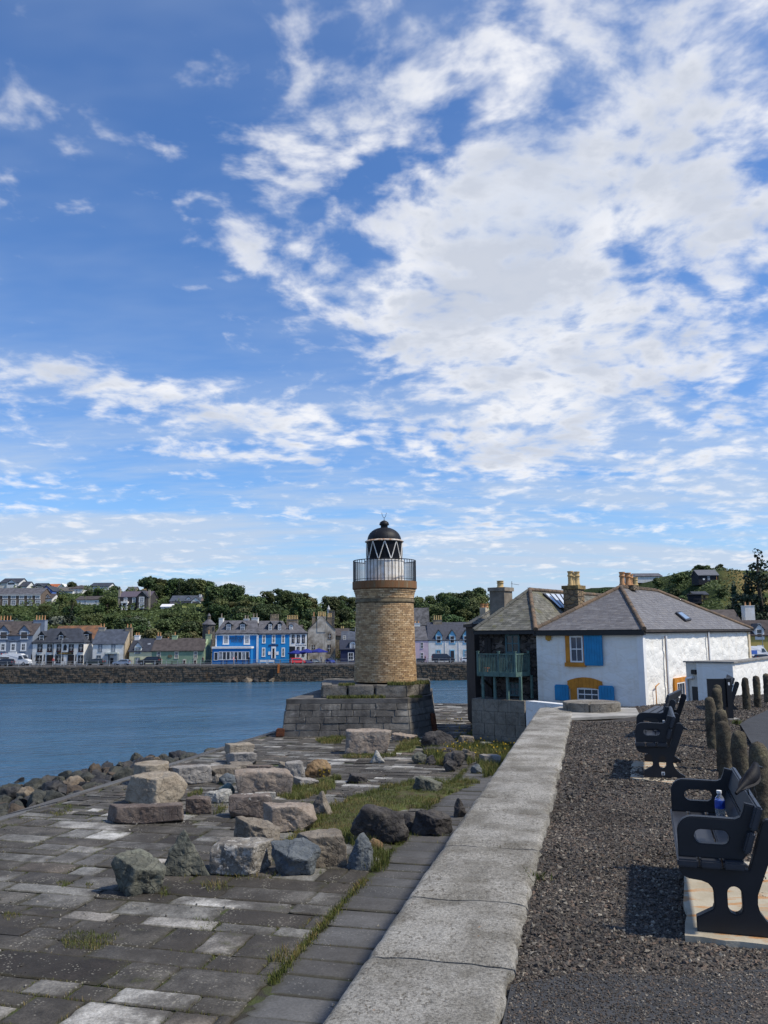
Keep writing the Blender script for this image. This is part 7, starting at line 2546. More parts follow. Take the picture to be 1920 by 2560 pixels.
for mi, mt in enumerate(shore_m):
 for v in range(3):
  o = rock_object('shore_boulder', 'boulder', 1.0, 0.85, 0.7, (0, 0, 0), v, 400 + mi * 7 + v, mt, 0.05, ICO4)
  shore_me.append((mi, o.data))
  bpy.data.objects.remove(o)
rs = random.Random(21)
lowx, lowy = [-80, 0, 140, 260, 340, 430, 560], [2068, 2046, 2006, 1962, 1934, 1908, 1890]
upx, upy = [-80, 0, 60, 110, 180, 260, 340, 430, 560], [2005, 1990, 1962, 1950, 1936, 1912, 1897, 1888, 1882]
spots = []
for k in range(900):
 px = rs.uniform(-60, 345) if k < 650 else rs.uniform(345, 560)
 f = rs.random()
 py = (1 - f) * np.interp(px, lowx, lowy) + f * np.interp(px, upx, upy)
 g = onz(px, py + 7, -3.75 - 0.5 * f)
 s = rs.choice((0.35, 0.5, 0.62, 0.78, 0.95)) * rs.uniform(0.85, 1.15)
 if all((g.x - q[0]) ** 2 + (g.y - q[1]) ** 2 > (0.36 * (s + q[3])) ** 2 for q in spots):
  spots.append((g.x, g.y, g.z, s))
for (x, y, z, s) in spots[:190]:
 mi, me = rs.choice(shore_me[:3] + shore_me[6:9] if rs.random() < 0.72 else shore_me)
 o = put('shore_boulder', me, (x, y, z - 0.22 * s), (rs.uniform(-.3, .3), rs.uniform(-.3, .3), rs.uniform(0, 6.3)), (s, s * rs.uniform(.75, 1.1), s * rs.uniform(0.8, 1.15)))
 ppx, ppy = proj((x, y, z))
 wh_ = 'at the left edge of the photo' if ppx < 40 else 'left of the bare concrete edge' if ppx < 130 else 'in the middle of the heap' if ppx < 230 else 'next to the granite drum' if ppx < 340 else 'far beyond the granite drum'
 rw_ = 'outermost row, ' if ppy < (np.interp(ppx, lowx, lowy) + np.interp(ppx, upx, upy)) / 2 else 'paving side, '
 tag(o, shore_lab[mi].split(' in the heap')[0] + ' of the shore heap, ' + rw_ + wh_, 'boulder', 'boulders heaped along the pier edge')
for (px, py, s, mi) in ((8, 1981, 1.1, 3), (-14, 1975, 1.2, 3), (36, 1981, 0.8, 0), (28, 1963, 0.7, 0), (48, 1951, 0.9, 0), (380, 1894, 1.1, 0), (15, 1993, 0.7, 0)):
 g = onz(px, py + 4, SEA_Z)
 me = [m_ for i_, m_ in shore_me if i_ == mi][0]
 o = put('sea_rock', me, (g.x, g.y, SEA_Z - 0.25 * s), (0.1, 0.2, px), (s, s, s * 0.9))
 tag(o, {3: 'tan rock awash in the sea beyond the boulder heap', 0: 'black rock awash in the sea beyond the boulder heap'}[mi], 'rock', 'rocks awash off the pier')
# boulders at the foot of the quay wall
for k, (px, py, w, mi) in enumerate(((570, 1700, 18, 0), (585, 1694, 22, 1), (608, 1698, 16, 0), (622, 1690, 22, 3), (640, 1697, 20, 0), (655, 1699, 16, 1), (678, 1698, 20, 3), (560, 1702, 12, 2), (250, 1706, 18, 0), (275, 1705, 22, 0), (320, 1704, 18, 1))):
 q = at(px, 1703, QY - 0.8)
 s = w * QY / F
 me = [m_ for i_, m_ in shore_me if i_ == mi][k % 3]
 o = put('quay_foot_boulder', me, (q.x, QY - 0.8, SEA_Z - 0.15), (0.3 * (k % 3), 0.4, k * 1.3), (s, s * 0.9, s * 0.9))
 tag(o, ['dark', 'brown', 'greenish', 'tan'][mi] + ' boulder tumbled at the foot of the far quay wall', 'boulder', 'boulders at the foot of the quay')
# ------------------------------------------------------------------ benches
PLAS = M('charcoal_recycled_plastic', (0.009, 0.011, 0.016), 0.50, 0.15, 5, 0.12, 60, 0.004, spec=0.5)
SLATP = M('slate_grey_plastic_slat', (0.030, 0.034, 0.044), 0.45, 0.15, 5, 0.12, 40, 0.004, spec=0.5)
def arc(cx, cz, r, a0, a1, n=6):
 return [(cx + r * math.cos(math.radians(a0 + (a1 - a0) * k / n)), cz + r * math.sin(math.radians(a0 + (a1 - a0) * k / n))) for k in range(n + 1)]
def plate(name, outline, holes, l0, th, fr, mat, parent):
 """flat plate in the (s, z) plane with holes, thickness along the bench length"""
 bm = bmesh.new()
 for loop in [outline] + holes:
  vs_ = [bm.verts.new((p[0], 0, p[1])) for p in loop]
  for k in range(len(vs_)):
   bm.edges.new((vs_[k], vs_[(k + 1) % len(vs_)]))
 bmesh.ops.triangle_fill(bm, use_beauty=True, use_dissolve=False, edges=list(bm.edges))
 # drop faces that fell inside a hole
 def inside(pt, poly):
  c = False
  for k in range(len(poly)):
   (xa, ya), (xb, yb) = poly[k], poly[(k + 1) % len(poly)]
   if (ya > pt[1]) != (yb > pt[1]) and pt[0] < (xb - xa) * (pt[1] - ya) / (yb - ya) + xa:
    c = not c
  return c
 bad = [f for f in bm.faces if any(inside((f.calc_center_median().x, f.calc_center_median().z), hl) for hl in holes)]
 if bad:
  bmesh.ops.delete(bm, geom=bad, context='FACES_ONLY')
 r = bmesh.ops.extrude_face_region(bm, geom=list(bm.faces))
 for v in [g_ for g_ in r['geom'] if isinstance(g_, bmesh.types.BMVert)]:
  v.co.y += th
 bmesh.ops.recalc_face_normals(bm, faces=bm.faces)
 edges = [e for e in bm.edges if len(e.link_faces) == 2 and e.calc_face_angle(0) > 0.9 and abs(e.verts[0].co.y - e.verts[1].co.y) < 1e-5]
 bmesh.ops.bevel(bm, geom=edges, offset=0.007, segments=2, affect='EDGES')
 O, S, Ld = fr
 for v in bm.verts:
  p = O + S * v.co.x + Ld * (v.co.y + l0) + Vector((0, 0, v.co.z))
  v.co = p
 bmesh.ops.recalc_face_normals(bm, faces=bm.faces)
 me = bpy.data.meshes.new(name)
 bm.to_mesh(me)
 bm.free()
 me.materials.append(mat)
 return link(bpy.data.objects.new(name, me), parent)
FRAME_OUT = [(0.0, 0.0), (0.485, 0.0), (0.485, 0.03)] + [(0.44, 0.055), (0.395, 0.09), (0.362, 0.135), (0.352, 0.18), (0.356, 0.235), (0.385, 0.31), (0.495, 0.60)] + arc(0.447, 0.625, 0.05, -10, 160, 7) + [(0.335, 0.43), (0.315, 0.375), (-0.088, 0.375), (-0.086, 0.352), (-0.066, 0.318), (-0.03, 0.302), (0.04, 0.295), (0.078, 0.282), (0.100, 0.258), (0.107, 0.225), (0.107, 0.16), (0.098, 0.135), (0.0, 0.082)]
def stadium(s0, s1, z0, z1, vertical):
 if vertical:
  r = (s1 - s0) / 2
  c = (s0 + s1) / 2
  return arc(c, z1 - r, r, 0, 180, 8) + arc(c, z0 + r, r, 180, 360, 8)
 r = (z1 - z0) / 2
 c = (z0 + z1) / 2
 return arc(s1 - r, c, r, -90, 90, 8) + arc(s0 + r, c, r, 90, 270, 8)
FRAME_HOLE = stadium(0.184, 0.266, 0.115, 0.275, True)
ARM_OUT = [(-0.085, 0.432), (0.285, 0.432), (0.315, 0.47), (0.345, 0.56), (0.385, 0.66), (0.405, 0.745), (0.315, 0.765), (0.302, 0.72), (0.285, 0.682), (0.255, 0.668), (0.05, 0.672)] + arc(0.01, 0.577, 0.095, 85, 180, 7)[0:]
ARM_HOLE = stadium(0.012, 0.214, 0.515, 0.598, False)
def bench(label, foot, sdir, length, arms=True, z=0.0):
 S = Vector((sdir[0], sdir[1], 0)).normalized()
 Ld = Vector((-S.y, S.x, 0))
 O = Vector((foot[0], foot[1], z))
 t = thing('park_bench', label, 'bench', tuple(O + Ld * (length / 2)), 'plastic benches on the promenade')
 fr = (O, S, Ld)
 for l0 in (0.02, length - 0.09):
  plate('end_frame', FRAME_OUT, [FRAME_HOLE], l0, 0.07, fr, PLAS, t)
  if arms:
   plate('armrest', ARM_OUT, [ARM_HOLE], l0 + 0.0, 0.065, fr, PLAS, t)
 fb = (O, S, Ld)
 def slat(s0, z0, s1, z1, th):
  """slat running the bench's length, its section from (s0,z0) to (s1,z1) with thickness th"""
  d = Vector((s1 - s0, 0, z1 - z0)).normalized()
  n = Vector((-d.z, 0, d.x))
  poly = [(s0, 0, z0), (s1, 0, z1), (s1 + n.x * th, 0, z1 + n.z * th), (s0 + n.x * th, 0, z0 + n.z * th)]
  b = B(fb)
  b.prism([(p[0], -0.04, p[2]) for p in poly], (0, length + 0.08, 0))
  o = b.build('slat', SLATP, t)
  bm = bmesh.new(); bm.from_mesh(o.data)
  bmesh.ops.bevel(bm, geom=list(bm.edges), offset=0.010, segments=2, affect='EDGES')
  bm.to_mesh(o.data); bm.free()
 for k in range(3):
  s0 = -0.095 + k * 0.132
  slat(s0, 0.382, s0 + 0.122, 0.382, 0.048)
 slat(0.322, 0.475, 0.362, 0.60, 0.042)
 slat(0.366, 0.612, 0.412, 0.752, 0.042)
 return t, fr
BL1 = 1.46
bench1, bfr1 = bench('nearest charcoal plastic bench with a crow and blue-labelled bottle on it', (1.885, 5.30), (0.954, -0.30), BL1, True, 0.035)
bench2, bfr2 = bench('second charcoal bench with a red-labelled bottle, on pale pad', (3.26, 10.72), (0.954, -0.30), 1.46, True, 0.02)
q3 = onz(1590, 1862, 0.0)
bench3, bfr3 = bench('third bench without armrests next to the round stone', (4.52, 14.6), (0.89, -0.45), 1.55, False, 0.0)
q4 = onz(1812, 1779, 0.0)
q4 = onz(1795, 1778, 0.0)
bench4, bfr4 = bench('farthest bench half hidden behind the black information board', (q4.x, q4.y), (0.954, -0.30), 1.5, False, 0.0)
# maker's plate on the second bench
O, S, Ld = bfr2
b = B((O, S, Ld))
b.box(0.205, 0.012, 0.035, 0.245, 0.019, 0.075)
pl_ = b.build('makers_plate', WHITE, bench2)
b = B((O, S, Ld))
b.box(0.213, 0.009, 0.042, 0.237, 0.0118, 0.050)
b.prism([(0.215, 0.0095, 0.052), (0.235, 0.0095, 0.052), (0.225, 0.0095, 0.068)], (0, 0.002, 0))
b.build('plate_mark', BLACKP, pl_)
def pad_mat():
 m, t, bs = newmat('bench_pad_concrete')
 p = pos(t)
 n = t.noise(p, 2.5, 7, 0.62)
 c = t.mix(t.smooth(n, 0.35, 0.65), (0.33, 0.285, 0.205), (0.45, 0.405, 0.315))
 rust = t.smooth(t.noise(t.vmath('MULTIPLY', p, (1.3, 4.0, 1)), 2.2, 5, 0.6), 0.50, 0.62)
 c = t.mix(t.math('MULTIPLY', rust, 0.75), c, (0.42, 0.17, 0.03))
 t.l.new(c, bs.inputs['Base Color'])
 bs.inputs['Roughness'].default_value = 0.9
 bump(t, bs, t.noise(p, 35, 6, 0.65), 0.4, 0.01)
 return m
PADM = pad_mat()
def pad(px_poly, z, lab):
 pts = [onz(x, y, z) for x, y in px_poly]
 c = sum(pts, Vector()) / len(pts)
 # ragged outline
 out = []
 n = len(pts)
 rr = random.Random(len(lab))
 for k in range(n):
  a_, e_ = pts[k], pts[(k + 1) % n]
  for q in range(8):
   p = a_.lerp(e_, q / 8)
   out.append(p + Vector((rr.uniform(-.018, .018), rr.uniform(-.018, .018), 0)))
 b = B()
 b.prism([(p.x, p.y, -0.08) for p in out], (0, 0, z + 0.08))
 o = b.build('concrete_pad', PADM, None, base=(c.x, c.y, 0))
 tag(o, lab, 'concrete pad', 'pads under the benches')
pad([(1718, 2338), (2110, 2385), (2080, 2160), (1704, 2150)], 0.034, 'rust-stained concrete pad under the nearest bench')
pad([(1576, 1944), (1718, 1963), (1690, 1908), (1582, 1902)], 0.019, 'pale concrete pad under the second bench')
# bottles
def bottle(label, loc, h, labmat, liquid):
 t = thing('plastic_bottle', label, 'bottle', loc)
 m, nt, bs = (MATS.get('clear_plastic'), None, None)
 if m is None:
  m, nt, bs = newmat('clear_plastic')
  bs.inputs['Base Color'].default_value = (0.82, 0.88, 0.92, 1)
  bs.inputs['Roughness'].default_value = 0.08
  bs.inputs['Transmission Weight'].default_value = 0.85
  bs.inputs['IOR'].default_value = 1.2
 r = h * 0.142
 b = B()
 b.lathe([(r * .8, 0), (r, h * .03), (r, h * .2), (r * .9, h * .27), (r * .92, h * .36), (r, h * .42), (r, h * .70), (r * .82, h * .80), (r * .45, h * .88), (r * .42, h * .92)], loc, 20)
 b.build('bottle_body', m, t, smooth=True)
 b = B()
 b.lathe([(r * 1.01, h * .50), (r * 1.02, h * .505), (r * 1.02, h * .73), (r * 1.005, h * .735)], loc, 20)
 b.build('paper_label', labmat, t, smooth=True)
 b = B()
 b.lathe([(r * .48, h * .92), (r * .5, h * .925), (r * .5, h * 1.0), (r * .3, h * 1.003)], loc, 16)
 b.build('cap', WHITE, t, smooth=True)
 return t
def on_bench(fr, s, l, z):
 O, S, Ld = fr
 return tuple(O + S * s + Ld * l + Vector((0, 0, z)))
bottle('clear plastic bottle with blue label and white cap on the nearest bench', on_bench(bfr1, 0.235, 0.93, 0.432), 0.245, M('blue_label', (0.01, 0.06, 0.42), 0.4, 0.35, 30, 0), None)
bottle('small clear bottle with red label on the second bench', on_bench(bfr2, 0.275, 0.62, 0.432), 0.215, M('red_label', (0.35, 0.04, 0.05), 0.4, 0.35, 30, 0), None)
# crow on the back of the nearest bench
def crow():
 Yc = 5.56
 sp = [(1840, 1984, 0.010, -0.10), (1847, 1976, 0.014, -0.08), (1856, 1967, 0.021, -0.05), (1866, 1957, 0.034, -0.02), (1875, 1948, 0.044, 0.0), (1882, 1939, 0.047, 0.02), (1886, 1930, 0.040, 0.04), (1888, 1923, 0.030, 0.05), (1888.5, 1917, 0.028, 0.07), (1889.5, 1912, 0.022, 0.09), (1891, 1910, 0.010, 0.115)]
 b = B()
 rings = []
 n = 14
 pts = [at(x, y, Yc + dy) for x, y, r, dy in sp]
 for k, p in enumerate(pts):
  d = (pts[min(k + 1, len(pts) - 1)] - pts[max(k - 1, 0)]).normalized()
  u = d.cross(Vector((0.2, 1, 0.1))).normalized()
  w = d.cross(u).normalized()
  r = sp[k][2]
  rings.append([b.v(p + u * r * math.cos(2 * math.pi * q / n) * (1.0 if k > 2 else 1.1) + w * r * 0.85 * math.sin(2 * math.pi * q / n)) for q in range(n)])
 for a_, e_ in zip(rings[:-1], rings[1:]):
  for q in range(n):
   b.F.append([a_[q], a_[(q + 1) % n], e_[(q + 1) % n], e_[q]])
 b.F.append(rings[0][::-1]); b.F.append(rings[-1])
 feet = at(1882, 1992, Yc)
 t = thing('crow', 'black crow perched on the backrest of the nearest bench', 'bird', tuple(feet))
 fm = M('crow_feathers', (0.007, 0.007, 0.010), 0.62, 0.4, 40, 0.4, 70, 0.004, spec=0.2)
 body = b.build('body', fm, t, smooth=True)
 head = pts[8]
 b = B()
 b.tube(head + Vector((0.012, 0.02, 0.0)), head + Vector((0.075, 0.055, -0.012)), 0.013, 0.002, 8)
 b.build('beak', M('crow_beak', (0.015, 0.015, 0.016), 0.35, 0.1), t)
 for s in (-1, 1):
  b = B()
  q0, q1, q2 = pts[3], pts[5], pts[1]
  off = Vector((0.037 * s, -0.010, 0.0))
  pl = [pts[6] + off * 0.8, pts[5] + off + Vector((0, -0.012, -0.02)), pts[4] + off + Vector((0, -0.014, -0.025)), pts[3] + off * 0.8 + Vector((0, -0.012, -0.02)), pts[1] + off * 0.25, pts[3] + off * 0.95 + Vector((0.004 * s, 0.015, 0.012)), pts[5] + off * 1.02 + Vector((0.004 * s, 0.02, 0.015))]
  b.prism(pl, Vector((0.006 * s, -0.004, 0.002)))
  b.build('wing', fm, t)
  b = B()
  hip = pts[4] + Vector((0.018 * s, 0, -0.035))
  ft = feet + Vector((0.02 * s, 0, 0.0))
  b.path([hip, hip + Vector((0.004 * s, -0.01, -0.04)), ft], 0.0045, 6)
  for a_ in (-0.5, 0, 0.5):
   b.tube(ft, ft + Vector((0.028 * math.sin(a_), 0.028 * math.cos(a_) - 0.02, -0.004)), 0.004, 0.002, 5)
  b.build('leg', M('crow_leg', (0.02, 0.02, 0.02), 0.5, 0.1), t)
 for s in (-1, 1):
  b = B()
  e = pts[9] + Vector((0.02 * s, 0.004, -0.002))
  b.lathe([(0.001, -0.004), (0.0045, 0), (0.001, 0.004)], tuple(e), 8)
  b.build('eye', glass_dark('eye_black', (0.01, 0.01, 0.01), 0.05), t)
crow()
# ------------------------------------------------------------------ bollards
def bollard_mesh(seed):
 prof = [(0.088, -0.15), (0.088, 0.0), (0.086, 0.3), (0.083, 0.62), (0.080, 0.69), (0.070, 0.74), (0.050, 0.775), (0.022, 0.792), (0.002, 0.795)]
 zz = np.linspace(-0.15, 0.795, 44)
 pr = np.interp(zz, [p[1] for p in prof], [p[0] for p in prof])
 n = 26
 V = np.array([(r * math.cos(2 * math.pi * k / n), r * math.sin(2 * math.pi * k / n), z) for r, z in zip(pr, zz) for k in range(n)])
 d = fbm(V * 14 + seed * 9, 4, seed, 0.6) * 0.010
 nr = V.copy(); nr[:, 2] = 0
 nr /= np.maximum(np.linalg.norm(nr, axis=1, keepdims=True), 1e-4)
 V += nr * np.minimum(d, 0.012)[:, None]
 V[:, 2] += d * 0.4
 Fq = []
 for i in range(len(zz) - 1):
  for k in range(n):
   Fq.append((i * n + k, i * n + (k + 1) % n, (i + 1) * n + (k + 1) % n, (i + 1) * n + k))
 m = MATS.get('weathered_post')
 if m is None:
  m, t, bs = newmat('weathered_post')
  p = pos(t)
  c = t.ramp(t.noise(p, 5, 7, 0.65), [(0.3, (0.038, 0.032, 0.026)), (0.5, (0.085, 0.071, 0.050)), (0.66, (0.135, 0.118, 0.075)), (0.8, (0.16, 0.145, 0.062))])
  c = t.mix(1.0, c, t.ramp(t.noise(p, 60, 4, 0.75), [(0.3, 0.45), (0.7, 1.6)]), 'MULTIPLY')
  t.l.new(c, bs.inputs['Base Color'])
  bs.inputs['Roughness'].default_value = 0.95
  bs.inputs['Specular IOR Level'].default_value = 0.2
  bump(t, bs, t.noise(p, 45, 6, 0.7), 0.9, 0.02)
 return np_mesh('bollard', V, np.array(Fq), m, smooth=True)
bm_ = [bollard_mesh(k) for k in range(3)]
BOLL = [(1889, 1842, 'nearest stubby weathered post, just behind the perched crow', 0.8), (1845, 1815, 'second nearest weathered post of the row by the asphalt path', 0.8), (1806, 1792, 'third weathered post from the near end, rising behind nearest bench', 0.8),
  (1800, 1765, 'fourth weathered post, overlapping the one in front', 0.8), (1774, 1735, 'leftmost weathered post of the row, left of the information board', 0.8), (1790, 1713, 'weathered post directly in front of the black board', 0.8), (1793, 1706, 'farthest post in front of the black board', 0.8),
  (1862, 1689, 'weathered post against the white wall, first right of the board', 0.75), (1889, 1685, 'weathered post against the white wall, second right of the board', 0.75), (1914, 1680, 'weathered post against the white wall at the photo edge', 0.75), (1945, 1676, 'weathered post beyond the right edge of the white wall row', 0.75)]
for k, (px, py, lab, hh) in enumerate(BOLL):
 if px > 1925:
  continue
 Yb = (EYE - hh) * F / (py - 1574.5)
 q = at(px, py, Yb)
 sc = 1.0
 o = put('bollard', bm_[k % 3], (q.x, Yb, 0), (random.uniform(-.02, .02), random.uniform(-.02, .02), k), (sc, sc, hh / 0.795))
 tag(o, lab, 'bollard', 'weathered posts along the path')
# information board
p0 = onz(1826, 1800, 0)
Ys = p0.y
ib = thing('information_board', 'black information board on a post seen from behind among the posts', 'information board', (p0.x, Ys, 0))
BRD = M('black_board', (0.008, 0.009, 0.013), 0.35, 0.15, 3, 0.0)
pa, pb = at(1767, 1697, Ys), at(1812, 1699, Ys)
zb_ = at(1790, 1768, Ys).z
b = B()
b.box(pa.x, Ys - 0.02, zb_, pb.x, Ys + 0.02, pa.z)
b.build('panel', BRD, ib)
qa, qb = at(1812.5, 1698, Ys), at(1825, 1698, Ys)
b = B()
b.box(qa.x, Ys - 0.06, -0.02, qb.x, Ys + 0.06, qa.z + 0.02)
b.build('post', BRD, ib)
b = B()
b.box(pa.x - 0.03, Ys - 0.03, -0.02, pa.x + 0.03, Ys + 0.03, zb_ + 0.1)
b.build('post', BRD, ib)
b = B()
b.box((qa.x + qb.x) / 2 - 0.02, Ys - 0.063, qa.z - 0.12, (qa.x + qb.x) / 2 + 0.015, Ys - 0.0605, qa.z - 0.06)
b.build('sticker', WHITE, ib)
b = B()
b.box(qa.x - 0.02, Ys - 0.11, -0.05, qb.x + 0.10, Ys + 0.12, 0.035)
b.build('concrete_foot', CONC, ib)
b = B()
b.box(pa.x - 0.05, Ys - 0.08, -0.05, pa.x + 0.06, Ys + 0.08, 0.03)
b.build('concrete_foot', CONC, ib)
# round stone at the end of the promenade
c0 = (onz(1405, 1779, 0.05) + onz(1551, 1779, 0.05)) / 2
rad = (onz(1551, 1779, 0.05) - onz(1405, 1779, 0.05)).length / 2
c0 = Vector((c0.x + 0.1, c0.y + 0.35, 0.05))
rst = thing('round_stone', 'low round stone platform in three segments at the end of the promenade', 'round stone', tuple(c0))
for a0_, a1_ in ((200, 252), (252, 360), (0, 200)):
 n = max(6, int((a1_ - a0_) / 9))
 pts = [(c0.x, c0.y)] + [(c0.x + rad * math.cos(math.radians(a0_ + 0.6 + (a1_ - a0_ - 1.2) * k / n)), c0.y + rad * math.sin(math.radians(a0_ + 0.6 + (a1_ - a0_ - 1.2) * k / n))) for k in range(n + 1)]
 b = B()
 b.prism([(x, y, c0.z - 0.06) for x, y in pts], (0, 0, 0.25))
 o = b.build('segment', stone_rock('round_stone_granite', (0.17, 0.15, 0.12), (0.25, 0.23, 0.195), (0.42, 0.40, 0.35), 0.6, 8, 0.6, 0.4), rst)
 bm = bmesh.new(); bm.from_mesh(o.data)
 bmesh.ops.bevel(bm, geom=[e for e in bm.edges if len(e.link_faces) == 2], offset=0.018, segments=2, affect='EDGES')
 bm.to_mesh(o.data); bm.free()
# wooden stake by the plinth
q0, q1 = at(1203.5, 1812, 36.2), at(1203, 1769, 36.2)
b = B()
b.tube((q0.x, 36.2, PLAZA_Z + 0.2), (q1.x, 36.2, q1.z), 0.03, 0.025, 8)
tag(b.build('wooden_stake', M('weathered_pine', (0.36, 0.21, 0.13), 0.85, 0.2, 9), None, base=(q0.x, 36.2, PLAZA_Z + 0.2)), 'thin wooden stake in the weeds before the stone plinth', 'stake')
# ------------------------------------------------------------------ vehicles, people and furniture on the quay
ROAD_Z = QUAY_Z + 0.004
HATCH = dict(L=4.2, h=1.45, w=0.86, prof=[(-2.1, .32), (-2.1, .75), (-2.02, .98), (-1.72, 1.38), (-1.3, 1.45), (.1, 1.45), (.95, .98), (1.8, .84), (2.07, .66), (2.1, .32)],
             side=[(-1.75, .97), (-1.52, 1.32), (-1.2, 1.37), (0.05, 1.37), (.72, .97)], wind=((.16, 1.40), (.92, 1.0)), rear=((-1.78, 1.34), (-2.03, 1.0)), wh=(-1.3, 1.3, .31))
SUV = dict(L=4.5, h=1.7, w=0.9, prof=[(-2.25, .38), (-2.25, .9), (-2.2, 1.1), (-2.0, 1.6), (-1.7, 1.7), (.3, 1.7), (1.05, 1.12), (2.0, 1.0), (2.22, .8), (2.25, .38)],
           side=[(-2.0, 1.1), (-1.85, 1.55), (0.2, 1.58), (.85, 1.12)], wind=((.38, 1.64), (1.0, 1.15)), rear=((-2.04, 1.55), (-2.19, 1.12)), wh=(-1.4, 1.4, .36))
VAN = dict(L=5.1, h=1.98, w=0.95, prof=[(-2.55, .4), (-2.55, 1.2), (-2.42, 1.9), (-2.25, 1.98), (.75, 1.98), (1.6, 1.22), (2.4, 1.02), (2.55, .75), (2.55, .4)],
           side=[(-2.2, 1.2), (-2.15, 1.75), (.7, 1.75), (1.32, 1.2)], wind=((.85, 1.9), (1.55, 1.26)), rear=((-2.44, 1.8), (-2.54, 1.25)), wh=(-1.6, 1.6, .34))
CARGO = dict(L=5.6, h=2.45, w=1.0, prof=[(-2.8, .45), (-2.8, 2.3), (-2.65, 2.45), (1.0, 2.42), (1.35, 2.2), (1.95, 1.35), (2.65, 1.12), (2.8, .8), (2.8, .45)],
             side=[(.75, 1.35), (.75, 2.0), (1.3, 2.0), (1.75, 1.38)], wind=((1.42, 2.1), (1.95, 1.4)), rear=None, wh=(-1.75, 1.85, .36))
TYRE = M('tyre_rubber', (0.012, 0.012, 0.012), 0.8, 0.1)
RIM = M('alloy_rim', (0.35, 0.35, 0.36), 0.35, 0.1, metal=0.8)
def vehicle(name, label, x0, x1, Y, kind, col, face=1, yaw=0.0, cat='car', ybase=None, band=None, roofbox=False, z=None):
 k = kind
 pc = at((x0 + x1) / 2, 1655, Y)
 Lw = (x1 - x0) * Y / F
 sc = Lw / (k['L'] * abs(math.cos(yaw)) + 2 * k['w'] * abs(math.sin(yaw)))
 z = ROAD_Z if z is None else z
 t = thing(name, label, cat, (pc.x, Y, z))
 ang = yaw + (0 if face > 0 else math.pi)
 ca, sa = math.cos(ang), math.sin(ang)
 O = Vector((pc.x, Y, z))
 fr = (O, Vector((ca, sa, 0)) * sc, Vector((-sa, ca, 0)) * sc)
 def pt(x, zz, side, ex=0.0):
  hw = k['w'] - 0.16 * k['w'] * max(0, min(1, (zz - k['h'] * .62) / (k['h'] * .38)))
  return (x, side * (hw + ex), zz * sc)
 pm = M('car_paint_' + name + str(round(col[0] * 97 + col[1] * 13 + col[2] * 7, 2)), col, 0.3, 0.05, 3, 0.0, spec=0.6)
 b = B(fr)
 n = len(k['prof'])
 A = [b.v(pt(x, zz, -1)) for x, zz in k['prof']]
 C = [b.v(pt(x, zz, 1)) for x, zz in k['prof']]
 b.F.append(A); b.F.append(C[::-1])
 for i in range(n):
  b.F.append([A[i], A[(i + 1) % n], C[(i + 1) % n], C[i]])
 b.build('body', pm, t)
 for s in (-1, 1):
  b = B(fr)
  outer = [pt(x, zz, s, 0.012) for x, zz in k['side']]
  b.prism(outer, (0, -s * 0.03, 0))
  b.build('side_window', GLASS, t)
 for nm, w in (('windscreen', k['wind']), ('rear_window', k['rear'])):
  if not w:
   continue
  (xa, za), (xb, zb__) = w
  b = B(fr)
  dx = 0.03 if nm == 'windscreen' else -0.03
  p4 = [pt(xa, za, -1, -.1), pt(xa, za, 1, -.1), pt(xb, zb__, 1, -.1), pt(xb, zb__, -1, -.1)]
  b.prism([(p[0] + dx * .6, p[1], p[2] + 0.012) for p in p4], (dx, 0, 0.012))
  b.build(nm, GLASS, t)
 for x in k['wh'][:2]:
  for s in (-1, 1):
   r = k['wh'][2]
   b = B(fr)
   ys = s * (k['w'] - 0.02)
   seg = 14
   ra = [b.v((x + r * math.cos(2 * math.pi * i / seg), ys - s * 0.14, (r + r * math.sin(2 * math.pi * i / seg)) * sc)) for i in range(seg)]
   rb_ = [b.v((x + r * math.cos(2 * math.pi * i / seg), ys + s * 0.06, (r + r * math.sin(2 * math.pi * i / seg)) * sc)) for i in range(seg)]
   b.F.append(ra); b.F.append(rb_)
   for i in range(seg):
    b.F.append([ra[i], ra[(i + 1) % seg], rb_[(i + 1) % seg], rb_[i]])
   wl_ = b.build('wheel', TYRE, t)
   b = B(fr)
   b.prism([(x + r * .6 * math.cos(2 * math.pi * i / 10), ys + s * 0.062, (r + r * .6 * math.sin(2 * math.pi * i / 10)) * sc) for i in range(10)], (0, s * 0.01, 0))
   o = b.build('rim', RIM, None); o.parent = wl_
 for s in (-1, 1):
  xf = k['prof'][-2][0]
  zf_ = k['prof'][-2][1]
  b = B(fr)
  b.box(xf - 0.12, s * (k['w'] - 0.30), (zf_ - 0.02) * sc, xf + 0.025, s * (k['w'] - 0.05), (zf_ + 0.12) * sc)
  b.build('headlight', CURTAIN, t)
  b = B(fr)
  xr = k['prof'][1][0]
  b.box(xr - 0.025, s * (k['w'] - 0.22), (k['prof'][1][1] + 0.0) * sc, xr + 0.1, s * (k['w'] + 0.012), (k['prof'][1][1] + 0.28) * sc)
  b.build('tail_light', M('tail_light_red', (0.35, 0.01, 0.012), 0.3, 0.1), t)
 if band:
  for s in (-1, 1):
   b = B(fr)
   b.prism([pt(x, zz, s, 0.012) for x, zz in ((-1.9, 1.0), (-.4, 1.0), (-.4, 1.7), (-1.9, 1.7))], (0, -s * .02, 0))
   b.build('side_panel', band, t)
 if roofbox:
  b = B(fr)
  b.prism([(-1.0, -.4, (k['h'] + .05) * sc), (1.0, -.4, (k['h'] + .05) * sc), (.8, -.4, (k['h'] + .38) * sc), (-1.0, -.4, (k['h'] + .38) * sc)], (0, .8, 0))
  b.build('roof_box', BLACKP, t)
 return t
vehicle('parked_car', 'dark blue car with a roof box at the left edge of the quay road', -14, 33, 179, SUV, (0.010, 0.016, 0.032), -1, roofbox=True)
vehicle('white_van', 'large white panel van parked before the blue-grey hotel', 8, 75, 181.5, CARGO, (0.70, 0.71, 0.72), 1, cat='van')
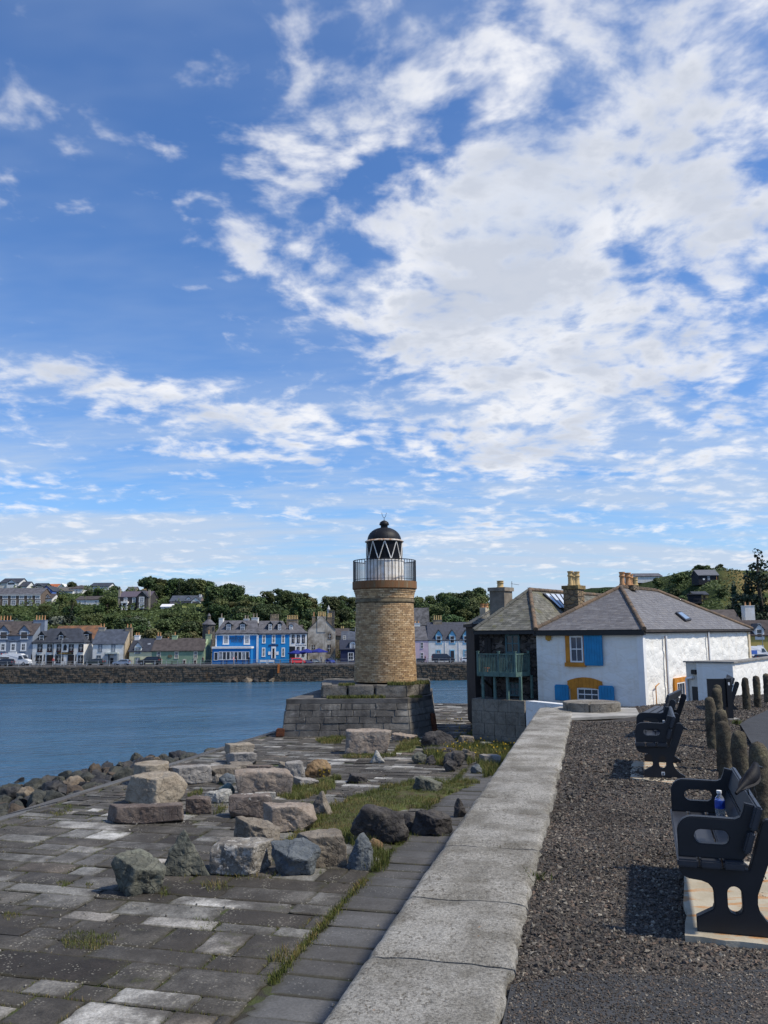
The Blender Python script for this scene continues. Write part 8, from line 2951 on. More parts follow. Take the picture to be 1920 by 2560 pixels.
vehicle('parked_car', 'dark green hatchback parked before the white gabled house', 214, 260, 180, HATCH, (0.012, 0.022, 0.020), -1)
vehicle('parked_car', 'silver-blue hatchback parked before the cream cottage', 284, 325, 179, HATCH, (0.22, 0.28, 0.38), -1)
vehicle('parked_car', 'black car with red tail lights between cream and green cottages', 347, 400, 180, SUV, (0.008, 0.009, 0.012), -1)
vehicle('red_van', 'bright red van parked in front of the white bar', 724, 763, 179, VAN, (0.55, 0.022, 0.03), 1, 0.55, cat='van')
vehicle('parked_car', 'purple-blue car beside the red van', 760, 782, 180.5, HATCH, (0.045, 0.055, 0.16), 1, 0.9)
vehicle('parked_car', 'silver estate car beneath the blue parasols', 775, 801, 183, SUV, (0.20, 0.24, 0.28), 1, 0.7)
vehicle('parked_car', 'bright blue car facing the harbour before the stained house', 811, 839, 181, HATCH, (0.012, 0.035, 0.26), 1, -1.0)
vehicle('parked_car', 'dark car partly hidden by the right side of the lighthouse', 1032, 1061, 180, SUV, (0.014, 0.018, 0.03), -1)
vehicle('dark_van', 'dark grey passenger van before the white house with blue dormers', 1080, 1136, 179, VAN, (0.020, 0.024, 0.040), 1, cat='van')
vehicle('parked_car', 'white hatchback right of the dark grey van', 1152, 1190, 179, HATCH, (0.66, 0.69, 0.73), 1)
pv = at(1896, 1650, 118)
vehicle('delivery_van', 'white van with blue side panel beyond the white house at right edge', 1850, 1928, 118, CARGO, (0.62, 0.64, 0.68), 1, 0.35, cat='van', band=M('blue_panel', (0.05, 0.12, 0.42), 0.4, 0.1), z=at(1896, 1648, 118).z)
b = B()
g_ = at(1896, 1648, 118)
b.prism([(g_.x - 14, 108, g_.z - 0.004), (g_.x + 30, 108, g_.z - 0.004), (g_.x + 30, 126, g_.z - 0.004), (g_.x - 14, 126, g_.z - 0.004)], (0, 0, -1.2))
struct(b.build('car_park', M('far_asphalt', (0.075, 0.075, 0.08))))
vehicle('parked_car', 'dark car in front of the white van at the right edge', 1888, 1935, 112, HATCH, (0.02, 0.021, 0.024), 1, 0.1, z=at(1896, 1648, 118).z)
# people
def person(label, px, Y, top, leg, hair=(0.05, 0.03, 0.02), z=None, h=1.68, yaw=0.0, walk=0.12):
 bm = bmesh.new()
 J = {}
 sk = bm.verts.layers.skin.verify()
 def jv(nm, p, r):
  v = bm.verts.new(p)
  v[sk].radius = (r, r)
  J[nm] = v
 k = h / 1.70
 jv('pel', (0, 0, .95), .13); jv('waist', (0, 0, 1.10), .12); jv('chest', (0, 0, 1.32), .145); jv('neck', (0, 0, 1.47), .06); jv('head0', (0, 0.015, 1.57), .085); jv('head1', (0, 0.01, 1.66), .07)
 for s, nm in ((-1, 'l'), (1, 'r')):
  jv('hip' + nm, (s * .09, 0, .88), .095); jv('knee' + nm, (s * .10, s * walk * .6, .48), .065); jv('ank' + nm, (s * .10, s * walk, .08), .045); jv('toe' + nm, (s * .11, s * walk - .13, .035), .035)
  jv('sho' + nm, (s * .17, 0, 1.38), .065); jv('elb' + nm, (s * .24, .02, 1.12), .045); jv('wri' + nm, (s * .24, -.08, .90), .032); jv('han' + nm, (s * .235, -.11, .82), .030)
 for a_, c_ in (('pel', 'waist'), ('waist', 'chest'), ('chest', 'neck'), ('neck', 'head0'), ('head0', 'head1')):
  bm.edges.new((J[a_], J[c_]))
 for nm in 'lr':
  for a_, c_ in (('pel', 'hip' + nm), ('hip' + nm, 'knee' + nm), ('knee' + nm, 'ank' + nm), ('ank' + nm, 'toe' + nm), ('chest', 'sho' + nm), ('sho' + nm, 'elb' + nm), ('elb' + nm, 'wri' + nm), ('wri' + nm, 'han' + nm)):
   bm.edges.new((J[a_], J[c_]))
 J['pel'][sk].use_root = True
 me = bpy.data.meshes.new('person')
 bm.to_mesh(me)
 bm.free()
 m, t, bs = newmat('clothes_' + str(px))
 tc = t.new('ShaderNodeTexCoord')
 x, y, zz = t.sep(tc.outputs['Object'])
 skin = (0.45, 0.27, 0.19)
 c = t.ramp(t.math('DIVIDE', zz, 1.75), [(0.0, (0.02, 0.02, 0.02)), (0.055, leg), (0.53, top), (0.845, skin), (0.945, hair)], 'CONSTANT')
 t.l.new(c, bs.inputs['Base Color'])
 bs.inputs['Roughness'].default_value = 0.8
 me.materials.append(m)
 p = at(px, 1655, Y)
 o = bpy.data.objects.new('person', me)
 o.location = (p.x, Y, ROAD_Z if z is None else z)
 o.rotation_euler = (0, 0, yaw)
 o.scale = (k, k, k)
 COL.objects.link(o)
 o.modifiers.new('skin', 'SKIN')
 sd = o.modifiers.new('smooth', 'SUBSURF')
 sd.levels = sd.render_levels = 1
 tag(o, label, 'person', 'people on the quay')
person('person in a red top standing outside the black-roofed inn', 133, 181, (0.30, 0.05, 0.05), (0.03, 0.03, 0.05), yaw=0.5)
person('person in a brown jacket by the gable of the green cottage', 507, 180, (0.20, 0.08, 0.06), (0.03, 0.03, 0.04), yaw=-.6)
person('person in a pale pink top before the glazed hotel front', 584, 179, (0.62, 0.33, 0.36), (0.25, 0.2, 0.17), yaw=1.2)
person('person in a dark coat beside the one in pink', 591, 179.5, (0.03, 0.025, 0.03), (0.02, 0.02, 0.03), yaw=2.0)
person('person in black at the right end of the glazed hotel front', 622, 179, (0.015, 0.015, 0.02), (0.02, 0.02, 0.03), yaw=3.0)
person('person in a dark red jacket right of the lighthouse', 1063, 178.5, (0.16, 0.035, 0.045), (0.02, 0.02, 0.03), yaw=-1.2, walk=.2)
person('person in a grey top on the road before the stained house', 803, 181, (0.16, 0.17, 0.19), (0.04, 0.05, 0.09), yaw=.3, walk=.2)
# parasols
def parasol(label, px, ytop, Y, r, open_, mat, group):
 p = at(px, ytop, Y)
 t = thing('parasol', label, 'parasol', (p.x, Y, ROAD_Z), group)
 b = B()
 b.tube((p.x, Y, ROAD_Z), (p.x, Y, p.z), 0.03, 0.03, 8)
 b.build('pole', M('parasol_pole', (0.2, 0.2, 0.2), 0.5, 0.1), t)
 b = B()
 b.lathe([(0.28, 0), (0.28, 0.06), (0.05, 0.09)], (p.x, Y, ROAD_Z), 12)
 b.build('base', BLACKP, t)
 b = B()
 if open_:
  n = 8
  top = b.v((p.x, Y, p.z))
  under = b.v((p.x, Y, p.z - 0.05))
  rim = [b.v((p.x + r * math.cos(2 * math.pi * k / n), Y + r * math.sin(2 * math.pi * k / n), p.z - r * 0.36)) for k in range(n)]
  rim2 = [b.v((p.x + r * math.cos(2 * math.pi * k / n), Y + r * math.sin(2 * math.pi * k / n), p.z - r * 0.36 - 0.2)) for k in range(n)]
  for k in range(n):
   b.F.append([top, rim[k], rim[(k + 1) % n]])
   b.F.append([rim[k], rim2[k], rim2[(k + 1) % n], rim[(k + 1) % n]])
   b.F.append([under, rim2[(k + 1) % n], rim2[k]])
 else:
  b.lathe([(0.20, p.z - 1.55), (0.16, p.z - 1.2), (0.13, p.z - 0.6), (0.10, p.z - 0.15), (0.02, p.z)], (p.x, Y, 0), 8)
 b.build('canopy', mat, t)
BLKC = M('black_canvas', (0.010, 0.010, 0.012), 0.9, 0.2)
for px, lab in ((79.5, 'furled black parasol leftmost outside the inn'), (91, 'furled black parasol second from left outside the inn'), (111, 'furled black parasol third from left outside the inn'), (139.5, 'furled black parasol fourth from left outside the inn'), (157.5, 'furled black parasol fifth from left outside the inn'), (190, 'furled black parasol rightmost outside the inn')):
 parasol(lab, px, 1635, 183, 0, False, BLKC, 'furled parasols outside the inn')
BLUC = M('navy_blue_canvas', (0.012, 0.022, 0.20), 0.85, 0.2)
for px, yt, lab in ((742, 1624, 'open blue parasol leftmost behind the red van'), (767, 1621.5, 'open blue parasol in the middle of three'), (797, 1620.5, 'open blue parasol rightmost before the stained house')):
 parasol(lab, px, yt, 184, 2.0, True, BLUC, 'open blue parasols')
# picnic tables and white benches
def picnic(label, px, Y, mat, ang=0.0):
 p = at(px, 1655, Y)
 t = thing('picnic_table', label, 'picnic table', (p.x, Y, ROAD_Z), 'picnic tables on the quay')
 fr = (Vector((p.x, Y, ROAD_Z)), Vector((math.cos(ang), math.sin(ang), 0)), Vector((-math.sin(ang), math.cos(ang), 0)))
 b = B(fr); b.box(-.8, -.35, .70, .8, .35, .75); b.build('table_top', mat, t)
 for s in (-1, 1):
  b = B(fr); b.box(-.8, s * .72 - .13, .42, .8, s * .72 + .13, .46); b.build('seat', mat, t)
  b = B(fr)
  b.tube((s * .6, -.75, 0), (s * .6, .25, .70), .04, .04, 6)
  b.tube((s * .6, .75, 0), (s * .6, -.25, .70), .04, .04, 6)
  b.tube((s * .6, -.8, .40), (s * .6, .8, .40), .035, .035, 6)
  b.build('trestle', mat, t)
WOODD = M('dark_picnic_wood', (0.035, 0.024, 0.018), 0.8, 0.3)
WOODP = M('pale_picnic_wood', (0.30, 0.28, 0.25), 0.8, 0.2)
for px, Y, mt, lab in ((105, 180, WOODP, 'pale picnic table outside the inn, leftmost'), (168, 180, WOODP, 'pale picnic table outside the inn, middle'), (198, 180, WOODD, 'dark picnic table outside the inn, rightmost'), (560, 180, WOODD, 'dark picnic table left of the person in pink'), (614, 180, WOODD, 'dark picnic table right of the person in pink'), (694, 180, WOODD, 'dark picnic table right of the white benches'), (437, 180, WOODD, 'dark picnic table outside the green cottage')):
 picnic(lab, px, Y, mt, 0.1)
for px, lab in ((658, 'white bench before the blue hotel, left of the pair'), (677, 'white bench before the blue hotel, right of the pair')):
 p = at(px, 1655, 179)
 t = thing('white_bench', lab, 'bench', (p.x, 179, ROAD_Z), 'white benches before the blue hotel')
 fr = (Vector((p.x, 179, ROAD_Z)), Vector((1, 0, 0)), Vector((0, 1, 0)))
 b = B(fr); b.box(-.74, -.02, .40, .74, .06, .85); b.build('backrest', WHITE, t)
 b = B(fr); b.box(-.74, .07, .40, .74, .5, .45); b.build('seat', WHITE, t)
 for s in (-1, 1):
  for y in (.02, .45):
   b = B(fr); b.box(s * .68 - .04, y - .03, 0, s * .68 + .04, y + .03, .40); b.build('leg', WHITE, t)
# quay railing
qr = thing('quay_railing', 'grey metal post and rail fence along the far quay edge', 'railing', (at(500, 1657, QY + .25).x, QY + .25, QUAY_Z))
GALV = M('galvanised_rail', (0.30, 0.32, 0.33), 0.5, 0.15)
x0_, x1_ = at(-40, 1657, QY).x, at(1240, 1657, QY).x
n = int((x1_ - x0_) / 2.35)
for k in range(n + 1):
 x = x0_ + (x1_ - x0_) * k / n
 b = B()
 b.tube((x, QY + .25, QUAY_Z), (x, QY + .25, QUAY_Z + 1.12), 0.055, 0.055, 6)
 b.build('post', GALV, qr)
for zz in (1.08, .60):
 b = B()
 b.tube((x0_, QY + .25, QUAY_Z + zz), (x1_, QY + .25, QUAY_Z + zz), 0.022, 0.022, 6)
 b.build('rail', GALV, qr)
# orange life-buoy board on the wall
q = at(696, 1670, QY - 0.25)
b = B()
b.prism([(q.x - .22, QY - .36, at(696, 1682, QY).z), (q.x + .18, QY - .36, at(696, 1682, QY).z), (q.x + .26, QY - .36, at(696, 1661, QY).z), (q.x - .14, QY - .36, at(696, 1660, QY).z)], (0, .18, 0))
tag(b.build('orange_fender', M('orange_rust', (0.52, 0.16, 0.035), 0.85, 0.3, 3), None, base=(q.x, QY - .3, at(696, 1682, QY).z)), 'orange rusted fender plate hanging on the quay wall below the blue hotel', 'fender')
def lamp(label, px, ytop, Y, z0, arm=0.9):
 p = at(px, ytop, Y)
 t = thing('street_lamp', label, 'street lamp', (p.x, Y, z0))
 b = B(); b.tube((p.x, Y, z0), (p.x, Y, p.z), 0.07, 0.045, 8); b.build('post', GALV, t)
 b = B(); b.tube((p.x, Y, p.z - .05), (p.x + arm, Y, p.z + .1), 0.03, 0.03, 6); b.build('arm', GALV, t)
 b = B(); b.box(p.x + arm - .1, Y - .1, p.z + .05, p.x + arm + .4, Y + .1, p.z + .16); b.build('lamp_head', GALV, t)
lamp('grey street lamp standing before the black-roofed inn', 155, 1598, 178, QUAY_Z)
lamp('grey street lamp in front of the ochre yellow house', 1903, 1561, 130, QUAY_Z, -0.5)
lamp('grey street lamp behind the navy cottage', 872, 1574, 193, QUAY_Z)
# ------------------------------------------------------------------ vegetation
def leaf_cloud(n, lobes, size, seed, droop=0.0, flat=0.35):
 """leaf quads scattered through lobes (c, r): mostly near each lobe's surface"""
 r = np.random.default_rng(seed)
 w = np.array([l[1][0] * l[1][2] + l[1][0] * l[1][1] for l in lobes])
 idx = r.choice(len(lobes), n, p=w / w.sum())
 C = np.array([l[0] for l in lobes])[idx]
 R = np.array([l[1] for l in lobes])[idx]
 d = r.normal(0, 1, (n, 3))
 d /= np.linalg.norm(d, axis=1, keepdims=True)
 rad = 1 - 0.45 * r.random(n) ** 2.2 + r.normal(0, 0.05, n)
 Pp = C + d * R * rad[:, None]
 nrm = d + r.normal(0, 0.55, (n, 3)) + np.array([0, 0, flat])
 nrm /= np.linalg.norm(nrm, axis=1, keepdims=True)
 t = np.cross(nrm, r.normal(0, 1, (n, 3)))
 t /= np.linalg.norm(t, axis=1, keepdims=True)
 bb = np.cross(nrm, t)
 s = size * r.uniform(0.55, 1.25, n)[:, None]
 q = np.stack([Pp - t * s, Pp - bb * s * 0.6, Pp + t * s, Pp + bb * s * 0.6], 1)
 q[:, :, 2] -= droop * np.abs(r.normal(0, 1, (n, 1))) * size
 V = q.reshape(-1, 3)
 Fa = np.arange(n * 4).reshape(-1, 4)
 return V, Fa, np.repeat(r.random(n), 4)
def trunk_mesh(h, r, limbs, seed, mat):
 rr = random.Random(seed)
 b = B()
 p = Vector((0, 0, -0.6))
 pts = [p]
 for k in range(1, 5):
  pts.append(Vector((rr.uniform(-.12, .12) * h * .1 * k, rr.uniform(-.12, .12) * h * .1 * k, h * k / 4)))
 for k in range(4):
  b.tube(pts[k], pts[k + 1], r * (1 - .18 * k), r * (1 - .18 * (k + 1)), 7)
 for tip in limbs:
  a_ = pts[rr.choice((2, 3, 3))]
  mdl = a_.lerp(Vector(tip), 0.55) + Vector((0, 0, -0.15))
  b.tube(a_, mdl, r * .45, r * .3, 5)
  b.tube(mdl, Vector(tip), r * .3, r * .12, 5)
 me = raw_mesh('trunk', b.V, b.F, mat)
 return me
BARK = M('bark', (0.075, 0.060, 0.046), 0.95, 0.3, 4, 0.6, 12, 0.05)
PBARK = M('pale_bark', (0.22, 0.20, 0.165), 0.9, 0.3, 4, 0.5, 12, 0.05)
def broadleaf(seed, W, Hh, n, leaf, mat, bark, base=0.25, size=0.30, lob=24):
 rr = random.Random(seed)
 lobes = []
 for k in range(lob):
  an = rr.uniform(0, 6.28)
  zf = rr.uniform(base, 0.86)
  rad = W * 0.5 * math.sqrt(max(0.05, 1 - ((zf - 0.5) / 0.62) ** 2)) * rr.uniform(0.35, 0.82)
  s = W * rr.uniform(0.10, 0.23)
  lobes.append(((rad * math.cos(an), rad * math.sin(an), Hh * zf), (s, s, s * rr.uniform(0.7, 0.95))))
 lobes.append(((rr.uniform(-.1, .1) * W, rr.uniform(-.1, .1) * W, Hh * .84), (W * .22, W * .22, Hh * .15)))
 V, Fa, a = leaf_cloud(n, lobes, size, seed)
 cm = np_mesh('crown', V, Fa, mat, a)
 tm = trunk_mesh(Hh * 0.62, W * 0.035 + 0.08, [l[0] for l in lobes[:7]], seed, bark)
 return cm, tm, W, Hh
def conifer(seed, W, Hh, n, mat, bark, size=0.26, ex=0.8):
 rr = random.Random(seed)
 lobes = []
 nl = 9
 for k in range(nl):
  f = k / nl
  z = Hh * (0.14 + 0.8 * f)
  rad = W * 0.5 * (1 - f) ** ex
  m_ = max(2, int(7 * (1 - f)))
  for j in range(m_):
   an = 6.28 * j / m_ + rr.uniform(-.4, .4)
   rq = rad * rr.uniform(.45, .85)
   lobes.append(((rq * math.cos(an), rq * math.sin(an), z - rq * .12 + rr.uniform(-.2, .2)), (max(.25, rad * .45), max(.25, rad * .45), Hh * .05)))
 lobes.append(((0, 0, Hh * .95), (W * .05, W * .05, Hh * .06)))
 V, Fa, a = leaf_cloud(n, lobes, size, seed, flat=0.1)
 cm = np_mesh('crown', V, Fa, mat, a)
 tm = trunk_mesh(Hh * 0.93, W * 0.03 + 0.08, [], seed, bark)
 return cm, tm, W, Hh
LF1 = leafmat('dark_green_leaves', (0.032, 0.050, 0.015), (0.078, 0.108, 0.034))
LF2 = leafmat('mid_green_leaves', (0.046, 0.068, 0.019), (0.100, 0.130, 0.040))
LF3 = leafmat('silvery_leaves', (0.085, 0.105, 0.075), (0.19, 0.215, 0.165), 0.15)
LF4 = leafmat('olive_leaves', (0.058, 0.066, 0.024), (0.115, 0.118, 0.045))
LFC = leafmat('conifer_needles', (0.014, 0.026, 0.014), (0.036, 0.056, 0.028))
KIND = {
 'dark': [broadleaf(1, 6.5, 6.6, 3200, None, LF1, BARK), broadleaf(2, 5.6, 7.2, 3000, None, LF1, BARK), broadleaf(3, 7.2, 6.2, 3400, None, LF1, BARK)],
 'mid': [broadleaf(4, 6.4, 6.0, 3200, None, LF2, BARK), broadleaf(5, 5.2, 6.0, 2800, None, LF2, BARK)],
 'silver': [broadleaf(6, 6.0, 5.6, 2600, None, LF3, PBARK, base=.4), broadleaf(7, 5.4, 6.0, 2400, None, LF3, PBARK, base=.42)],
 'olive': [broadleaf(8, 5.8, 5.6, 2800, None, LF4, BARK)],
 'conifer': [conifer(9, 4.6, 9.0, 2800, LFC, BARK), conifer(10, 3.8, 8.0, 2400, LFC, BARK)],
 'pine': [conifer(21, 10, 12.0, 11000, LFC, BARK, .22, .5)],
 'bush': [broadleaf(12, 3.4, 2.4, 1300, None, LF2, BARK, base=.12, size=.22, lob=9), broadleaf(13, 3.0, 2.0, 1200, None, LF4, BARK, base=.12, size=.22, lob=8), broadleaf(14, 3.6, 2.6, 1400, None, LF1, BARK, base=.12, size=.22, lob=9)],
}
TLAB = {
 'dark': ('deciduous_tree', 'dark green broadleaf tree in the wood covering the far hillside', 'tree'),
 'mid': ('deciduous_tree', 'mid green broadleaf tree in the wood covering the far hillside', 'tree'),
 'silver': ('silver_tree', 'silvery grey-leaved tree on the bank behind the quay cottages', 'tree'),
 'olive': ('deciduous_tree', 'olive green broadleaf tree in the wood covering the far hillside', 'tree'),
 'conifer': ('conifer_tree', 'dark pointed conifer standing in the far hillside wood', 'tree'),
 'pine': ('pine_tree', 'big dark pine', 'tree'),
 'bush': ('hillside_shrub', 'rounded green shrub on the far hillside', 'shrub'),
}
def plant(kind, x, y, z, sc, rz, label=None, group=None, var=None, scz=1.0):
 nm, lab, cat = TLAB[kind]
 cm, tm, W, Hh = KIND[kind][var if var is not None else random.randrange(len(KIND[kind]))]
 e = bpy.data.objects.new(nm, None)
 e.empty_display_size = 0.3
 e.location = (x, y, z)
 e.rotation_euler = (0, 0, rz)
 e.scale = (sc, sc, sc * scz)
 COL.objects.link(e)
 tag(e, label or lab, cat, group or {'bush': 'shrubs on the far hillside'}.get(kind, 'trees on the far hillside: ' + kind))
 for n_, me in (('crown', cm), ('trunk', tm)):
  o = bpy.data.objects.new(n_, me)
  COL.objects.link(o)
  o.parent = e
 return W * sc, Hh * sc * scz
SKX, SKY_ = [0, 250, 330, 400, 470, 600, 700, 850, 960, 1050, 1150, 1300, 1400, 1560, 1640, 1800], [1452, 1457, 1449, 1443, 1449, 1463, 1476, 1492, 1497, 1493, 1480, 1448, 1440, 1452, 1425, 1410]
rs = random.Random(77)
placed = []
def blocked(x, y, z, w, h):
 """would a tree here cover one of the hillside houses as seen in the photograph"""
 top = proj((x, y, z + h))
 bot = proj((x, y, z))
 r = w * 0.46 * F / y
 for (x0, y0, x1, y1, Yh) in HILLBOX:
  if y < Yh + 5 and top[0] + r > x0 and top[0] - r < x1 and top[1] < y1 - 1 and bot[1] > y0 - 4:
   return True
  if abs(y - Yh) < 6 and top[0] + r * .5 > x0 and top[0] - r * .5 < x1:
   return True
 return False
def tree_label(kind, px, y):
 wh_ = 'the blue-grey hotel'
 for lim, nm in ((80, 'the black-roofed inn'), (230, 'the white gabled house'), (330, 'the green cottage'), (510, 'the round tower'), (560, 'the blue hotel'), (720, 'the stained house'), (850, 'the lighthouse'), (1020, 'the house with blue dormers'), (1200, 'the balcony house'), (1400, 'the white house roof'), (1600, 'the cabins')):
  if px > lim:
   wh_ = nm
 ht = 'low on the bank' if y < 216 else 'half way up the slope' if y < 240 else 'high on the slope' if y < 264 else 'on the skyline'
 lk = {'dark': 'dark green broadleaf tree', 'mid': 'mid green broadleaf tree', 'olive': 'olive green broadleaf tree', 'silver': 'silvery-leaved tree', 'conifer': 'pointed dark conifer', 'bush': 'rounded green shrub'}[kind]
 return lk + ' ' + ht + ' behind ' + wh_
count = 0
tries = 0
SKIP_TERR = lambda px, y: False
while count < 300 and tries < 14000:
 tries += 1
 px = rs.uniform(-110, 1560) if rs.random() < 0.9 else rs.uniform(1560, 1830)
 y = rs.uniform(201, 288)
 if px > 1240:
  y = rs.uniform(168, 245)
 x = at(px, 1600, y).x
 z = float(hill_z(np.array([x]), np.array([y]))[0])
 low_left = px < 560 and y < 226
 if px < 560:
  kind = rs.choice(['dark', 'mid', 'olive', 'dark', 'silver', 'mid']) if low_left else rs.choice(['dark', 'mid', 'dark', 'conifer', 'dark'])
 elif px < 1000:
  kind = rs.choice(['dark', 'dark', 'mid', 'mid', 'olive', 'dark'])
 elif px < 1560:
  kind = rs.choice(['dark', 'dark', 'mid'])
 else:
  kind = 'bush'
 if kind == 'conifer' and rs.random() < 0.35:
  kind = 'dark'
 sc = rs.uniform(0.75, 1.25)
 if y > 262 and px < 330:
  sc *= 0.62
 cm, tm, W, Hh = KIND[kind][0]
 w, h = W * sc, Hh * sc
 top_ = proj((x, y, z + h))[1]
 lim_ = np.interp(px, SKX, SKY_) - 3
 if top_ < lim_:
  f_ = (proj((x, y, z))[1] - lim_) / max(1, proj((x, y, z))[1] - top_)
  if f_ < .35:
   continue
  sc *= f_
  w, h = w * f_, h * f_
 if any((x - q[0]) ** 2 + (y - q[1]) ** 2 < (0.235 * (w + q[2])) ** 2 for q in placed):
  continue
 if blocked(x, y, z, w, h):
  if kind != 'bush':
   kind, sc = ('bush', rs.uniform(.6, 1.0)) if rs.random() < .4 else (rs.choice(('dark', 'mid')), rs.uniform(.38, .6))
   cm, tm, W, Hh = KIND[kind][0]
   w, h = W * sc, Hh * sc
   if blocked(x, y, z, w, h) or (kind == 'bush' and rs.random() < .5):
    continue
  else:
   continue
 plant(kind, x, y, z - 0.2, sc, rs.uniform(0, 6.3), tree_label(kind, px, y))
 placed.append((x, y, w))
 count += 1
# notable trees
for px, py, Y, kind, sc, lab, var in ((470, 1446, 272, 'conifer', 0.95, 'tall dark conifer breaking the skyline above the lawn house', 0), (447, 1450, 270, 'conifer', 0.8, 'dark conifer left of the tallest skyline conifer', 1), (492, 1452, 272, 'conifer', 0.85, 'dark conifer right of the tallest skyline conifer', 1),
                                      (180, 1497, 222, 'conifer', 1.25, 'broad dark conifer below the grey bungalow on the left hill', 0), (1893, 1360, 165, 'pine', 1.0, 'big dark pine at the top of the right-hand slope', 0), (1862, 1408, 170, 'conifer', 0.55, 'smaller pine left of the big right-hand pine', 1), (1830, 1412, 168, 'conifer', 0.42, 'little young conifer on the right-hand skyline', 1),
                                      (402, 1444, 278, 'dark', 0.75, 'open-crowned tree on the skyline left of the conifers', 1), (425, 1447, 278, 'dark', 0.8, 'round tree on the skyline left of the conifers', 2)):
 q = at(px, py, Y)
 z = float(hill_z(np.array([q.x]), np.array([Y]))[0])
 cm, tm, W, Hh = KIND[kind][var]
 hh = q.z - z
 plant(kind, q.x, Y, z - .1, max(.4, min(1.9, sc * (hh / (Hh * sc)) if hh > 2 else sc)), 1.3, lab, 'notable trees', var)
# right-hand skyline shrubs in front of the cabins' slope
for k in range(46):
 px = rs.uniform(1640, 1925)
 Y = rs.uniform(150, 212)
 q = at(px, 1500, Y)
 z = float(hill_z(np.array([q.x]), np.array([Y]))[0])
 sc = rs.uniform(.7, 1.3)
 if blocked(q.x, Y, z, 3.4 * sc, 2.4 * sc) or z < -4 or (px > 1835 and rs.random() < .6):
  continue
 plant('bush', q.x, Y, z - .15, sc, rs.uniform(0, 6), 'rounded green shrub on the slope around the cabins', 'shrubs around the cabins')
# undergrowth: leafy mass that fills the slope between the trees
N = 60000
px = RNG.uniform(-120, 1930, N)
yy = np.where(px > 1250, RNG.uniform(140, 235, N), RNG.uniform(200, 290, N))
xx = np.array([(a - 960) / F for a in px]) * yy
zz = hill_z(xx, yy)
keep = np.ones(N, bool)
ppx = 960 + F * xx / yy
ppy = 1582 - F * (zz - EYE) / yy - 0.008 * (ppx - 960)
for (x0, y0, x1, y1, Yh) in HILLBOX:
 keep &= ~((yy < Yh + 8) & (ppx > x0 - 3) & (ppx < x1 + 3) & (ppy > y0 - 3) & (ppy < y1 - 2))
keep &= ~((ppx > 1850) & (RNG.random(N) < .75))
keep &= zz > -4.4
keep &= ~((ppx > 455) & (ppx < 512) & (ppy > 1508) & (ppy < 1521))
xx, yy, zz = xx[keep], yy[keep], zz[keep]
n = len(xx)
lump = np.clip(fbm(np.stack([xx * .28, yy * .28, np.zeros(n)], 1), 3, 91) + .25, 0, 1.2) * np.where(xx / yy > .36, .8, 2.2)
C = np.stack([xx, yy, zz + lump * RNG.random(n) ** .4 + .05], 1)
nrm = np.stack([RNG.normal(0, .7, n), RNG.normal(-.5, .6, n), RNG.uniform(.3, 1, n)], 1)
nrm /= np.linalg.norm(nrm, axis=1, keepdims=True)
t = np.cross(nrm, RNG.normal(0, 1, (n, 3)))
t /= np.linalg.norm(t, axis=1, keepdims=True)
bb = np.cross(nrm, t)
s = (RNG.uniform(.22, .55, n) * np.clip(yy / 250, .5, 1) ** 1.5)[:, None]
V = np.stack([C - t * s, C - bb * s * .6, C + t * s, C + bb * s * .6], 1).reshape(-1, 3)
ug = put('undergrowth', np_mesh('undergrowth', V, np.arange(n * 4).reshape(-1, 4), leafmat('undergrowth_leaves', (0.030, 0.046, 0.014), (0.085, 0.108, 0.034)), np.repeat(RNG.random(n), 4)))
tag(ug, 'leafy green undergrowth covering the far hillside between the trees', 'undergrowth', kind='stuff')
# ------------------------------------------------------------------ grass on the pier
def in_poly(px, py, poly):
 c = np.zeros(len(px), bool)
 for k in range(len(poly)):
  (xa, ya), (xb, yb) = poly[k], poly[(k + 1) % len(poly)]
  cond = ((ya > py) != (yb > py)) & (px < (xb - xa) * (py - ya) / (yb - ya + 1e-9) + xa)
  c ^= cond
 return c
def pz_(x, y, z):
 """pixels of ground points, vectorised"""
 v = np.stack([x, y, z - EYE], 1)
 w = v @ np.array(FW)
 return 960 + F * (v @ np.array(RT)) / w, 1280 - F * (v @ np.array(UP)) / w
def blades(XYZ, hmin, hmax, wid, lean=0.5):
 n = len(XYZ)
 h = RNG.uniform(hmin, hmax, n)
 an = RNG.uniform(0, 6.283, n)
 ln = np.abs(RNG.normal(0, lean, n)) * h
 tip = XYZ + np.stack([np.cos(an) * ln, np.sin(an) * ln, h], 1)
 mid = XYZ + np.stack([np.cos(an) * ln * .35, np.sin(an) * ln * .35, h * .6], 1)
 pa = RNG.uniform(0, 6.283, n)
 sd = np.stack([np.cos(pa), np.sin(pa), np.zeros(n)], 1) * wid * RNG.uniform(.6, 1.3, (n, 1))
 V = np.stack([XYZ - sd, XYZ + sd, mid + sd * .7, tip, mid - sd * .7], 1).reshape(-1, 3)
 i = np.arange(n)[:, None] * 5
 Fa = np.concatenate([i + np.array([[0, 1, 2]]), i + np.array([[0, 2, 4]]), i + np.array([[4, 2, 3]])], 0)
 return V, Fa, np.repeat(RNG.random(n), 5)
def grass_mat(name, stops):
 m, t, bs = newmat(name)
 a = t.new('ShaderNodeAttribute', attribute_name='var').outputs['Fac']
 n = t.noise(pos(t), 0.8, 4, 0.6)
 c = t.ramp(t.math('ADD', t.math('MULTIPLY', a, .6), t.math('MULTIPLY', t.smooth(n, .3, .7), .4)), stops)
 t.l.new(c, bs.inputs['Base Color'])
 bs.inputs['Roughness'].default_value = 0.7
 bs.inputs['Specular IOR Level'].default_value = 0.25
 return m
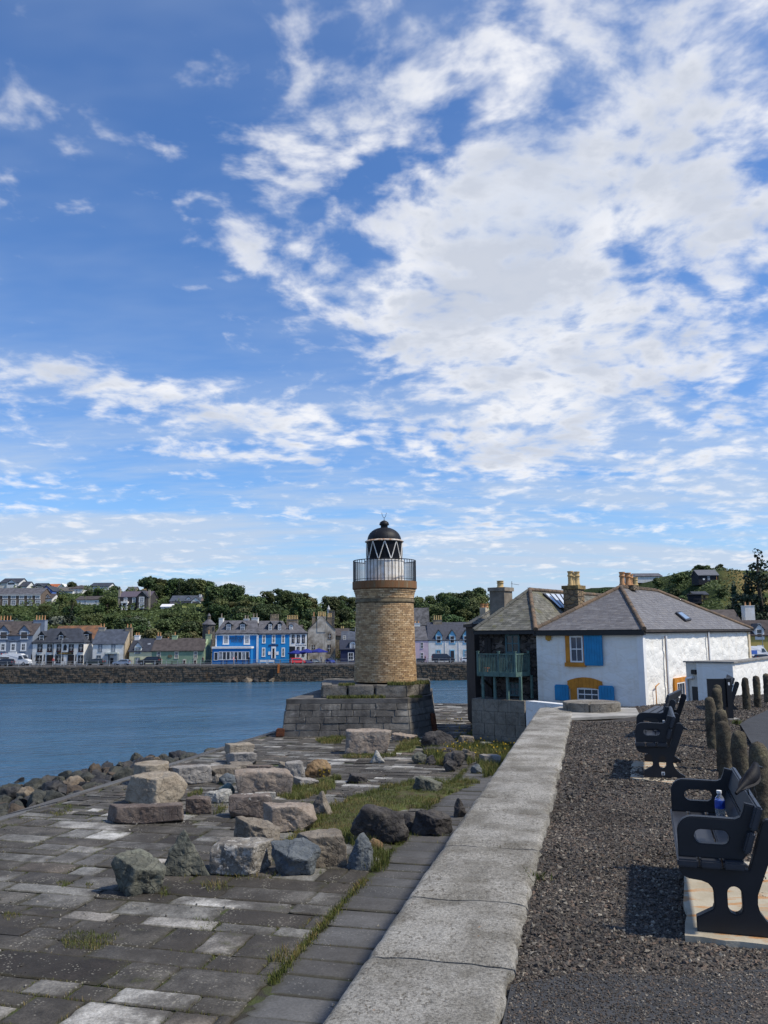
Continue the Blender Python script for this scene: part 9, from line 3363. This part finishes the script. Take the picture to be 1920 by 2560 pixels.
GRS = grass_mat('pier_grass', [(0.0, (0.045, 0.058, 0.014)), (.35, (0.082, 0.105, 0.024)), (.6, (0.120, 0.132, 0.036)), (.8, (0.21, 0.165, 0.062)), (1, (0.28, 0.18, 0.085))])
PATCH = [
 # polygon (pixels on the paving), density per m2, blade heights
 ([(700, 2112), (760, 2050), (830, 2010), (920, 1975), (1010, 1958), (1060, 1950), (1180, 1950), (1215, 1957), (1160, 1975), (1090, 2000), (1060, 2020), (985, 2030), (905, 2060), (868, 2100), (800, 2105)], 900, .03, .16),
 ([(684, 2000), (720, 1975), (735, 1960), (790, 1962), (820, 1935), (845, 1942), (848, 1968), (800, 1985), (740, 2000)], 900, .03, .20),
 ([(985, 1885), (1000, 1850), (1045, 1842), (1058, 1868), (1030, 1880)], 700, .04, .22),
 ([(1060, 1885), (1085, 1878), (1140, 1868), (1150, 1845), (1190, 1830), (1215, 1808), (1330, 1806), (1315, 1830), (1280, 1878), (1235, 1940), (1205, 1945), (1205, 1905), (1165, 1912), (1165, 1880), (1110, 1875), (1105, 1912), (1085, 1910)], 700, .05, .32),
 ([(1180, 1822), (1200, 1804), (1330, 1800), (1325, 1815)], 700, .1, .45),
 ([(150, 2352), (190, 2332), (290, 2330), (300, 2345), (255, 2378), (160, 2372)], 1200, .02, .09),
 ([(140, 2210), (150, 2203), (230, 2207), (222, 2220), (150, 2220)], 1200, .02, .08),
 ([(480, 2300), (520, 2295), (540, 2310), (500, 2322)], 600, .02, .07),
 ([(845, 2100), (930, 2100), (975, 2150), (960, 2180), (905, 2175), (890, 2120)], 700, .06, .30),
 ([(470, 1985), (500, 1970), (515, 1990), (480, 2000)], 900, .03, .12),
 ([(530, 2015), (560, 2005), (565, 2035), (535, 2040)], 500, .03, .18),
 ([(850, 1888), (880, 1882), (985, 1880), (995, 1890), (860, 1896)], 600, .03, .14),
 ([(540, 2190), (620, 2185), (690, 2195), (640, 2205)], 220, .04, .12),
 ([(400, 2225), (425, 2215), (432, 2240), (405, 2245)], 500, .04, .14),
 ([(500, 2215), (560, 2205), (575, 2222), (520, 2230)], 420, .05, .18),
 ([(660, 2400), (700, 2370), (725, 2375), (690, 2410)], 900, .04, .16),
 ([(0, 2290), (40, 2280), (60, 2290), (20, 2300)], 700, .02, .07),
 ([(120, 2030), (180, 2012), (195, 2020), (140, 2040)], 500, .02, .08),
 ([(790, 1850), (860, 1842), (870, 1850), (800, 1860)], 600, .04, .2),
]
VV2, FF2_, AA2 = [], [], []
off = 0
def add_bl(tup):
 global off
 V, Fa, a = tup
 VV2.append(V); FF2_.append(Fa + off); AA2.append(a)
 off += len(V)
for poly, dens, h0, h1 in PATCH:
 pts = [onz(x, y, PLAZA_Z) for x, y in poly]
 xa, xb = min(p.x for p in pts), max(p.x for p in pts)
 ya, yb = min(p.y for p in pts), max(p.y for p in pts)
 n = int((xb - xa) * (yb - ya) * dens * 1.6)
 x, y = RNG.uniform(xa, xb, n), RNG.uniform(ya, yb, n)
 a_, b_ = pz_(x, y, np.full(n, PLAZA_Z))
 jit = fbm(np.stack([x * 1.5, y * 1.5, np.zeros(n)], 1), 3, 31)
 k = in_poly(a_ + jit * 14, b_ + jit * 6, poly)
 k &= (fbm(np.stack([x * 2.2, y * 2.2, np.zeros(n)], 1), 3, 41) > -0.55)
 x, y = x[k], y[k]
 wid = 0.0022 + 0.00016 * (ya + yb) / 2
 add_bl(blades(np.stack([x, y, np.full(len(x), PLAZA_Z - .01)], 1), h0, h1, wid))
# moss and grass in the joint beside the paved strip, and between strip slabs
for k in range(2600):
 pass
n = 9000
u = RNG.uniform(9.5, 30, n)
v = -4.52 + RNG.normal(0, .06, n)
g = fbm(np.stack([u * .9, np.zeros(n), np.zeros(n)], 1), 3, 55) > -.25
u, v = u[g], v[g]
add_bl(blades(np.stack([U.x * u + VV.x * v, U.y * u + VV.y * v, np.full(len(u), PLAZA_Z - .03)], 1), .02, .10, .006))
n = 24000
sl_ = [s for s in slabs if s[0] < 24]
k = RNG.integers(0, len(sl_), n)
A = np.array(sl_)[k]
e = RNG.random(n) < .6
u = np.where(e, A[:, 0], A[:, 0] + (A[:, 1] - A[:, 0]) * RNG.random(n)) + RNG.normal(0, .01, n)
v = np.where(e, A[:, 2] + (A[:, 3] - A[:, 2]) * RNG.random(n), A[:, 2]) + RNG.normal(0, .01, n)
g = fbm(np.stack([u * .55, v * .55, np.zeros(n)], 1), 3, 66) > .0
u, v = u[g], v[g]
add_bl(blades(np.stack([U.x * u + VV.x * v, U.y * u + VV.y * v, np.full(len(u), PLAZA_Z - .04)], 1), .025, .075, .005))
for (x0, y0, x1, y1, *_r) in ROCKS:
 g = onz((x0 + x1) / 2, y1, PLAZA_Z)
 w = (x1 - x0) * g.y / F
 n = int(26 + 60 * random.random() * w)
 if random.random() < .25:
  continue
 an = RNG.uniform(math.pi, 2 * math.pi, n)
 X = np.stack([g.x + np.cos(an) * w * .5 + RNG.normal(0, .03, n), g.y + w * .28 + np.sin(an) * w * .34 + RNG.normal(0, .03, n), np.full(n, PLAZA_Z - .02)], 1)
 kp = fbm(X * 3.1, 2, 71) > -.1
 add_bl(blades(X[kp], .03, .12, .0022 + .00016 * g.y))
gr = put('grass', np_mesh('grass', np.concatenate(VV2), np.concatenate(FF2_), GRS, np.concatenate(AA2)))
tag(gr, 'short green and straw grass growing on and between the pier stones', 'grass', kind='stuff')
# grass on the lighthouse platform and along the house foot
VV2, FF2_, AA2, off = [], [], [], 0
for (x0, x1, Y0, Y1, z, n, h0, h1) in ((818, 900, 39.55, 39.95, zl_t, 1500, .04, .2), (900, 960, 39.55, 39.95, zl_t, 700, .05, .22), (1018, 1050, 39.8, 40.4, zl_t, 250, .04, .15), (965, 1030, 39.95, 40.6, upz1, 900, .04, .22), (1030, 1068, 40.6, 42.5, upz1, 700, .05, .2), (845, 885, 40.0, 41, upz1, 500, .03, .15)):
 Y = RNG.uniform(Y0, Y1, n)
 px = RNG.uniform(x0, x1, n)
 x = (px - 960) / F * Y * 1.0
 add_bl(blades(np.stack([x, Y, np.full(n, z - .01)], 1), h0, h1, .012))
tag(put('platform_grass', np_mesh('platform_grass', np.concatenate(VV2), np.concatenate(FF2_), GRS, np.concatenate(AA2))), 'grass tufts growing on the ledges of the lighthouse platform', 'grass', kind='stuff')
# low turf under the thick grass so the paving does not show through
TURF = M('turf', (0.060, 0.075, 0.018), 0.95, 0.5, 3.0, 0.9, 20, 0.04, col2=(0.06, 0.045, 0.02))
for poly, dens, h0, h1 in PATCH[:5]:
 pts = [onz(x, y, PLAZA_Z + 0.0) for x, y in poly]
 c = sum(pts, Vector()) / len(pts)
 ring = []
 for k in range(len(pts)):
  a_, e_ = pts[k], pts[(k + 1) % len(pts)]
  for q in range(4):
   p = a_.lerp(e_, q / 4)
   ring.append(c + (p - c) * random.uniform(.86, .98))
 b = B()
 cv = b.v((c.x, c.y, PLAZA_Z + .05))
 i1 = [b.v((c.x + (p.x - c.x) * .75, c.y + (p.y - c.y) * .75, PLAZA_Z + .045)) for p in ring]
 i2 = [b.v((p.x, p.y, PLAZA_Z - .02)) for p in ring]
 n = len(ring)
 for k in range(n):
  b.F.append([cv, i1[k], i1[(k + 1) % n]])
  b.F.append([i1[k], i2[k], i2[(k + 1) % n], i1[(k + 1) % n]])
 o = b.build('turf', TURF, None, smooth=True, base=(c.x, c.y, PLAZA_Z))
 tag(o, 'patch of mossy turf on the pier paving', 'turf', 'turf patches on the pier', kind='stuff')
# yellow flowers in the weeds near the house
n = 240
q = [onz(rs.uniform(1090, 1320), rs.uniform(1808, 1900), PLAZA_Z) for k in range(n)]
q += [onz(rs.uniform(790, 830), rs.uniform(1940, 1960), PLAZA_Z) for k in range(14)]
C = np.array([(p.x, p.y, PLAZA_Z + rs.uniform(.15, .42)) for p in q])
C = C[np.array([(1000 < proj(tuple(c))[0] < 1335) or proj(tuple(c))[0] < 900 for c in C])]
V, Fa, a = [], [], []
for k, c in enumerate(C):
 for j in range(3):
  d = RNG.normal(0, .022, (4, 3))
  V += list(c + d)
  Fa.append([len(V) - 4, len(V) - 3, len(V) - 2, len(V) - 1])
fl = put('wildflowers', np_mesh('wildflowers', np.array(V), np.array(Fa), M('ragwort_yellow', (0.62, 0.42, 0.03), 0.7, 0.2)))
tag(fl, 'scattered yellow wildflowers in the weeds below the house', 'wildflowers', kind='stuff')
# a weed at the edge of the coping and one by the board
for (px, py, z, n, hh, lab) in ((1338, 2205, 0.0, 60, .10, 'small weed tuft growing at the inner edge of the coping'), (1842, 1812, 0.0, 90, .14, 'bright green weed tuft at the foot of the black board')):
 p = onz(px, py, z)
 X = np.stack([p.x + RNG.normal(0, .05, n), p.y + RNG.normal(0, .06, n), np.zeros(n)], 1)
 V, Fa, a = blades(X, hh * .4, hh, .006, .7)
 o = put('weed_tuft', np_mesh('weed_tuft', V - np.array([p.x, p.y, 0]), Fa, GRS, a), (p.x, p.y, 0))
 tag(o, lab, 'weed')
# lettering as plain meshes
dg = bpy.context.evaluated_depsgraph_get()
for o in [q for q in scn.objects if q.type == 'FONT']:
 me = bpy.data.meshes.new_from_object(o.evaluated_get(dg))
 nb = bpy.data.objects.new('lettering', me)
 COL.objects.link(nb)
 nb.parent = o.parent
 nb.matrix_parent_inverse = o.matrix_parent_inverse.copy()
 nb.matrix_basis = o.matrix_basis.copy()
 bpy.data.objects.remove(o)
